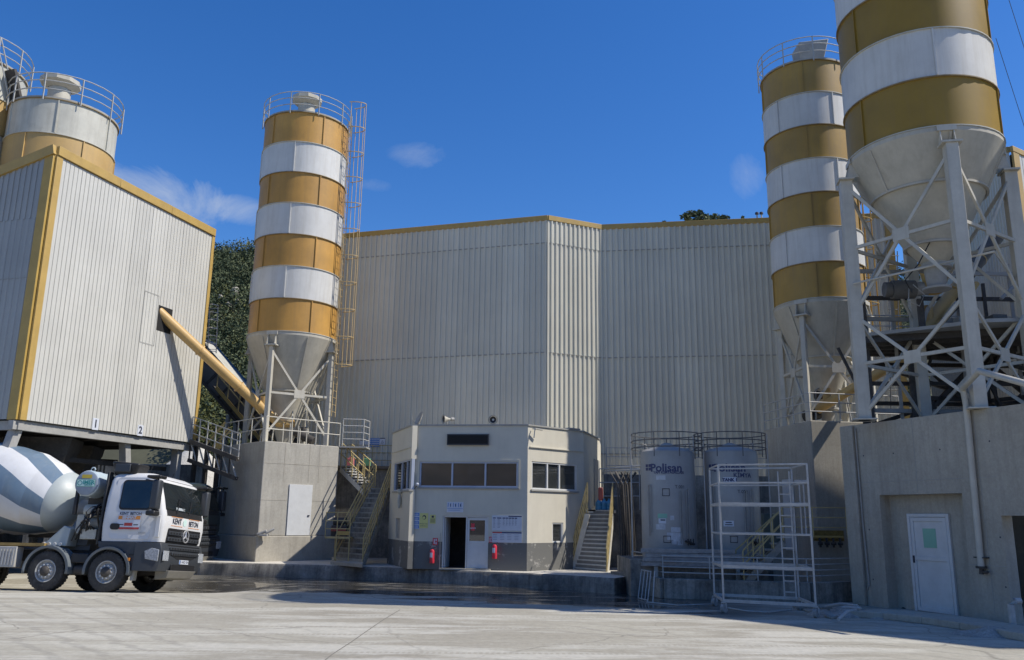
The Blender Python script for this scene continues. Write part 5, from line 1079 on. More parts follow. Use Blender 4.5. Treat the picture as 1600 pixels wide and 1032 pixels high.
# plinth under the tanks, boards in front
fp = [W(985, 860, 25.6), W(1215, 868, 25.6)]; pl_ = MB().prism([(W(985, 880, 25.5).x, 25.5), (W(1200, 880, 25.5).x, 25.5), (W(1200, 880, 25.5).x+.4, 28.6), (W(985, 880, 25.5).x, 28.6)], 0, z0t-.003)
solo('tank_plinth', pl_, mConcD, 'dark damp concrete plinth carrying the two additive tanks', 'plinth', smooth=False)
FP = Face(W(1001, 870, 25.2), W(1185, 870, 25.2))
bd = thing('plank_stack', 'stack of dusty grey boards lying on edge in front of the tanks', 'planks', FP.P(2, .9, .2))
zA = W(1001, 885, 25.2).z; zB = W(1001, 857, 25.2).z
for k in range(4):
    a = zA+(zB-zA)*k/4; part(bd, 'board', FP.box(MB(), .02+.05*((k*7) % 3), FP.L*(.80+.07*((k*5) % 3)), a+.006, a+(zB-zA)/4-.006, -.12+.02*(k % 2), .0+.02*((k*3) % 2)), mWood, bevel=.006)
part(bd, 'trestle', FP.box(MB(), .4, .5, 0, zA, -.12, -.03).box8(FP.box(MB(), 2.8, 2.9, 0, zA, -.12, -.03).v), mStG)
# dark services between stairs and tanks: pipes, cabinets, back wall
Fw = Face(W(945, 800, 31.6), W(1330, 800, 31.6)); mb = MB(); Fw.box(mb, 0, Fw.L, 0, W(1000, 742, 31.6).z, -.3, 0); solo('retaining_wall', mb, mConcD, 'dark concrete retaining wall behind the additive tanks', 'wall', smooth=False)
Fz = Face(W(938, 700, 35.2), W(1230, 700, 35.2))
ww = thing('walkway_railing', 'long thin pipe railing on the retaining wall behind the additive tanks', 'railing', Fw.P(0, W(1000, 742, 31.6).z)); railing(ww, [Fw.P(.1, W(1000, 742, 31.6).z, -.15), Fw.P(Fw.L, W(1000, 742, 31.6).z, -.15)], 1.0, mRail, nr=3, spacing=1.6, r=.017)
t = thing('pipe_bundle', 'dark bundle of hoses and pipes between the stairs and the left tank', 'pipes', (4.4, 28, 0))
for k in range(7):
    x = W(968+4.5*k, 850, 28).x; part(t, 'pipe', MB().path([(x, 28+.1*k, .3), (x+.02, 28+.1*k, 1.6+.1*(k % 3)), (x-.03, 28+.12*k, 3.3+.12*(k % 2)), (x+.5*((k % 2)*2-1)*.4, 28.6, 3.75)], .022+.012*(k % 3), 8), mDk)
part(t, 'junction_box', MB().box(4.35, 4.65, 27.5, 27.7, 1.9, 2.3), mStG, bevel=.01)
for k in range(2):
    a, b = W(945, 733+4*k, 30.4), W(1003, 728+6*k, 28.8); part(t, 'pipe', MB().path([W(942, 741, 31), a, b, b+Vector((.6, .3, -.05))], .03, 8), mRail)
t = solo('fire_hose_box', MB().box(*(lambda c: (c.x-.08, c.x+.08, c.y-.08, c.y+.08, c.z-.45, c.z))(W(938.5, 762, 29.5))), pm('red_valve_dark', (.2, .04, .035), .5, .2), 'dark red extinguisher hung by the upper side door of the control building', 'fire extinguisher', bevel=.03)
# green cabinet behind scaffold
c = W(1208, 810, 28.5); solo('electric_cabinet', MB().box(c.x-.33, c.x+.33, c.y, c.y+.4, c.z-1.0, c.z+.15), pm('dull_green_cabinet', (.13, .17, .15), .6, .2), 'dull green metal cabinet standing between the right tank and the grey block', 'cabinet', bevel=.02)
# bund wall in front of the tanks with pipe railing
w0, w1, w2 = G(962, 914, 0), G(1000, 934, 0), G(1328, 929, 0)
pts = [G(961, 921, 0), G(1040, 936, 0), G(1270, 948-4, 0), G(1345, 940, 0)]
hh = W(961, 893, pts[0].y).z
bw_ = MB()
for p, q in zip(pts[:-1], pts[1:]): bw_.bar(p+ZV*hh/2+Vector((0, .15, 0)), q+ZV*(hh/2)+Vector((0, .15, 0)), .28, hh)
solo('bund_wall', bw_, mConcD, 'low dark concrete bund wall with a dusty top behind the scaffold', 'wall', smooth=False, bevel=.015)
t = thing('bund_railing', 'grey pipe railing standing on the low bund wall in front of the tanks', 'railing', pts[0]+ZV*hh)
railing(t, [pts[0]+Vector((.6, .3, hh)), pts[1]+Vector((0, .3, hh)), pts[2]+Vector((0, .3, hh)), pts[3]+Vector((0, .3, hh))], .62, mRail, nr=4, spacing=1.5, r=.018)
# small stair with yellow rails seen through the scaffold
s0, s1 = W(1150, 868, 24.6), W(1150, 868, 25.3); s0.z = s1.z = .55; s0.x += .2; t0_, t1_ = W(1222, 806, 24.8), W(1222, 806, 25.5); t0_.z = t1_.z = 1.75
stairs('staircase', 'small steel stair with thin yellow rails seen through the scaffold beside the right tank', s0, s1, t0_, t1_, 7, mStepD, mYr, nr=2, closed=False, rh=.8)
gt2 = thing('access_gate', 'thin yellow rail frame at the top of the small stair behind the scaffold', 'gate', t0_); railing(gt2, [t0_, t0_+Vector((.9, .05, 0)), t0_+Vector((1.9, .1, 0))], .85, mYr, nr=3, spacing=.9, r=.015)
# yellow valve manifold on the shaded block
Fq = Face(c0, c0+nv); c = Fq.hit(1297, 840, .2)
Fv = Face(c0, c0+nv) 
vb = thing('valve_manifold', 'rusty yellow valve manifold fixed on the shaded block beside the concrete shed', 'valves', c); part(vb, 'pipe', MB().tube(c+Vector((-.5, 0, .0)), c+Vector((.45, .05, 0)), .05, 8), mYt); part(vb, 'back_plate', MB().box(c.x-.5, c.x+.5, c.y+.1, c.y+.14, c.z-.12, c.z+.22), pm('rust_yellow', (.30, .20, .05), .7, .3, 8))
for k in range(4): part(vb, 'valve', MB().tube(c+Vector((-.35+.22*k, -.02, -.02)), c+Vector((-.35+.22*k, -.05, -.32)), .04, 8).tube(c+Vector((-.42+.22*k, -.05, -.2)), c+Vector((-.28+.22*k, -.05, -.2)), .05, 8), mDk)

# ------------------------------------------------------------------ rolling scaffold
S = {}
S['fl'], S['fr'], S['bl'], S['br'] = G(1131.5, 958, 0), G(1276, 966, 0), G(1117, 947, 0), G(1254, 955.5, 0)
dd_ = (S['br']-S['bl']); S['br'] = S['bl']+(S['fr']-S['fl'])
zsx = [W(1131, y, S['fl'].y).z for y in (939, 885, 834, 788, 755, 727)]; print('scaf z', zsx, S)
scf = thing('rolling_scaffold', 'tall dusty white rolling scaffold on four castor wheels in front of the tanks', 'scaffold', (S['fl']+S['br'])/2)
zw = .22
for k_ in ('fl', 'fr', 'bl', 'br'):
    p = S[k_]; part(scf, 'post', MB().bar(p+ZV*zw, p+ZV*zsx[-1], .048, .048), mScaf, bevel=.006)
    d = Vector((.06, -.05, 0)); wh = MB().tube(p+Vector((-.03, .03, .11)), p+Vector((.03, -.03, .11)), .11, 20); cs = part(scf, 'castor', wh, pm('castor_rubber_dusty', (.30, .30, .29), .8, .2, 10) if k_ == 'fl' else MATS['castor_rubber_dusty'])
    part(cs, 'fork', MB().bar(p+Vector((-.045, .045, .11)), p+Vector((-.045, .045, .235)), .03, .012).bar(p+Vector((.045, -.045, .11)), p+Vector((.045, -.045, .235)), .03, .012).bar(p+ZV*.235, p+ZV*.26, .1, .1), mScaf)
for i, z in enumerate(zsx):
    w = .075 if i in (0, 1, 3) else .04
    for a, b in (('fl', 'fr'), ('bl', 'br'), ('fl', 'bl'), ('fr', 'br')):
        part(scf, 'beam', MB().bar(S[a]+ZV*z, S[b]+ZV*z, .035, w), mScaf, bevel=.004)
fr_ = (S['fr']-S['fl']).normalized(); bk_ = (S['bl']-S['fl'])
la_ = S['br']-fr_*.12-bk_*.15; lb_ = la_-fr_*.28
ld = part(scf, 'ladder', MB().bar(la_+ZV*.3, la_+ZV*(zsx[-1]-.1), .035, .05).bar(lb_+ZV*.3, lb_+ZV*(zsx[-1]-.1), .035, .05), mScaf)
for i in range(11): part(ld, 'rung', MB().bar(la_+ZV*(.45+.27*i), lb_+ZV*(.45+.27*i), .03, .03), mScaf)
# side cage hung outside the right end
cg = S['br']+fr_*.05; ex = fr_*.38+bk_*.10; za_, zb__ = W(1290, 836, cg.y).z, W(1290, 752, cg.y).z
for z in (za_, (za_+zb__)/2+.1, zb__): part(scf, 'beam', MB().bar(cg+ZV*z, cg+ex+ZV*z, .03, .045), mScaf)
for f in (.35, .65, 1.0): part(scf, 'post', MB().bar(cg+ex*f+ZV*za_, cg+ex*f+ZV*zb__, .032, .032), mScaf)
# leaning rack, bars, rubble and hoses
rb = G(1002, 937, 0); rk = thing('metal_rack', 'small pale tube rack leaning against the bund wall left of the scaffold', 'rack', rb)
a0, a1 = G(997, 936, 0), G(1012, 940, 0); up_ = Vector((.18, .42, .78))
for f in (0, .35, .7, 1.0): part(rk, 'bar', MB().tube(a0.lerp(a1, f), a0.lerp(a1, f)+up_, .014, 6), mRail)
for f in (0.03, .98): part(rk, 'bar', MB().tube(a0+up_*f, a1+up_*f, .016, 6), mRail)
part(rk, 'bar', MB().tube(G(1020, 943, 0), G(1020, 943, 0)+Vector((.12, .3, .82)), .018, 6), mRail)
mb = MB().path([G(1010, 941, .02), G(1060, 946, .02), G(1115, 944, .02)], .018, 6); solo('steel_bar', mb, mRail, 'thin steel bar lying on the ground between the rack and the scaffold', 'bar')
mb = MB().path([G(1137, 950, .025), G(1165, 955, .025), G(1200, 957, .025), G(1236, 953, .025)], .022, 6); solo('hose', mb, mRail, 'pale hose lying in a shallow curve under the scaffold', 'hose')
def heap(name, px, py, rx, ry, h, mat, label, cat, seed):
    c = G(px, py, 0); vs, fs = [], []; n1, n2 = 22, 9
    for j in range(n2+1):
        for i in range(n1):
            a = 2*math.pi*i/n1; f = j/n2; q = Vector((rx*f*math.cos(a), ry*f*math.sin(a), 0)); z = h*(1-f)**.8*(.75+.7*noise.noise(q*3+Vector((seed, 0, 0))))+.05*noise.noise(q*9+Vector((seed, 4, 0)))*(1-f)
            q *= 1+.22*noise.noise(Vector((math.cos(a)*2, math.sin(a)*2, seed))); vs.append(c+q+ZV*(max(z, 0) if j < n2 else -.02))
    fs = [(j*n1+i, j*n1+(i+1) % n1, (j+1)*n1+(i+1) % n1, (j+1)*n1+i) for j in range(n2) for i in range(n1)]
    return solo(name, MB().add(vs, fs), mat, label, cat)
heap('rubble_heap', 1310, 962, .75, .55, .26, mRubble, 'small heap of dusty rubble at the corner of the concrete shed', 'rubble', 2)
heap('rubble_heap', 1400, 972-6, .8, .4, .14, mRubble, 'low spill of set concrete below the white shed door', 'rubble', 5)
heap('rubble_heap', 1545, 993, .75, .5, .20, mRubble, 'lumpy spill of set concrete under the drain pipe', 'rubble', 9)
heap('rubble_heap', 700, 905, .2, .1, .02, mRubble, 'tiny mortar crumb heap at the foot of the kerb', 'rubble', 12)
for k, (a, b, lab) in enumerate((((1310, 968), (1337, 953), 'short pale pipe lying over the rubble at the shed corner, front of three'), ((1298, 955), (1345, 951), 'pale bent pipe lying across the rubble heap, middle of three'), ((1290, 948), (1340, 947), 'long pale pipe behind the rubble heap, rear of three'))):
    p, q = G(*a, .08), G(*b, .20); solo('pipe', MB().path([p, (p+q)/2+ZV*.06, q], .035, 8), mScaf, lab, 'pipe')
mb = MB().path([G(1322, 962, .03), G(1300, 966, .03), G(1270, 957, .03), G(1240, 948, .03), G(1290, 950, .05), G(1335, 957, .03)], .03, 8); solo('hose', mb, mRubble, 'thick dusty hose looped on the ground at the shed corner', 'hose')
# broken kerb pieces along the shed front
# post stub at right edge
p = G(1583, 978, .1); solo('bollard', MB().path([p, p+ZV*.42, p+Vector((.10, 0, .50)), p+Vector((.22, 0, .50))], .07, 10), mScaf, 'short white pipe stub standing at the niche at the right edge', 'pipe stub')
# hose over the left plinth and little wall lamp
mb = MB().path([G(386, 876, KZ+.02), G(386, 876, KZ+.02)+ZV*.55, G(386, 876, KZ+.02)+Vector((-.03, .1, .98)), G(386, 876, KZ)+Vector((.12, .3, 1.02))], .028, 8)
solo('hose', mb, mScaf, 'white hose hanging down the dark base of the left concrete block', 'hose')
b = W(414, 838, PC.y-.12); b.z = zpl; solo('rag_pile', MB().box(b.x-.2, b.x+.1, b.y-.1, b.y+.15, b.z, b.z+.08).tube(b+Vector((.0, 0, .1)), b+Vector((.3, .1, .28)), .05, 8).tube(b+Vector((-.3, 0, .05)), b+Vector((.05, .0, .2)), .06, 8), mStG, 'crumpled grey valve and rag at the front corner of the left block', 'valve', bevel=.01)
# ------------------------------------------------------------------ concrete mixer truck (local: x forward, y left, z up, front bumper at x = 0)
K = 1.07
def tl(mb):          # scale to size
    mb.v = [v*K for v in mb.v]; return mb
def P5(parent, name, mb, mats, **k): return part(parent, name, tl(mb), mats, local=True, **k)
def rrect(x0, x1, y0, y1, r, n=4):
    pts = []
    for cx_, cy_, a0 in ((x1-r, y1-r, 0), (x0+r, y1-r, 90), (x0+r, y0+r, 180), (x1-r, y0+r, 270)):
        for i in range(n+1): a = R(a0+90*i/n); pts.append((cx_+r*math.cos(a), cy_+r*math.sin(a)))
    return pts
def slab(mb, pts, fn0, fn1, mi=0):
    n = len(pts); return mb.add([fn0(*p) for p in pts]+[fn1(*p) for p in pts], [(i, (i+1) % n, n+(i+1) % n, n+i) for i in range(n)]+[tuple(range(n))[::-1], tuple(range(n, 2*n))], mi)
HW = 1.20             # half width of the cab at the belt
def cab(t, body, grille, star=True, plate=True, letters=True):
    # shell as lofted sections along z: (z, x_front, x_rear, halfwidth, corner radius)
    secs = [(1.30, -.10, -1.80, 1.17, .10), (1.70, -.06, -1.82, 1.21, .12), (2.02, -.08, -1.82, 1.22, .14), (2.45, -.20, -1.82, 1.20, .16), (2.92, -.37, -1.80, 1.15, .18), (3.05, -.50, -1.78, 1.10, .20), (3.13, -.66, -1.72, 1.0, .22)]
    mb = MB(); rings = []
    for z, xf, xr, hw, r in secs:
        c = rrect(xr, xf, -hw, hw, r, 5); rings.append(len(c)); mb.v += [Vector((x, y, z)) for x, y in c]
    n = rings[0]
    for j in range(len(secs)-1): mb.f += [(j*n+i, j*n+(i+1) % n, (j+1)*n+(i+1) % n, (j+1)*n+i) for i in range(n)]
    mb.f += [tuple(range(n))[::-1], tuple((len(secs)-1)*n+i for i in range(n))]; mb.mi = [0]*len(mb.f)
    P5(t, 'cab', mb, body, ang=50)
    def xf(z):
        for (a, b) in zip(secs[:-1], secs[1:]):
            if a[0] <= z <= b[0]: f = (z-a[0])/(b[0]-a[0]); return a[1]+(b[1]-a[1])*f
        return secs[-1][1]
    def yf(z):
        for (a, b) in zip(secs[:-1], secs[1:]):
            if a[0] <= z <= b[0]: f = (z-a[0])/(b[0]-a[0]); return a[3]+(b[3]-a[3])*f
        return secs[-1][3]
    # dark windscreen surround, glass, curved round the corners
    def frontstrip(z0, z1, hw, off, mat, name, nz=5, ny=14, parent=t, wrapx=0):
        mb = MB(); vs = []
        for j in range(nz+1):
            z = z0+(z1-z0)*j/nz
            for i in range(ny+1):
                y = (-1+2*i/ny)*hw/1.222*(yf(z)-.001); x = xf(z)+off-.0; rr_ = .17
                e = abs(y)-(yf(z)-rr_)
                if e > 0: x -= rr_-math.sqrt(max(0, rr_*rr_-e*e))
                x -= .03*(y/hw)**2*0
                vs.append((x, y, z))
        k = ny+1; mb.add(vs, [(j*k+i, j*k+i+1, (j+1)*k+i+1, (j+1)*k+i) for j in range(nz) for i in range(ny)]); return P5(parent, name, mb, mat, ang=60)
    frontstrip(2.00, 3.00, 1.21, .006, mTB, 'windscreen_surround'); ws = frontstrip(2.16, 2.90, 1.08, .014, mGlassDark, 'windscreen')
    P5(ws, 'wiper', MB().path([(xf(2.1)+.05, -.55, 2.10), (xf(2.5)+.04, -.25, 2.5)], .012, 5).path([(xf(2.42)+.045, -.38, 2.42), (xf(2.2)+.04, -.05, 2.2)], .010, 5), mTB); P5(ws, 'wiper', MB().path([(xf(2.1)+.05, .15, 2.10), (xf(2.5)+.04, .45, 2.5)], .012, 5), mTB)
    # dashboard papers
    P5(ws, 'dashboard_paper', MB().add([(xf(2.2)+.0185, -.5, 2.19), (xf(2.2)+.0185, .0, 2.19), (xf(2.26)+.0185, .0, 2.26), (xf(2.26)+.0185, -.5, 2.26)], [(0, 1, 2, 3)]), mPaleT, smooth=False)
    P5(t, 'roof_antenna', MB().tube((-.9, -.8, 3.12), (-.8, -.8, 3.42), .008, 5), mTB)
    for sg in (-1, 1):
        def S(x, z, o): return (x, sg*(yf(z)+o), z)
        # door outline seam, side window with frame
        d = P5(t, 'door', slab(MB(), rrect(-1.56, -.42, 1.36, 3.0, .10), lambda x, z: S(x, z, -.01), lambda x, z: S(x, z, .012)), body, ang=60)
        P5(d, 'window_surround', slab(MB(), rrect(-1.38, -.46, 2.12, 2.93, .10), lambda x, z: S(x, z, .0), lambda x, z: S(x, z, .016)), mTB)
        P5(d, 'window', slab(MB(), rrect(-1.34, -.50, 2.17, 2.89, .09), lambda x, z: S(x, z, .012), lambda x, z: S(x, z, .021)), mGlassDark, ang=60)
        P5(d, 'handle', slab(MB(), rrect(-1.54, -1.27, 1.60, 1.76, .07), lambda x, z: S(x, z, .01), lambda x, z: S(x, z, .03)), mTB)
        P5(t, 'a_pillar_trim', slab(MB(), [(xf(z_)-dx_, z_) for z_, dx_ in ((2.02, .34), (2.02, .13), (2.25, .13), (2.5, .13), (2.92, .14), (2.96, .36), (2.9, .36), (2.5, .30), (2.25, .32))], lambda x, z: S(x, z, -.02), lambda x, z: S(x, z, .016)), mTB)
        P5(t, 'air_deflector', MB().bar((-.20, sg*1.225, 1.42), (-.20, sg*1.235, 1.98), .12, .03, up=(0, 1, 0)), body, bevel=.01)
        m_ = P5(t, 'mirror', MB().box(-.34, -.12, sg*1.30-.02, sg*1.30+.22*sg, 2.15, 2.88), mTG, bevel=.05) if sg > 0 else P5(t, 'mirror', MB().box(-.36, -.14, -1.56, -1.32, 2.12, 2.90), mTG, bevel=.05)
        P5(m_, 'mirror_arm', MB().path([(-.45, sg*1.17, 2.95), (-.25, sg*1.44, 2.95), (-.25, sg*1.44, 2.02), (-.45, sg*1.2, 2.05)], .025, 8), mTB); P5(m_, 'mirror_head', MB().box(-.42, -.16, min(sg*1.28, sg*1.58), max(sg*1.28, sg*1.58), 1.96, 2.09), mTB, bevel=.04)
        P5(m_, 'mirror_head', MB().box(-.52, -.12, min(sg*1.22, sg*1.58), max(sg*1.22, sg*1.58), 2.94, 3.02), mTB, bevel=.035)
        # step fairing below the door and corner of bumper with lamp
        P5(t, 'step_fairing', slab(MB(), [(-.95, .62), (-.95, 1.30), (-2.1, 1.30), (-2.1, 1.10), (-1.72, 1.10), (-1.05, .62)] if False else [(-.60, .55), (-.60, 1.30), (-1.85, 1.30), (-1.8, 1.12), (-1.05, 1.0), (-.92, .55)], lambda x, z: (x, sg*.95, z), lambda x, z: (x, sg*1.19, z)), mTG, bevel=.02)
        for k in range(2): P5(t, 'step', MB().box(-.90, -.62, min(sg*1.0, sg*1.215), max(sg*1.0, sg*1.215), .62+.32*k, .66+.32*k), mTB)
        hl = P5(t, 'headlight', slab(MB(), [(.000, .80), (-.36, .86), (-.40, 1.06), (-.20, 1.14), (.000, 1.10)][::1], lambda x, z: (x-.06+.0, sg*(1.225+.0), z), lambda x, z: (x-.06, sg*1.255, z)), mLamp, bevel=.01)
        P5(hl, 'lamp_front', MB().box(.012, .035, min(sg*.86, sg*1.16), max(sg*.86, sg*1.16), .82, 1.08), mLamp, bevel=.01)
    # bumper with slanted corners
    bp = [(-.75, .55), (-.75, 1.28), (-.02, 1.28), (.03, 1.10), (.03, .78), (-.04, .55)]
    mb = MB(); mb.v = []; pts = []
    for y, dx in ((-1.24, -.22), (-1.18, -.06), (-1.0, 0), (1.0, 0), (1.18, -.06), (1.24, -.22)):
        pts.append([Vector((x+(dx if x > -.5 else 0), y, z)) for x, z in bp])
    n = len(bp); mb.v = [p for c in pts for p in c]; mb.f = [(j*n+i, j*n+(i+1) % n, (j+1)*n+(i+1) % n, (j+1)*n+i) for j in range(len(pts)-1) for i in range(n)]+[tuple(range(n))[::-1], tuple((len(pts)-1)*n+i for i in range(n))]; mb.mi = [0]*len(mb.f)
    P5(t, 'bumper', mb, grille, bevel=.012, ang=30)
    P5(t, 'bumper_mouth', MB().box(.02, .036, -.68, .68, .56, .74), mTB, bevel=.01)
    P5(t, 'skid_plate', MB().box8([(-.35, -.75, .34), (-.05, -.70, .38), (-.05, .70, .38), (-.35, .75, .34), (-.33, -.80, .56), (.05, -.78, .58), (.05, .78, .58), (-.33, .80, .56)]), mSkid, bevel=.015)
    # grille: white brow, dark upper grille of perforated bars, lower grille in bumper
    gx = xf(1.5)+.0
    P5(t, 'upper_grille', slab(MB(), rrect(-.92, .92, 1.30, 1.68, .05), lambda y, z: (xf(z)+.0, y, z), lambda y, z: (xf(z)+.035, y, z)), mTB)
    g = [o for o in bpy.data.objects if o.parent == t and o.name.startswith('upper_grille')][-1]
    for k in range(2):
        z = 1.345+.16*k; P5(g, 'slat', MB().box(xf(z)+.03, xf(z)+.065, -.90, .90, z, z+.10), grille, bevel=.01)
        for i in range(11):
            y = -.80+.16*i
            if abs(y) > .14: P5(g, 'slat_opening', MB().box8([(xf(z)+.068, y-.05, z+.025), (xf(z)+.068, y+.05, z+.025), (xf(z)+.064, y+.05, z+.025), (xf(z)+.064, y-.05, z+.025), (xf(z)+.068, y-.032, z+.075), (xf(z)+.068, y+.032, z+.075), (xf(z)+.064, y+.032, z+.075), (xf(z)+.064, y-.032, z+.075)]), mTB)
    lg = P5(t, 'lower_grille', slab(MB(), [(-.92, 1.24), (-.86, 1.0), (-.4, .88), (.4, .88), (.86, 1.0), (.92, 1.24)], lambda y, z: (.0, y, z), lambda y, z: (.038-(.05 if z > 1.2 else 0), y, z)), mTB)
    for k in range(2):
        z = 1.155-.14*k; P5(lg, 'slat', MB().box(.03, .058, -.86+.12*k, .86-.12*k, z-.045, z+.03), grille, bevel=.01)
        for i in range(11):
            y = (-.75+.15*i)*(1-.12*k); P5(lg, 'slat_opening', MB().box(.056, .061, y-.04, y+.04, z-.03, z+.015), mTB)
    if star:
        ax = Matrix.Translation(Vector((xf(1.5)+.085, 0, 1.50))) @ Matrix.Rotation(math.pi/2, 4, 'Y')
        mb = MB(); mb.lathe([(.150, -.012), (.172, -.012), (.172, .012), (.150, .012), (.150, -.012)], None, 36, axis=ax)
        for a in (90, 210, 330):
            d = Vector((0, math.cos(R(a)), math.sin(R(a)))); s = Vector((0, -d.z, d.y)); c = Vector((xf(1.5)+.085, 0, 1.50)); h = Vector((.014, 0, 0))
            mb.box8([c-s*.028-h, c+s*.028-h, c+d*.155+s*.004-h, c+d*.155-s*.004-h, c-s*.012+h, c+s*.012+h, c+d*.155+s*.002+h, c+d*.155-s*.002+h])
        P5(t, 'star_emblem', mb, mChr)
    if plate:
        pl = P5(t, 'number_plate', MB().box(.032, .050, -.26, .26, .755, .865), mSign, bevel=.004); P5(pl, 'lettering', front_text('35 AKD 024', .068, 0, .81, .0525, .002), mInk, smooth=False); P5(pl, 'lettering', MB().add([(.0515, -.255, .757), (.0515, -.215, .757), (.0515, -.215, .863), (.0515, -.255, .863)], [(0, 1, 2, 3)]), mBlue, smooth=False)
    if letters:
        x = xf(1.86)+.012
        P5(t, 'lettering', front_text('KENT', .155, -.47, 1.875, x, .004, .9), mInk, smooth=False); P5(t, 'lettering', front_text('BETON', .145, .50, 1.86, x, .004, .85), mInk, smooth=False)
        c = [(x, -.02+.10*math.cos(2*math.pi*i/16), 1.87+.10*math.sin(2*math.pi*i/16)) for i in range(16)]; P5(t, 'logo', MB().add(c, [tuple(range(16))]), mMint, smooth=False)
        for z in (1.99, 1.755): P5(t, 'stripe', MB().add([(xf(z)+.012, -.80, z-.006), (xf(z)+.012, -.15, z-.006), (xf(z)+.012, -.15, z+.006), (xf(z)+.012, -.80, z+.006)], [(0, 1, 2, 3)]).add([(xf(z)+.012, .18, z-.006), (xf(z)+.012, .86, z-.006), (xf(z)+.012, .86, z+.006), (xf(z)+.012, .18, z+.006)], [(0, 1, 2, 3)]), mInkO, smooth=False)
        # big sticker on the right door (the side that faces the yard)
        y = -(yf(1.8)+.016)
        def side_rect(x0, x1, z0, z1, o=0): return MB().add([(x0, y-o, z0), (x1, y-o, z0), (x1, y-o, z1), (x0, y-o, z1)], [(0, 1, 2, 3)])
        st = P5(t, 'door_sticker', side_rect(-1.36, -.70, 1.60, 2.06), mSign, smooth=False)
        P5(st, 'lettering', side_text('KENT', .07, -1.19, 2.02, y-.003, .003), mInk, smooth=False); P5(st, 'lettering', side_text('BETON', .07, -.86, 2.02, y-.003, .003), mInk, smooth=False)
        P5(st, 'print', side_rect(-1.34, -.72, 1.87, 1.965, .002), mInkO, smooth=False); P5(st, 'lettering', side_text('SINMAT', .07, -1.03, 1.917, y-.004, .006, 1.1), mSign, smooth=False)
        P5(st, 'print', side_rect(-1.34, -.72, 1.61, 1.665, .002), mInkR, smooth=False); P5(st, 'print', side_rect(-1.15, -.92, 1.70, 1.78, .002), mInkR, smooth=False)
        P5(st, 'print', side_rect(-1.31, -1.17, 1.72, 1.745, .002).add(side_rect(-.89, -.76, 1.72, 1.745, .002).v, [(0, 1, 2, 3)]), mInk, smooth=False)
        P5(t, 'lettering', side_text('AROCS', .045, -.62, 1.52, y-.001, .001), mStG, smooth=False)
def front_text(s, h, y, z, x, bold, sx=1):
    t = text_mb(s, h, bold=bold, sx=sx); return MB().add([(x, y+v.x, z+v.y) for v in t.v], t.f)
def side_text(s, h, x, z, y, bold, sx=1):
    t = text_mb(s, h, bold=bold, sx=sx); return MB().add([(x+v.x, y, z+v.y) for v in t.v], t.f)
mGlassDark = pm('truck_dark_glass', (.010, .014, .015), .03, .5, 1.5, spec=.8); mPaleT = pm('dash_paper', (.40, .44, .46), .5, .05); mMint = pm('mint_print', (.55, .72, .66), .5, .03)
mSkid = pm('skid_plate_dusty', (.20, .19, .165), .6, .1, 4)

def wheel_parts(parent, x, y, sg, dual=False):
    """wheel about a transverse axis; sg = outer side"""
    ax = Matrix.Translation(Vector((x, y, .505))) @ Matrix.Rotation(-sg*math.pi/2, 4, 'X')
    if sg < 0: ax = Matrix.Translation(Vector((x, y, .505))) @ Matrix.Rotation(math.pi/2, 4, 'X')
    w = .155
    prof = [(.29, -w), (.40, -w-.012), (.485, -w+.005), (.507, -w+.035), (.512, -.02), (.498, -.018), (.498, .018), (.512, .02), (.507, w-.035), (.485, w-.005), (.40, w+.012), (.29, w)]
    wo = P5(parent, 'wheel', MB().lathe(prof, None, 44, axis=ax), mRub, ang=30)
    lug = MB()
    for i in range(36):
        a = 2*math.pi*i/36
        for s in (-1, 1):
            a2 = a+(.05 if s > 0 else 0); e = Vector((math.cos(a2), math.sin(a2), 0)); tt = Vector((-e.y, e.x, 0)); p0, p1 = ax @ (e*.510+Vector((0, 0, s*.05))), ax @ (e*.500+Vector((0, 0, s*(w-.01)))); lug.bar(p0, p1, .045, .022, up=(ax.to_3x3() @ e))
    P5(wo, 'tyre_tread', lug, mRub, kind='stuff')
    P5(wo, 'rim', MB().lathe([(.30, w-.005), (.285, w+.01), (.262, w-.005), (.255, w-.06), (.215, w-.075), (.185, w-.03), (.135, w-.02), (.13, w+.03)], None, 36, axis=ax), mRim)
    P5(wo, 'hub', MB().lathe([(.135, w-.02), (.13, w+.045), (.095, w+.07), (.07, w+.09), (.01, w+.095)], None, 20, axis=ax), mDk)
    nb = MB()
    for i in range(10):
        a = 2*math.pi*i/10; p = ax @ Vector((.165*math.cos(a), .165*math.sin(a), w-.035)); q = ax @ Vector((.165*math.cos(a), .165*math.sin(a), w+.03)); nb.tube(p, q, .020, 6)
    P5(wo, 'wheel_nut', nb, mChr)
    return wo
def fender(t, x, sg, r=.64, a0=-8, a1=188):
    mb = MB(); n = 18; y0, y1 = sg*.86, sg*1.24; vs = []
    for i in range(n+1):
        a = R(a0+(a1-a0)*i/n); 
        for rr, y in ((r, y0), (r, y1), (r-.06, y1+.0), (r+.03, y0)): vs.append((x+rr*math.cos(a)*(1.0), y, .52+rr*math.sin(a)*.98))
    fs = []
    for i in range(n): fs += [(i*4, i*4+1, (i+1)*4+1, (i+1)*4), (i*4+1, i*4+2, (i+1)*4+2, (i+1)*4+1), (i*4+3, i*4, (i+1)*4, (i+1)*4+3)]
    mb.add(vs, fs); f = P5(t, 'fender', mb, mTS, ang=40)
    m = f.modifiers.new('thick', 'SOLIDIFY'); m.thickness = .02; return f
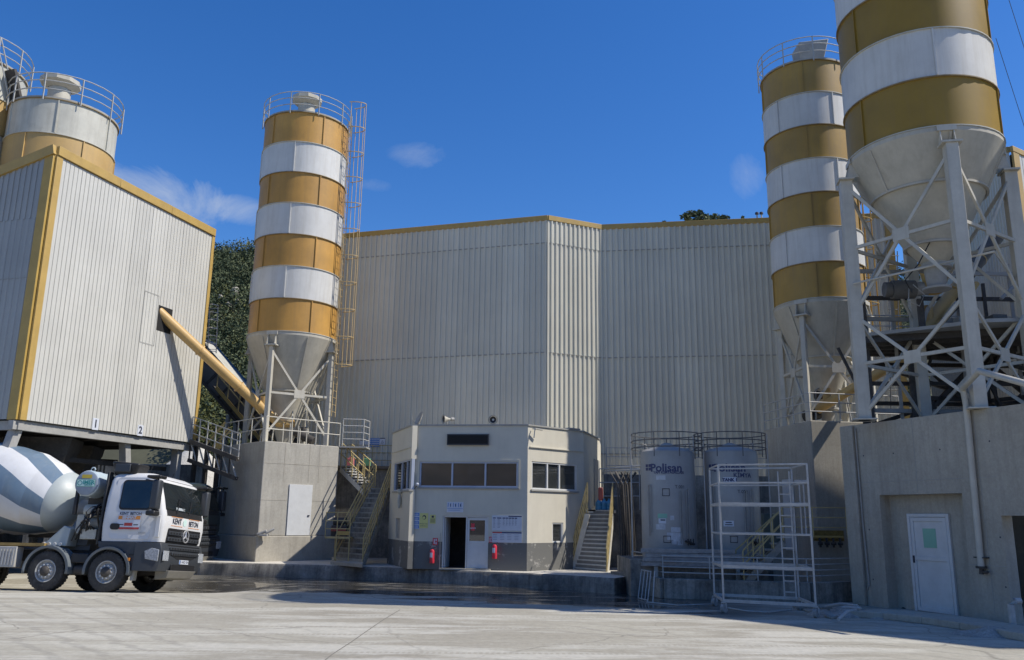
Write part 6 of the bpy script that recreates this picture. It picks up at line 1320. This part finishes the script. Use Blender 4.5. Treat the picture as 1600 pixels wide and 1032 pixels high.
def mixer():
    hd, right = thd, tright
    A1_ = TA1               # contact of the front right wheel
    org = A1_+hd*(1.46*K)-right*(1.05*K); rz = math.atan2(hd.y, hd.x)
    t = thing('mixer_truck', 'white and slate grey concrete mixer truck with blue striped drum parked at left', 'mixer truck', (org.x, org.y, 0), rz)
    t.rotation_euler = (-R(4.5), 0, rz); t.location.z = -1.05*K*math.sin(R(4.5))
    cab(t, mTW, mTG)
    # roof box
    rb_ = P5(t, 'roof_unit', MB().box8([(-1.78, -1.02, 3.06), (-1.15, -1.04, 3.06), (-1.15, -.45, 3.12), (-1.78, -.45, 3.12), (-1.86, -1.12, 3.46), (-1.02, -1.14, 3.38), (-1.10, -.40, 3.40), (-1.80, -.40, 3.44)]), mTB, bevel=.06); P5(rb_, 'vent_panel', MB().box(-1.72, -1.28, -1.135, -1.06, 3.15, 3.37), mTG, bevel=.02)
    # black air intake stack behind the cab
    P5(t, 'intake_stack', MB().bar((-1.86, -1.10, 1.2), (-1.86, -1.06, 3.15), .07, .16), mTB, bevel=.02); P5(t, 'cab_back_panel', MB().box(-1.87, -1.80, -1.02, 1.12, 1.25, 3.05), mTB)
    AX = [-1.46, -3.17, -6.45, -7.85]
    for i, ax_ in enumerate(AX):
        for sg in (-1, 1):
            wheel_parts(t, ax_, sg*1.06, sg)
            if i > 1: wheel_parts(t, ax_, sg*.70, sg)
        P5(t, 'axle', MB().tube((ax_, -.95, .5), (ax_, .95, .5), .09, 10), mDk)
    for ax_ in AX[:2]:
        for sg in (-1, 1): fender(t, ax_, sg)
    for sg in (-1, 1):
        P5(t, 'marker_lamp', MB().box(AX[0]+.56, AX[0]+.62, sg*1.235-.01, sg*1.235+.02, .80, .88), mOr); P5(t, 'fender_bracket', MB().box(AX[0]+.60, AX[0]+.70, sg*1.0-.08, sg*1.0+.1, .30, .72), mStG, bevel=.02)
        P5(t, 'frame_rail', MB().box(-9.0, -.6, sg*.42-.04, sg*.42+.04, .78, 1.06), mDk)
        P5(t, 'fender_link', MB().box(AX[1]+.6, AX[0]-.62, sg*1.0-.12, sg*1.0+.12, .72, .98), mTB, bevel=.03)
        P5(t, 'air_tank', MB().tube((AX[1]+.70, sg*.95, .55), (AX[0]-.68, sg*.95, .55), .14, 14), mDk)
        bx = P5(t, 'side_guard', MB().box(-5.65, -4.15, sg*1.0-.14, sg*1.0+.16, .58, 1.12), pm('silver_tool_box', (.42, .41, .38), .45, .1, 4) if sg < 0 else MATS['silver_tool_box'], bevel=.015)
        for i in range(16): P5(bx, 'rib', MB().box(-5.60+.09*i, -5.56+.09*i, sg*1.16-.005, sg*1.16+.012, .64, 1.06), MATS['silver_tool_box'])
        P5(t, 'rear_mudguard', MB().box(-8.5, -5.75, sg*.7-.1, sg*1.24, 1.14, 1.18) if sg > 0 else MB().box(-8.5, -5.75, -1.24, -.6, 1.14, 1.18), mDk)
    P5(t, 'subframe', MB().box(-9.0, -2.5, -.45, .45, 1.07, 1.24), mTS, bevel=.01)
    P5(t, 'subframe_trim', MB().box(-9.0, -3.4, -1.12, -.6, 1.14, 1.22), pm('ochre_subframe', (.30, .20, .06), .6, .2, 4))
    P5(t, 'under_body', MB().box(-3.9, -.55, -.4, .4, .45, .80), mDk)
    # drum on a slanting axis
    f0, f1 = Vector((-3.70, 0, 2.38)), Vector((-8.35, 0, 3.42)); d = (f1-f0).normalized(); L_ = (f1-f0).length
    ax = d.to_track_quat('Z', 'Y').to_matrix().to_4x4(); ax.translation = f0
    prof = [(.86, .12), (1.05, .65), (1.19, 1.2), (1.22, 1.9), (1.20, 2.6), (1.06, 3.4), (.82, 4.2), (.62, L_)]
    P5(t, 'drum', MB().lathe(prof, None, 48, axis=ax, twist=.20, mis=lambda i, j: (i//4) % 2), [mDrW, mDrB], ang=8)
    P5(t, 'drum_head', MB().lathe([(.01, -.52), (.22, -.50), (.45, -.42), (.65, -.26), (.80, -.05), (.868, .125), (.868, .14)], None, 48, axis=ax), mDrH)
    P5(t, 'gearbox', MB().lathe([(.01, -.72), (.20, -.72), (.24, -.5), (.24, -.30)], None, 16, axis=ax), mStG)
    # front drum pedestal, pump, hoses
    P5(t, 'drum_pedestal', MB().box8([(-3.35, -.52, 1.20), (-2.55, -.52, 1.20), (-2.55, .52, 1.20), (-3.35, .52, 1.20), (-2.98, -.42, 2.05), (-2.62, -.42, 2.05), (-2.62, .42, 2.05), (-2.98, .42, 2.05)]), mTS, bevel=.02)
    P5(t, 'drum_pedestal', MB().sideprism([(-3.55, 1.16), (-2.85, 1.16), (-2.80, 1.62), (-3.0, 1.70)], -1.0, -.55), mDrH, bevel=.02)
    for k in range(4): P5(t, 'clamp', MB().tube((-3.5+.16*k, -1.02, 1.20+.0*k), (-3.5+.16*k, -.85, 1.24), .05, 8), mChr)
    P5(t, 'hydraulic_pump', MB().tube((-2.55, -.80, 2.12), (-2.2, -.80, 2.12), .17, 14).tube((-2.6, -.75, 1.75), (-2.1, -.70, 1.80), .17, 14).box(-2.5, -2.05, -1.0, -.6, 1.35, 1.62).box(-2.7, -2.5, -.95, -.7, 1.5, 2.0), pm('cream_machine_paint', (.48, .47, .40), .5, .2, 8), bevel=.01)
    P5(t, 'oil_cooler', MB().box(-2.75, -2.2, -.5, .5, 2.2, 2.5), mDk, bevel=.02)
    random.seed(11)
    for k in range(9):
        a = Vector((-2.75+.09*k, -.95+.03*(k % 3), 1.30+.04*k)); b = Vector((-2.05-.07*(k % 4), -.8-.02*k, 2.3-.07*(k % 5))); m_ = (a+b)/2+Vector((random.uniform(-.1, .1), -.18-.02*k, random.uniform(-.2, .25)))
        P5(t, 'hose', MB().path([a, a.lerp(m_, .5)+Vector((0, -.05, .04)), m_, m_.lerp(b, .5)+Vector((0, -.03, .05)), b], .017+.006*(k % 3), 6), mTB)
    P5(t, 'control_box', MB().box(-2.80, -2.72, -1.06, -.96, 2.0, 2.75), mTB, bevel=.01)
    # transverse water tank above
    tx, tz = -2.52, 2.84
    P5(t, 'water_tank', MB().lathe([(.01, -.03), (.30, -.02), (.355, .03), (.355, .42), (.365, .43), (.365, .46), (.355, .47), (.355, .86), (.365, .87), (.365, .90), (.355, .91), (.355, 1.5), (.30, 1.55), (.01, 1.56)], None, 32, axis=Matrix.Translation(Vector((tx, -1.05, tz))) @ Matrix.Rotation(-math.pi/2, 4, 'X')), mTank)
    wt = [o for o in bpy.data.objects if o.name.startswith('water_tank')][-1]
    P5(wt, 'end_cap', MB().lathe([(.01, -.045), (.29, -.040), (.33, -.02), (.33, .0)], None, 28, axis=Matrix.Translation(Vector((tx, -1.05, tz))) @ Matrix.Rotation(-math.pi/2, 4, 'X')), pm('blue_grey_end_cap', (.25, .30, .36), .5, .1, 5))
    def ec(x0, x1, z0, z1, o, m, nm='print'): P5(wt, nm, MB().add([(tx+x0, -1.095-o, tz+z0), (tx+x1, -1.095-o, tz+z0), (tx+x1, -1.095-o, tz+z1), (tx+x0, -1.095-o, tz+z1)], [(0, 1, 2, 3)]), m, smooth=False)
    ec(-.27, .27, -.10, .10, .004, mGreen, 'name_plate'); ec(-.25, .25, -.085, .085, .006, mMint); ec(-.14, .15, .13, .23, .004, pm('yellow_print', (.6, .45, .05), .5))
    P5(wt, 'lettering', side_text('IMER', .10, tx+.08, tz+.015, -1.105, .006, 1.1), MATS['print_teal'], smooth=False); P5(wt, 'lettering', side_text('GROUP', .045, tx+.08, tz-.055, -1.105, .002, 1.1), MATS['print_teal'], smooth=False)
    P5(wt, 'logo', MB().lathe([(.05, 0), (.07, 0)], None, 16, axis=Matrix.Translation(Vector((tx-.17, -1.104, tz))) @ Matrix.Rotation(math.pi/2, 4, 'X')), MATS['print_teal'])
    P5(wt, 'lifting_eye', MB().path([(tx+.03+.06*math.cos(a), -.9, tz+.39+.06*math.sin(a)) for a in [2*math.pi*i/12 for i in range(12)]], .018, 6, True), mTank)
    # rear discharge chute and frame (outside the frame of the photo)
    P5(t, 'drum_rear_frame', MB().bar((-8.0, -.55, 1.2), (-8.2, -.5, 2.7), .12).bar((-8.0, .55, 1.2), (-8.2, .5, 2.7), .12), mTS)
    return t
pm('print_teal', (.03, .28, .27), .6, .05)
mixer()
# second truck parked behind it, only the corner of its cab shows
H = R(104); hd = Vector((math.sin(H), math.cos(H), 0)); p = G(303, 897, 0)
t2_ = thing('parked_truck', 'dark truck with yellow bumper hidden behind the mixer truck, mirror and cab corner showing', 'truck', p+hd*.2, math.atan2(hd.y, hd.x))
cab(t2_, pm('dark_cab_paint', (.03, .04, .04), .3, .1, 3), mTG, star=False, plate=False, letters=False)
for ax_ in (-1.46, -4.9):
    for sg in (-1, 1): wheel_parts(t2_, ax_, sg*1.06, sg)
P5(t2_, 'corner_panel', MB().box(.036, .06, -1.15, -.75, 1.32, 1.62), mYt, bevel=.01); P5(t2_, 'frame_rail', MB().box(-6, -.6, -.45, .45, .7, 1.1), mDk); P5(t2_, 'load_body', MB().box(-6.2, -2.4, -1.2, 1.2, 1.15, 2.2), mDk, bevel=.03)

# ------------------------------------------------------------------ screw conveyors
def screw(name, label, a, b, r, mat, flanges=(.33, .66), motor=True):
    t = thing(name, label, 'screw conveyor', a); d = (b-a).normalized(); up = (d.cross(Vector((0, 0, 1)))).cross(d).normalized()
    part(t, 'tube', MB().tube(a, b, r, 20), mat)
    for f in flanges: c = a.lerp(b, f); part(t, 'flange', MB().tube(c-d*.03, c+d*.03, r+.045, 20), mat)
    if motor: part(t, 'gearbox', MB().tube(a-d*.28, a-d*.0, r*.8, 14), mDk); part(t, 'motor', MB().tube(a-d*.65, a-d*.28, r*.62, 14), mDk)
    part(t, 'inlet_spout', MB().tube(a+d*.45, a+d*.45+ZV*.55, r*.85, 14), mat)
    return t
crs = FL.P(hu+.02, hz+.10, .05); low2 = W(424, 652, 34.6); hol = crs+(crs-low2).normalized()*.8
sc1 = screw('screw_conveyor', 'long yellow inclined tube from the left silo into the square hole of the raised building', low2, hol, .20, mScrewY, (.28, .6), motor=False)
part(sc1, 'inspection_cover', MB().bar(low2.lerp(hol, .35)-ZV*.20, low2.lerp(hol, .45)-ZV*.20, .12, .05), mYt)
oc = W(450, 640, 33); part(sc1, 'feed_elbow', MB().path([low2, low2.lerp(hol, -.06), W(455, 668, 35.2)+ZV*.12, W(462, 640, 35.6)+ZV*.2], .17, 12), mScrewY); part(sc1, 'motor', MB().tube(W(462, 676, 35), W(490, 690, 34.8), .17, 14).tube(W(474, 668, 35), W(476, 690, 35), .12, 10), mDk)
part(sc1, 'flange', MB().tube(low2.lerp(hol, .03), low2.lerp(hol, .06), .25, 18), mDk)
a, b = W(1278, 640, 30.0), W(1420, 555, 27.0); screw('screw_conveyor', 'yellow screw tube rising to the right from the outlet of the narrow right silo', a, b, .17, mYa, (.5,))
a, b = W(1440, 520, 24.0), W(1556, 372, 26.0); s3 = screw('screw_conveyor', 'dusty ochre and grey screw tube under the big silo rising to the upper right', a, b, .20, mYa, (.4, .75), motor=False); part(s3, 'cover', MB().tube(a.lerp(b, .52), a.lerp(b, 1.0), .235, 16), mBelt)
# ------------------------------------------------------------------ service platform beneath the big silo
sp = thing('service_platform', 'dark steel service platform with grey deck and pipe rails behind the big silo legs', 'platform', (BIG.x+2, BIG.y+1.5, zR))
fwd_p = [Vector((BIG.x-1.5, BIG.y+1.9, 0)), Vector((BIG.x+1.2, BIG.y-.2, 0)), Vector((BIG.x+5.2, BIG.y-.9, 0)), Vector((BIG.x+5.6, BIG.y+3.8, 0)), Vector((BIG.x-.6, BIG.y+3.8, 0))]
zd_ = W(1440, 524, BIG.y+1.5).z
part(sp, 'deck', MB().prism([(p.x, p.y) for p in fwd_p], zd_, zd_+.10), mStG, smooth=False)
for k in range(5):
    a = fwd_p[0].lerp(fwd_p[4], k/4); b = fwd_p[2].lerp(fwd_p[3], k/4); part(sp, 'deck_beam', MB().bar(a+ZV*(zd_-.10), b+ZV*(zd_-.10), .12, .18), mDk)
cols = [fwd_p[0].lerp(fwd_p[3], .25), fwd_p[0].lerp(fwd_p[3], .6), fwd_p[3], fwd_p[4], fwd_p[2]]
for k, c in enumerate(cols):
    part(sp, 'post', MB().bar(c+ZV*zR, c+ZV*(zd_-.02), .22, .22), mDk)
for a, b in ((0, 1), (1, 2), (3, 2), (1, 4)):
    p, q = cols[a], cols[b]; part(sp, 'brace', MB().bar(p+ZV*(zR+.2), q+ZV*(zd_-.3), .12, .12), mDk); part(sp, 'brace', MB().bar(q+ZV*(zR+.2), p+ZV*(zd_-.3), .12, .12), mDk); part(sp, 'tie', MB().bar(p+ZV*(zR+.95), q+ZV*(zR+.95), .12, .12), mDk); part(sp, 'tie', MB().bar(p+ZV*(zd_-.45), q+ZV*(zd_-.45), .10, .12), mDk)
railing(sp, [p+ZV*(zd_+.1) for p in (fwd_p[2], fwd_p[3], fwd_p[4], fwd_p[0])], 1.05, mRail, nr=3, spacing=1.1, r=.018)
c = Vector((BIG.x+.1, BIG.y+1.2, zd_+.1)); part(sp, 'post', MB().bar(c+ZV*.0, c+ZV*.9, .16, .16), mDk)
mt = thing('blower_motor', 'dusty dark motor and yellow hopper elbow under the outlet of the big silo', 'motor', c+ZV*.9)
c = c+ZV*1.05; part(mt, 'motor', MB().tube(c+Vector((-.75, .1, .15)), c+Vector((-.1, .05, .15)), .27, 18).tube(c+Vector((-.95, .12, .15)), c+Vector((-.75, .1, .15)), .22, 18), mBelt, bevel=.01); part(mt, 'coupling', MB().tube(c+Vector((-.1, .05, .15)), c+Vector((.25, 0, .18)), .20, 18), mStG)
part(mt, 'elbow', MB().lathe([(.32, 1.05), (.30, .55), (.24, .25), (.24, -.1)], c+Vector((.35, -.1, .1)), 18), mYt); part(mt, 'cable', MB().path([c+Vector((-.4, -.25, .1)), c+Vector((-.5, -.35, -.3)), c+Vector((-.2, -.35, -.45)), c+Vector((0, -.3, -.1)), c+Vector((-.3, -.3, .2))], .015, 5), mRail)
part(sp, 'rail', MB().path([BIG+Vector((-2.2, .2, zd_+1.15)), BIG+Vector((.3, -2.3, zd_+1.30)), BIG+Vector((2.2, 0, zd_+1.2))], .03, 6), mSt)
part(sp, 'ladder', MB().tube(W(1388, 395, 29), W(1392, 640, 28.6), .02, 5).tube(W(1402, 393, 29), W(1406, 640, 28.6), .02, 5), mRailD); lo = [o for o in bpy.data.objects if o.parent == sp and o.name.startswith('ladder')][-1]
for k in range(16): p, q = W(1388, 400+14*k, 28.9), W(1404, 400+14*k, 28.9); part(lo, 'rung', MB().tube(p, q, .016, 5), mRailD)
# ------------------------------------------------------------------ belt conveyor between the raised building and the left silo
cv = thing('belt_conveyor', 'inclined dark belt conveyor with grey side sheets and yellow walkway rails behind the yellow tube', 'conveyor', W(400, 690, 36))
a, b = W(300, 545, 39.5), W(470, 745, 38.3); d = (b-a).normalized(); nrm = d.cross(ZV).normalized(); upd = nrm.cross(d)
if upd.z < 0: upd = -upd
n_ = 9
for k in range(n_):
    p, q = a.lerp(b, k/n_), a.lerp(b, (k+1)/n_-.006); part(cv, 'side_sheet', MB().bar(p, q, .05, 1.15, up=upd), mBelt)
    part(cv, 'stiffener', MB().bar(p-upd*.6-nrm*.0, p+upd*.6, .08, .14, up=d), mDk)
part(cv, 'chord', MB().bar(a-upd*.62, b-upd*.62, .16, .14, up=upd), mDk); part(cv, 'chord', MB().bar(a+upd*.62, b+upd*.62, .14, .12, up=upd), mDk)
part(cv, 'belt', MB().bar(a+upd*.7+nrm*.5*(1 if nrm.y > 0 else -1), b+upd*.7+nrm*.5*(1 if nrm.y > 0 else -1), .9, .06, up=upd), mTB)
part(cv, 'cover', MB().bar(a.lerp(b, .05)+upd*.75, a.lerp(b, .6)+upd*.75, .9, .04, up=upd), mWa)
o = -nrm if nrm.y > 0 else nrm
part(cv, 'walkway', MB().bar(a.lerp(b, .30)+o*.40-upd*.2, b+o*.40-upd*.2, .5, .06, up=upd), mDk)
part(cv, 'kick_plate', MB().bar(a.lerp(b, .32)+o*.66-upd*.12, b+o*.66-upd*.12, .03, .16, up=upd), mYt)
for h in (.45, .85): part(cv, 'rail', MB().bar(a.lerp(b, .32)+o*.66+ZV*h, b+o*.66+ZV*h, .04, .04), mYr)
for k in range(8): p = a.lerp(b, .32+.68*k/7)+o*.66; part(cv, 'post', MB().bar(p-upd*.1, p+ZV*.85, .04, .04), mYr)
for f in (.45, .95):
    p = a.lerp(b, f)-upd*.7; part(cv, 'support_leg', MB().bar(p, Vector((p.x-.4, p.y, 0)), .16), mStG); part(cv, 'support_leg', MB().bar(p+Vector((0, 1, 0)), Vector((p.x+.5, p.y+1, 0)), .16), mStG)
# second lower gantry with yellow rails and catwalks crossing the gap
ct = thing('catwalk', 'cluttered steel catwalk with yellow stair rails in the gap below the belt conveyor', 'catwalk', W(330, 700, 35))
a, b = W(298, 690, 33.8), W(372, 718, 33.0)
part(ct, 'truss_chord', MB().bar(a, b, .2, .16), mDk); part(ct, 'truss_chord', MB().bar(a-ZV*.75, b-ZV*.75, .2, .14), mDk)
for k in range(6): p, q = a.lerp(b, k/6), a.lerp(b, (k+1)/6); part(ct, 'truss_web', MB().bar(p, q-ZV*.75, .045, .045), mRail); part(ct, 'truss_web', MB().bar(p, p-ZV*.75, .045, .045), mDk)
for h in (.35, .7, 1.0): part(ct, 'rail', MB().bar(a+ZV*h, b+ZV*h, .03, .03), mRail)
for k in range(7): p = a.lerp(b, k/6); part(ct, 'post', MB().bar(p, p+ZV*1.0, .035, .035), mRail)
for k, (x0, y0, x1, y1) in enumerate(((318, 700, 352, 660), (326, 706, 358, 668), (300, 680, 330, 692), (342, 690, 362, 672))): part(ct, 'stair_rail', MB().bar(W(x0, y0, 34.2), W(x1, y1, 34.4), .06, .08), mYt)
part(ct, 'gusset', MB().box8([W(x, y, Y) for Y in (34.0, 34.05) for x, y in ((334, 705), (348, 700), (346, 690), (336, 694))]), mYt)
for k in range(3): p = W(306+18*k, 700, 34.3); part(ct, 'column', MB().bar(Vector((p.x, p.y, 0)), Vector((p.x, p.y, p.z+.4)), .14), mDk)
# ladder on the far edge of the raised building
ll = thing('wall_ladder', 'caged pale ladder behind the right edge of the raised building', 'ladder', W(334, 545, 34.6)); p0_, p1_ = W(331, 552, 34.6), W(334, 480, 34.6)
for dx in (-.18, .18): part(ll, 'rail', MB().bar(p0_+Vector((dx, 0, 0)), p1_+Vector((dx, 0, 0)), .03, .03), mRail)
for k in range(7): p = p0_.lerp(p1_, k/6); part(ll, 'hoop', MB().path([p+Vector((-.18, 0, 0)), p+Vector((-.2, -.35, 0)), p+Vector((.1, -.5, 0)), p+Vector((.3, -.3, 0)), p+Vector((.18, 0, 0))], .016, 5), mRail)
for k in range(5): p = p0_.lerp(p1_, k/4.5+.08); part(ll, 'rung', MB().bar(p+Vector((-.18, 0, 0)), p+Vector((.18, 0, 0)), .02, .02), mRail)
# background: pale aggregate heap and dark sheds beyond the loading bay
def pile(cx_, cy_, rx, ry, h, mat, label, seed):
    vs, fs = [], []; n1, n2 = 36, 12
    for j in range(n2+1):
        for i in range(n1):
            a = 2*math.pi*i/n1; f = j/n2; q = Vector((rx*f*math.cos(a), ry*f*math.sin(a), 0)); z = h*(1-f)**1.05+.25*noise.noise(q*.8+Vector((seed, 0, 0)))*(1-f); vs.append(Vector((cx_, cy_, 0))+q+ZV*(z if j < n2 else -.05))
    solo('gravel_heap', MB().add(vs, [(j*n1+i, j*n1+(i+1) % n1, (j+1)*n1+(i+1) % n1, (j+1)*n1+i) for j in range(n2) for i in range(n1)]), mat, label, 'gravel heap')
mGrav = pm('pale_limestone_gravel', (.52, .50, .44), .95, .15, 1.5, bump=.8, bscale=14, speck=.25)
pile(-21, 56, 9, 8, 6.8, mGrav, 'pale limestone gravel heap glimpsed through the gap under the conveyor', 3)
pile(-33, 52, 8, 7, 5.0, mGrav, 'pale gravel heap glimpsed between the legs of the raised building', 8)
for k, (x0, x1, y, z) in enumerate(((-34, -15.5, 42.5, 4.6),)):
    solo('stock_bay_wall', MB().box(x0, x1, y, y+.5, 0, z), mConcD, 'dark stained stock bay wall behind the raised building', 'wall', bevel=.03)
# drab machinery under the raised building
mach = thing('batch_mixer', 'grimy batching mixer body hanging under the raised building behind the drum', 'mixer', FL.P(4.2, 1.8, -4.6))
c = FL.P(4.2, 0, -4.6); part(mach, 'body', MB().tube(c+FL.u*-1.4+ZV*3.2, c+FL.u*1.4+ZV*3.2, 1.0, 24), mDk); part(mach, 'chute', MB().lathe([(1.1, 3.0), (.35, 1.7), (.35, 1.4)], c, 8), mBelt)
for k in range(4): q = FL.P(1.0+1.9*k, 0, -5.6); part(mach, 'support_post', MB().bar(q, q+ZV*4.7, .2), mStG)
for k in range(5): q = FL.P(.5+1.7*k, 2.6+.3*(k % 2), -2.8-.3*k); part(mach, 'pipe', MB().tube(q, q+FL.u*1.6+ZV*random.uniform(-.5, .5), .10, 8), mBelt)
for k in range(6):
    q = FL.P(6.6+.2*k, 3.6, -3.4); part(mach, 'grating_bar', MB().bar(q, q+ZV*.7, .05), mStG)
# overhead wires at the top right
a, b, c = W(1577, -20, 30), W(1600, 40, 30), W(1560, 120, 30)
for k, (p, q, lab) in enumerate(((W(1570, -20, 30), W(1640, 200, 34), 'thin overhead wire crossing the sky at the right edge, upper one'), (W(1556, 60, 30), W(1630, 290, 34), 'thin overhead wire crossing the sky at the right edge, lower one'))): solo('overhead_wire', MB().tube(p, q, .012, 5), mRailD, lab, 'wire')
# hose / cable on the yard near the two roof birds
for k, px in enumerate((1183, 1190)):
    p = FC.hit(px, 341); p.z = ZH+.10; t = thing('roof_vent', ('small dark vent cap on the hall parapet beside the narrow silo, left of two', 'small dark vent cap on the hall parapet beside the narrow silo, right of two')[k], 'vent', p); part(t, 'pipe', MB().tube(p, p+ZV*.22, .03, 6), mSt); part(t, 'cap', MB().lathe([(.01, .34), (.08, .30), (.09, .22), (.01, .2)], p, 10), mInk) if False else part(t, 'cap', MB().lathe([(.01, p.z+.34), (.08, p.z+.30), (.09, p.z+.22), (.01, p.z+.2)], Vector((p.x, p.y, 0)), 10), mInk)

# denser dusty steelwork, pipes and cable trays round the platform and under the narrow silo
st = thing('pipe_rack', 'cluttered dusty pipes, trays and gear boxes on the steelwork behind the big silo legs', 'pipe rack', (BIG.x+2.6, BIG.y+2.6, zR))
random.seed(21)
for k in range(7):
    x = BIG.x-1.0+k*.95; y = BIG.y+2.4+.2*(k % 3); part(st, 'post', MB().bar((x, y, zR), (x, y, zd_+1.2+.7*(k % 3)), .09, .09), mStG if k % 2 else mDk)
for k, z in enumerate((zR+.55, zR+1.35, zd_+.7, zd_+1.35, zd_+2.2)):
    part(st, 'cross_beam', MB().bar((BIG.x-1.3, BIG.y+2.45, z), (BIG.x+5.2, BIG.y+2.6+.2*(k % 2), z+.12*(k % 2)), .08, .12), mDk if k % 2 else mStG)
for k in range(6):
    x = BIG.x-.9+k*1.0; part(st, 'brace', MB().bar((x, BIG.y+2.5, zR+.2), (x+(.95 if k % 2 else -.95), BIG.y+2.5, zd_-.2), .07, .07), mDk)
for k in range(6):
    a = Vector((BIG.x+.3+.8*k, BIG.y+1.6+.25*(k % 3), zd_+.25+.3*(k % 4))); b = a+Vector((random.uniform(.4, 1.3), .3, random.uniform(-.2, 1.3))); part(st, 'pipe', MB().path([a, a.lerp(b, .5)+Vector((0, 0, .18)), b], .05+.02*(k % 3), 10), (mStG, mDk, mYa)[k % 3])
for k in range(4):
    c = Vector((BIG.x+1.4+1.1*k, BIG.y+1.4+.2*k, zd_+.1)); part(st, 'gear_box', MB().box(c.x-.2, c.x+.22, c.y-.18, c.y+.18, c.z, c.z+.42+.12*(k % 2)).tube(c+Vector((.22, 0, .26)), c+Vector((.55, 0, .26)), .13, 12), mBelt if k % 2 else mStG, bevel=.015)
cb = thing('cable', 'thin dark cable looping down from the cone of the big silo to the platform', 'cable', BIG+ZV*zd_)
part(cb, 'strand', MB().path([BIG+Vector((-.3, -.5, zd_+2.2)), BIG+Vector((-.9, -.9, zd_+1.4)), BIG+Vector((-1.2, -.7, zd_+1.0)), BIG+Vector((-.6, .2, zd_+.9)), BIG+Vector((-.3, .8, zd_+1.2))], .016, 6), mTB)
nk = thing('valve_machinery', 'butterfly valve and pipework hanging below the narrow right silo cone', 'valves', RC+ZV*zQ)
zz = zQ+1.15
for k in range(4): a = R(40+90*k); e = Vector((math.cos(a), math.sin(a), 0)); part(nk, 'pipe', MB().path([RC+e*.3+ZV*(zz+.3), RC+e*.75+ZV*(zz+.35-.1*k), RC+e*.8+ZV*(zz-.5), RC+e*.9+ZV*zQ], .035, 8), (mStG, mRail)[k % 2])
part(nk, 'valve', MB().tube(RC+Vector((-.5, -.2, zz)), RC+Vector((.4, -.2, zz)), .16, 14), mDk); part(nk, 'motor', MB().tube(RC+Vector((-1.0, -.4, zQ+.35)), RC+Vector((-.45, -.3, zQ+.45)), .2, 14), mTB)
lk = thing('valve_machinery', 'discharge valve and white air pipes hanging below the left silo cone', 'valves', SL+ZV*zP)
for k in range(5): a = R(-150+45*k); e = Vector((math.cos(a), math.sin(a), 0)); part(lk, 'pipe', MB().path([SL+e*.35+ZV*(zP+1.1), SL+e*.9+ZV*(zP+1.25+.1*k), SL+e*1.0+ZV*(zP+.5), SL+e*1.05+ZV*zP], .03, 8), mSt)
for k in range(3): q = SL+Vector((.2+.35*k, -1.1, zP)); part(lk, 'stand', MB().path([q, q+ZV*(.9-.1*k), q+Vector((.28, 0, .9-.1*k)), q+Vector((.28, 0, 0))], .025, 6), mSt)
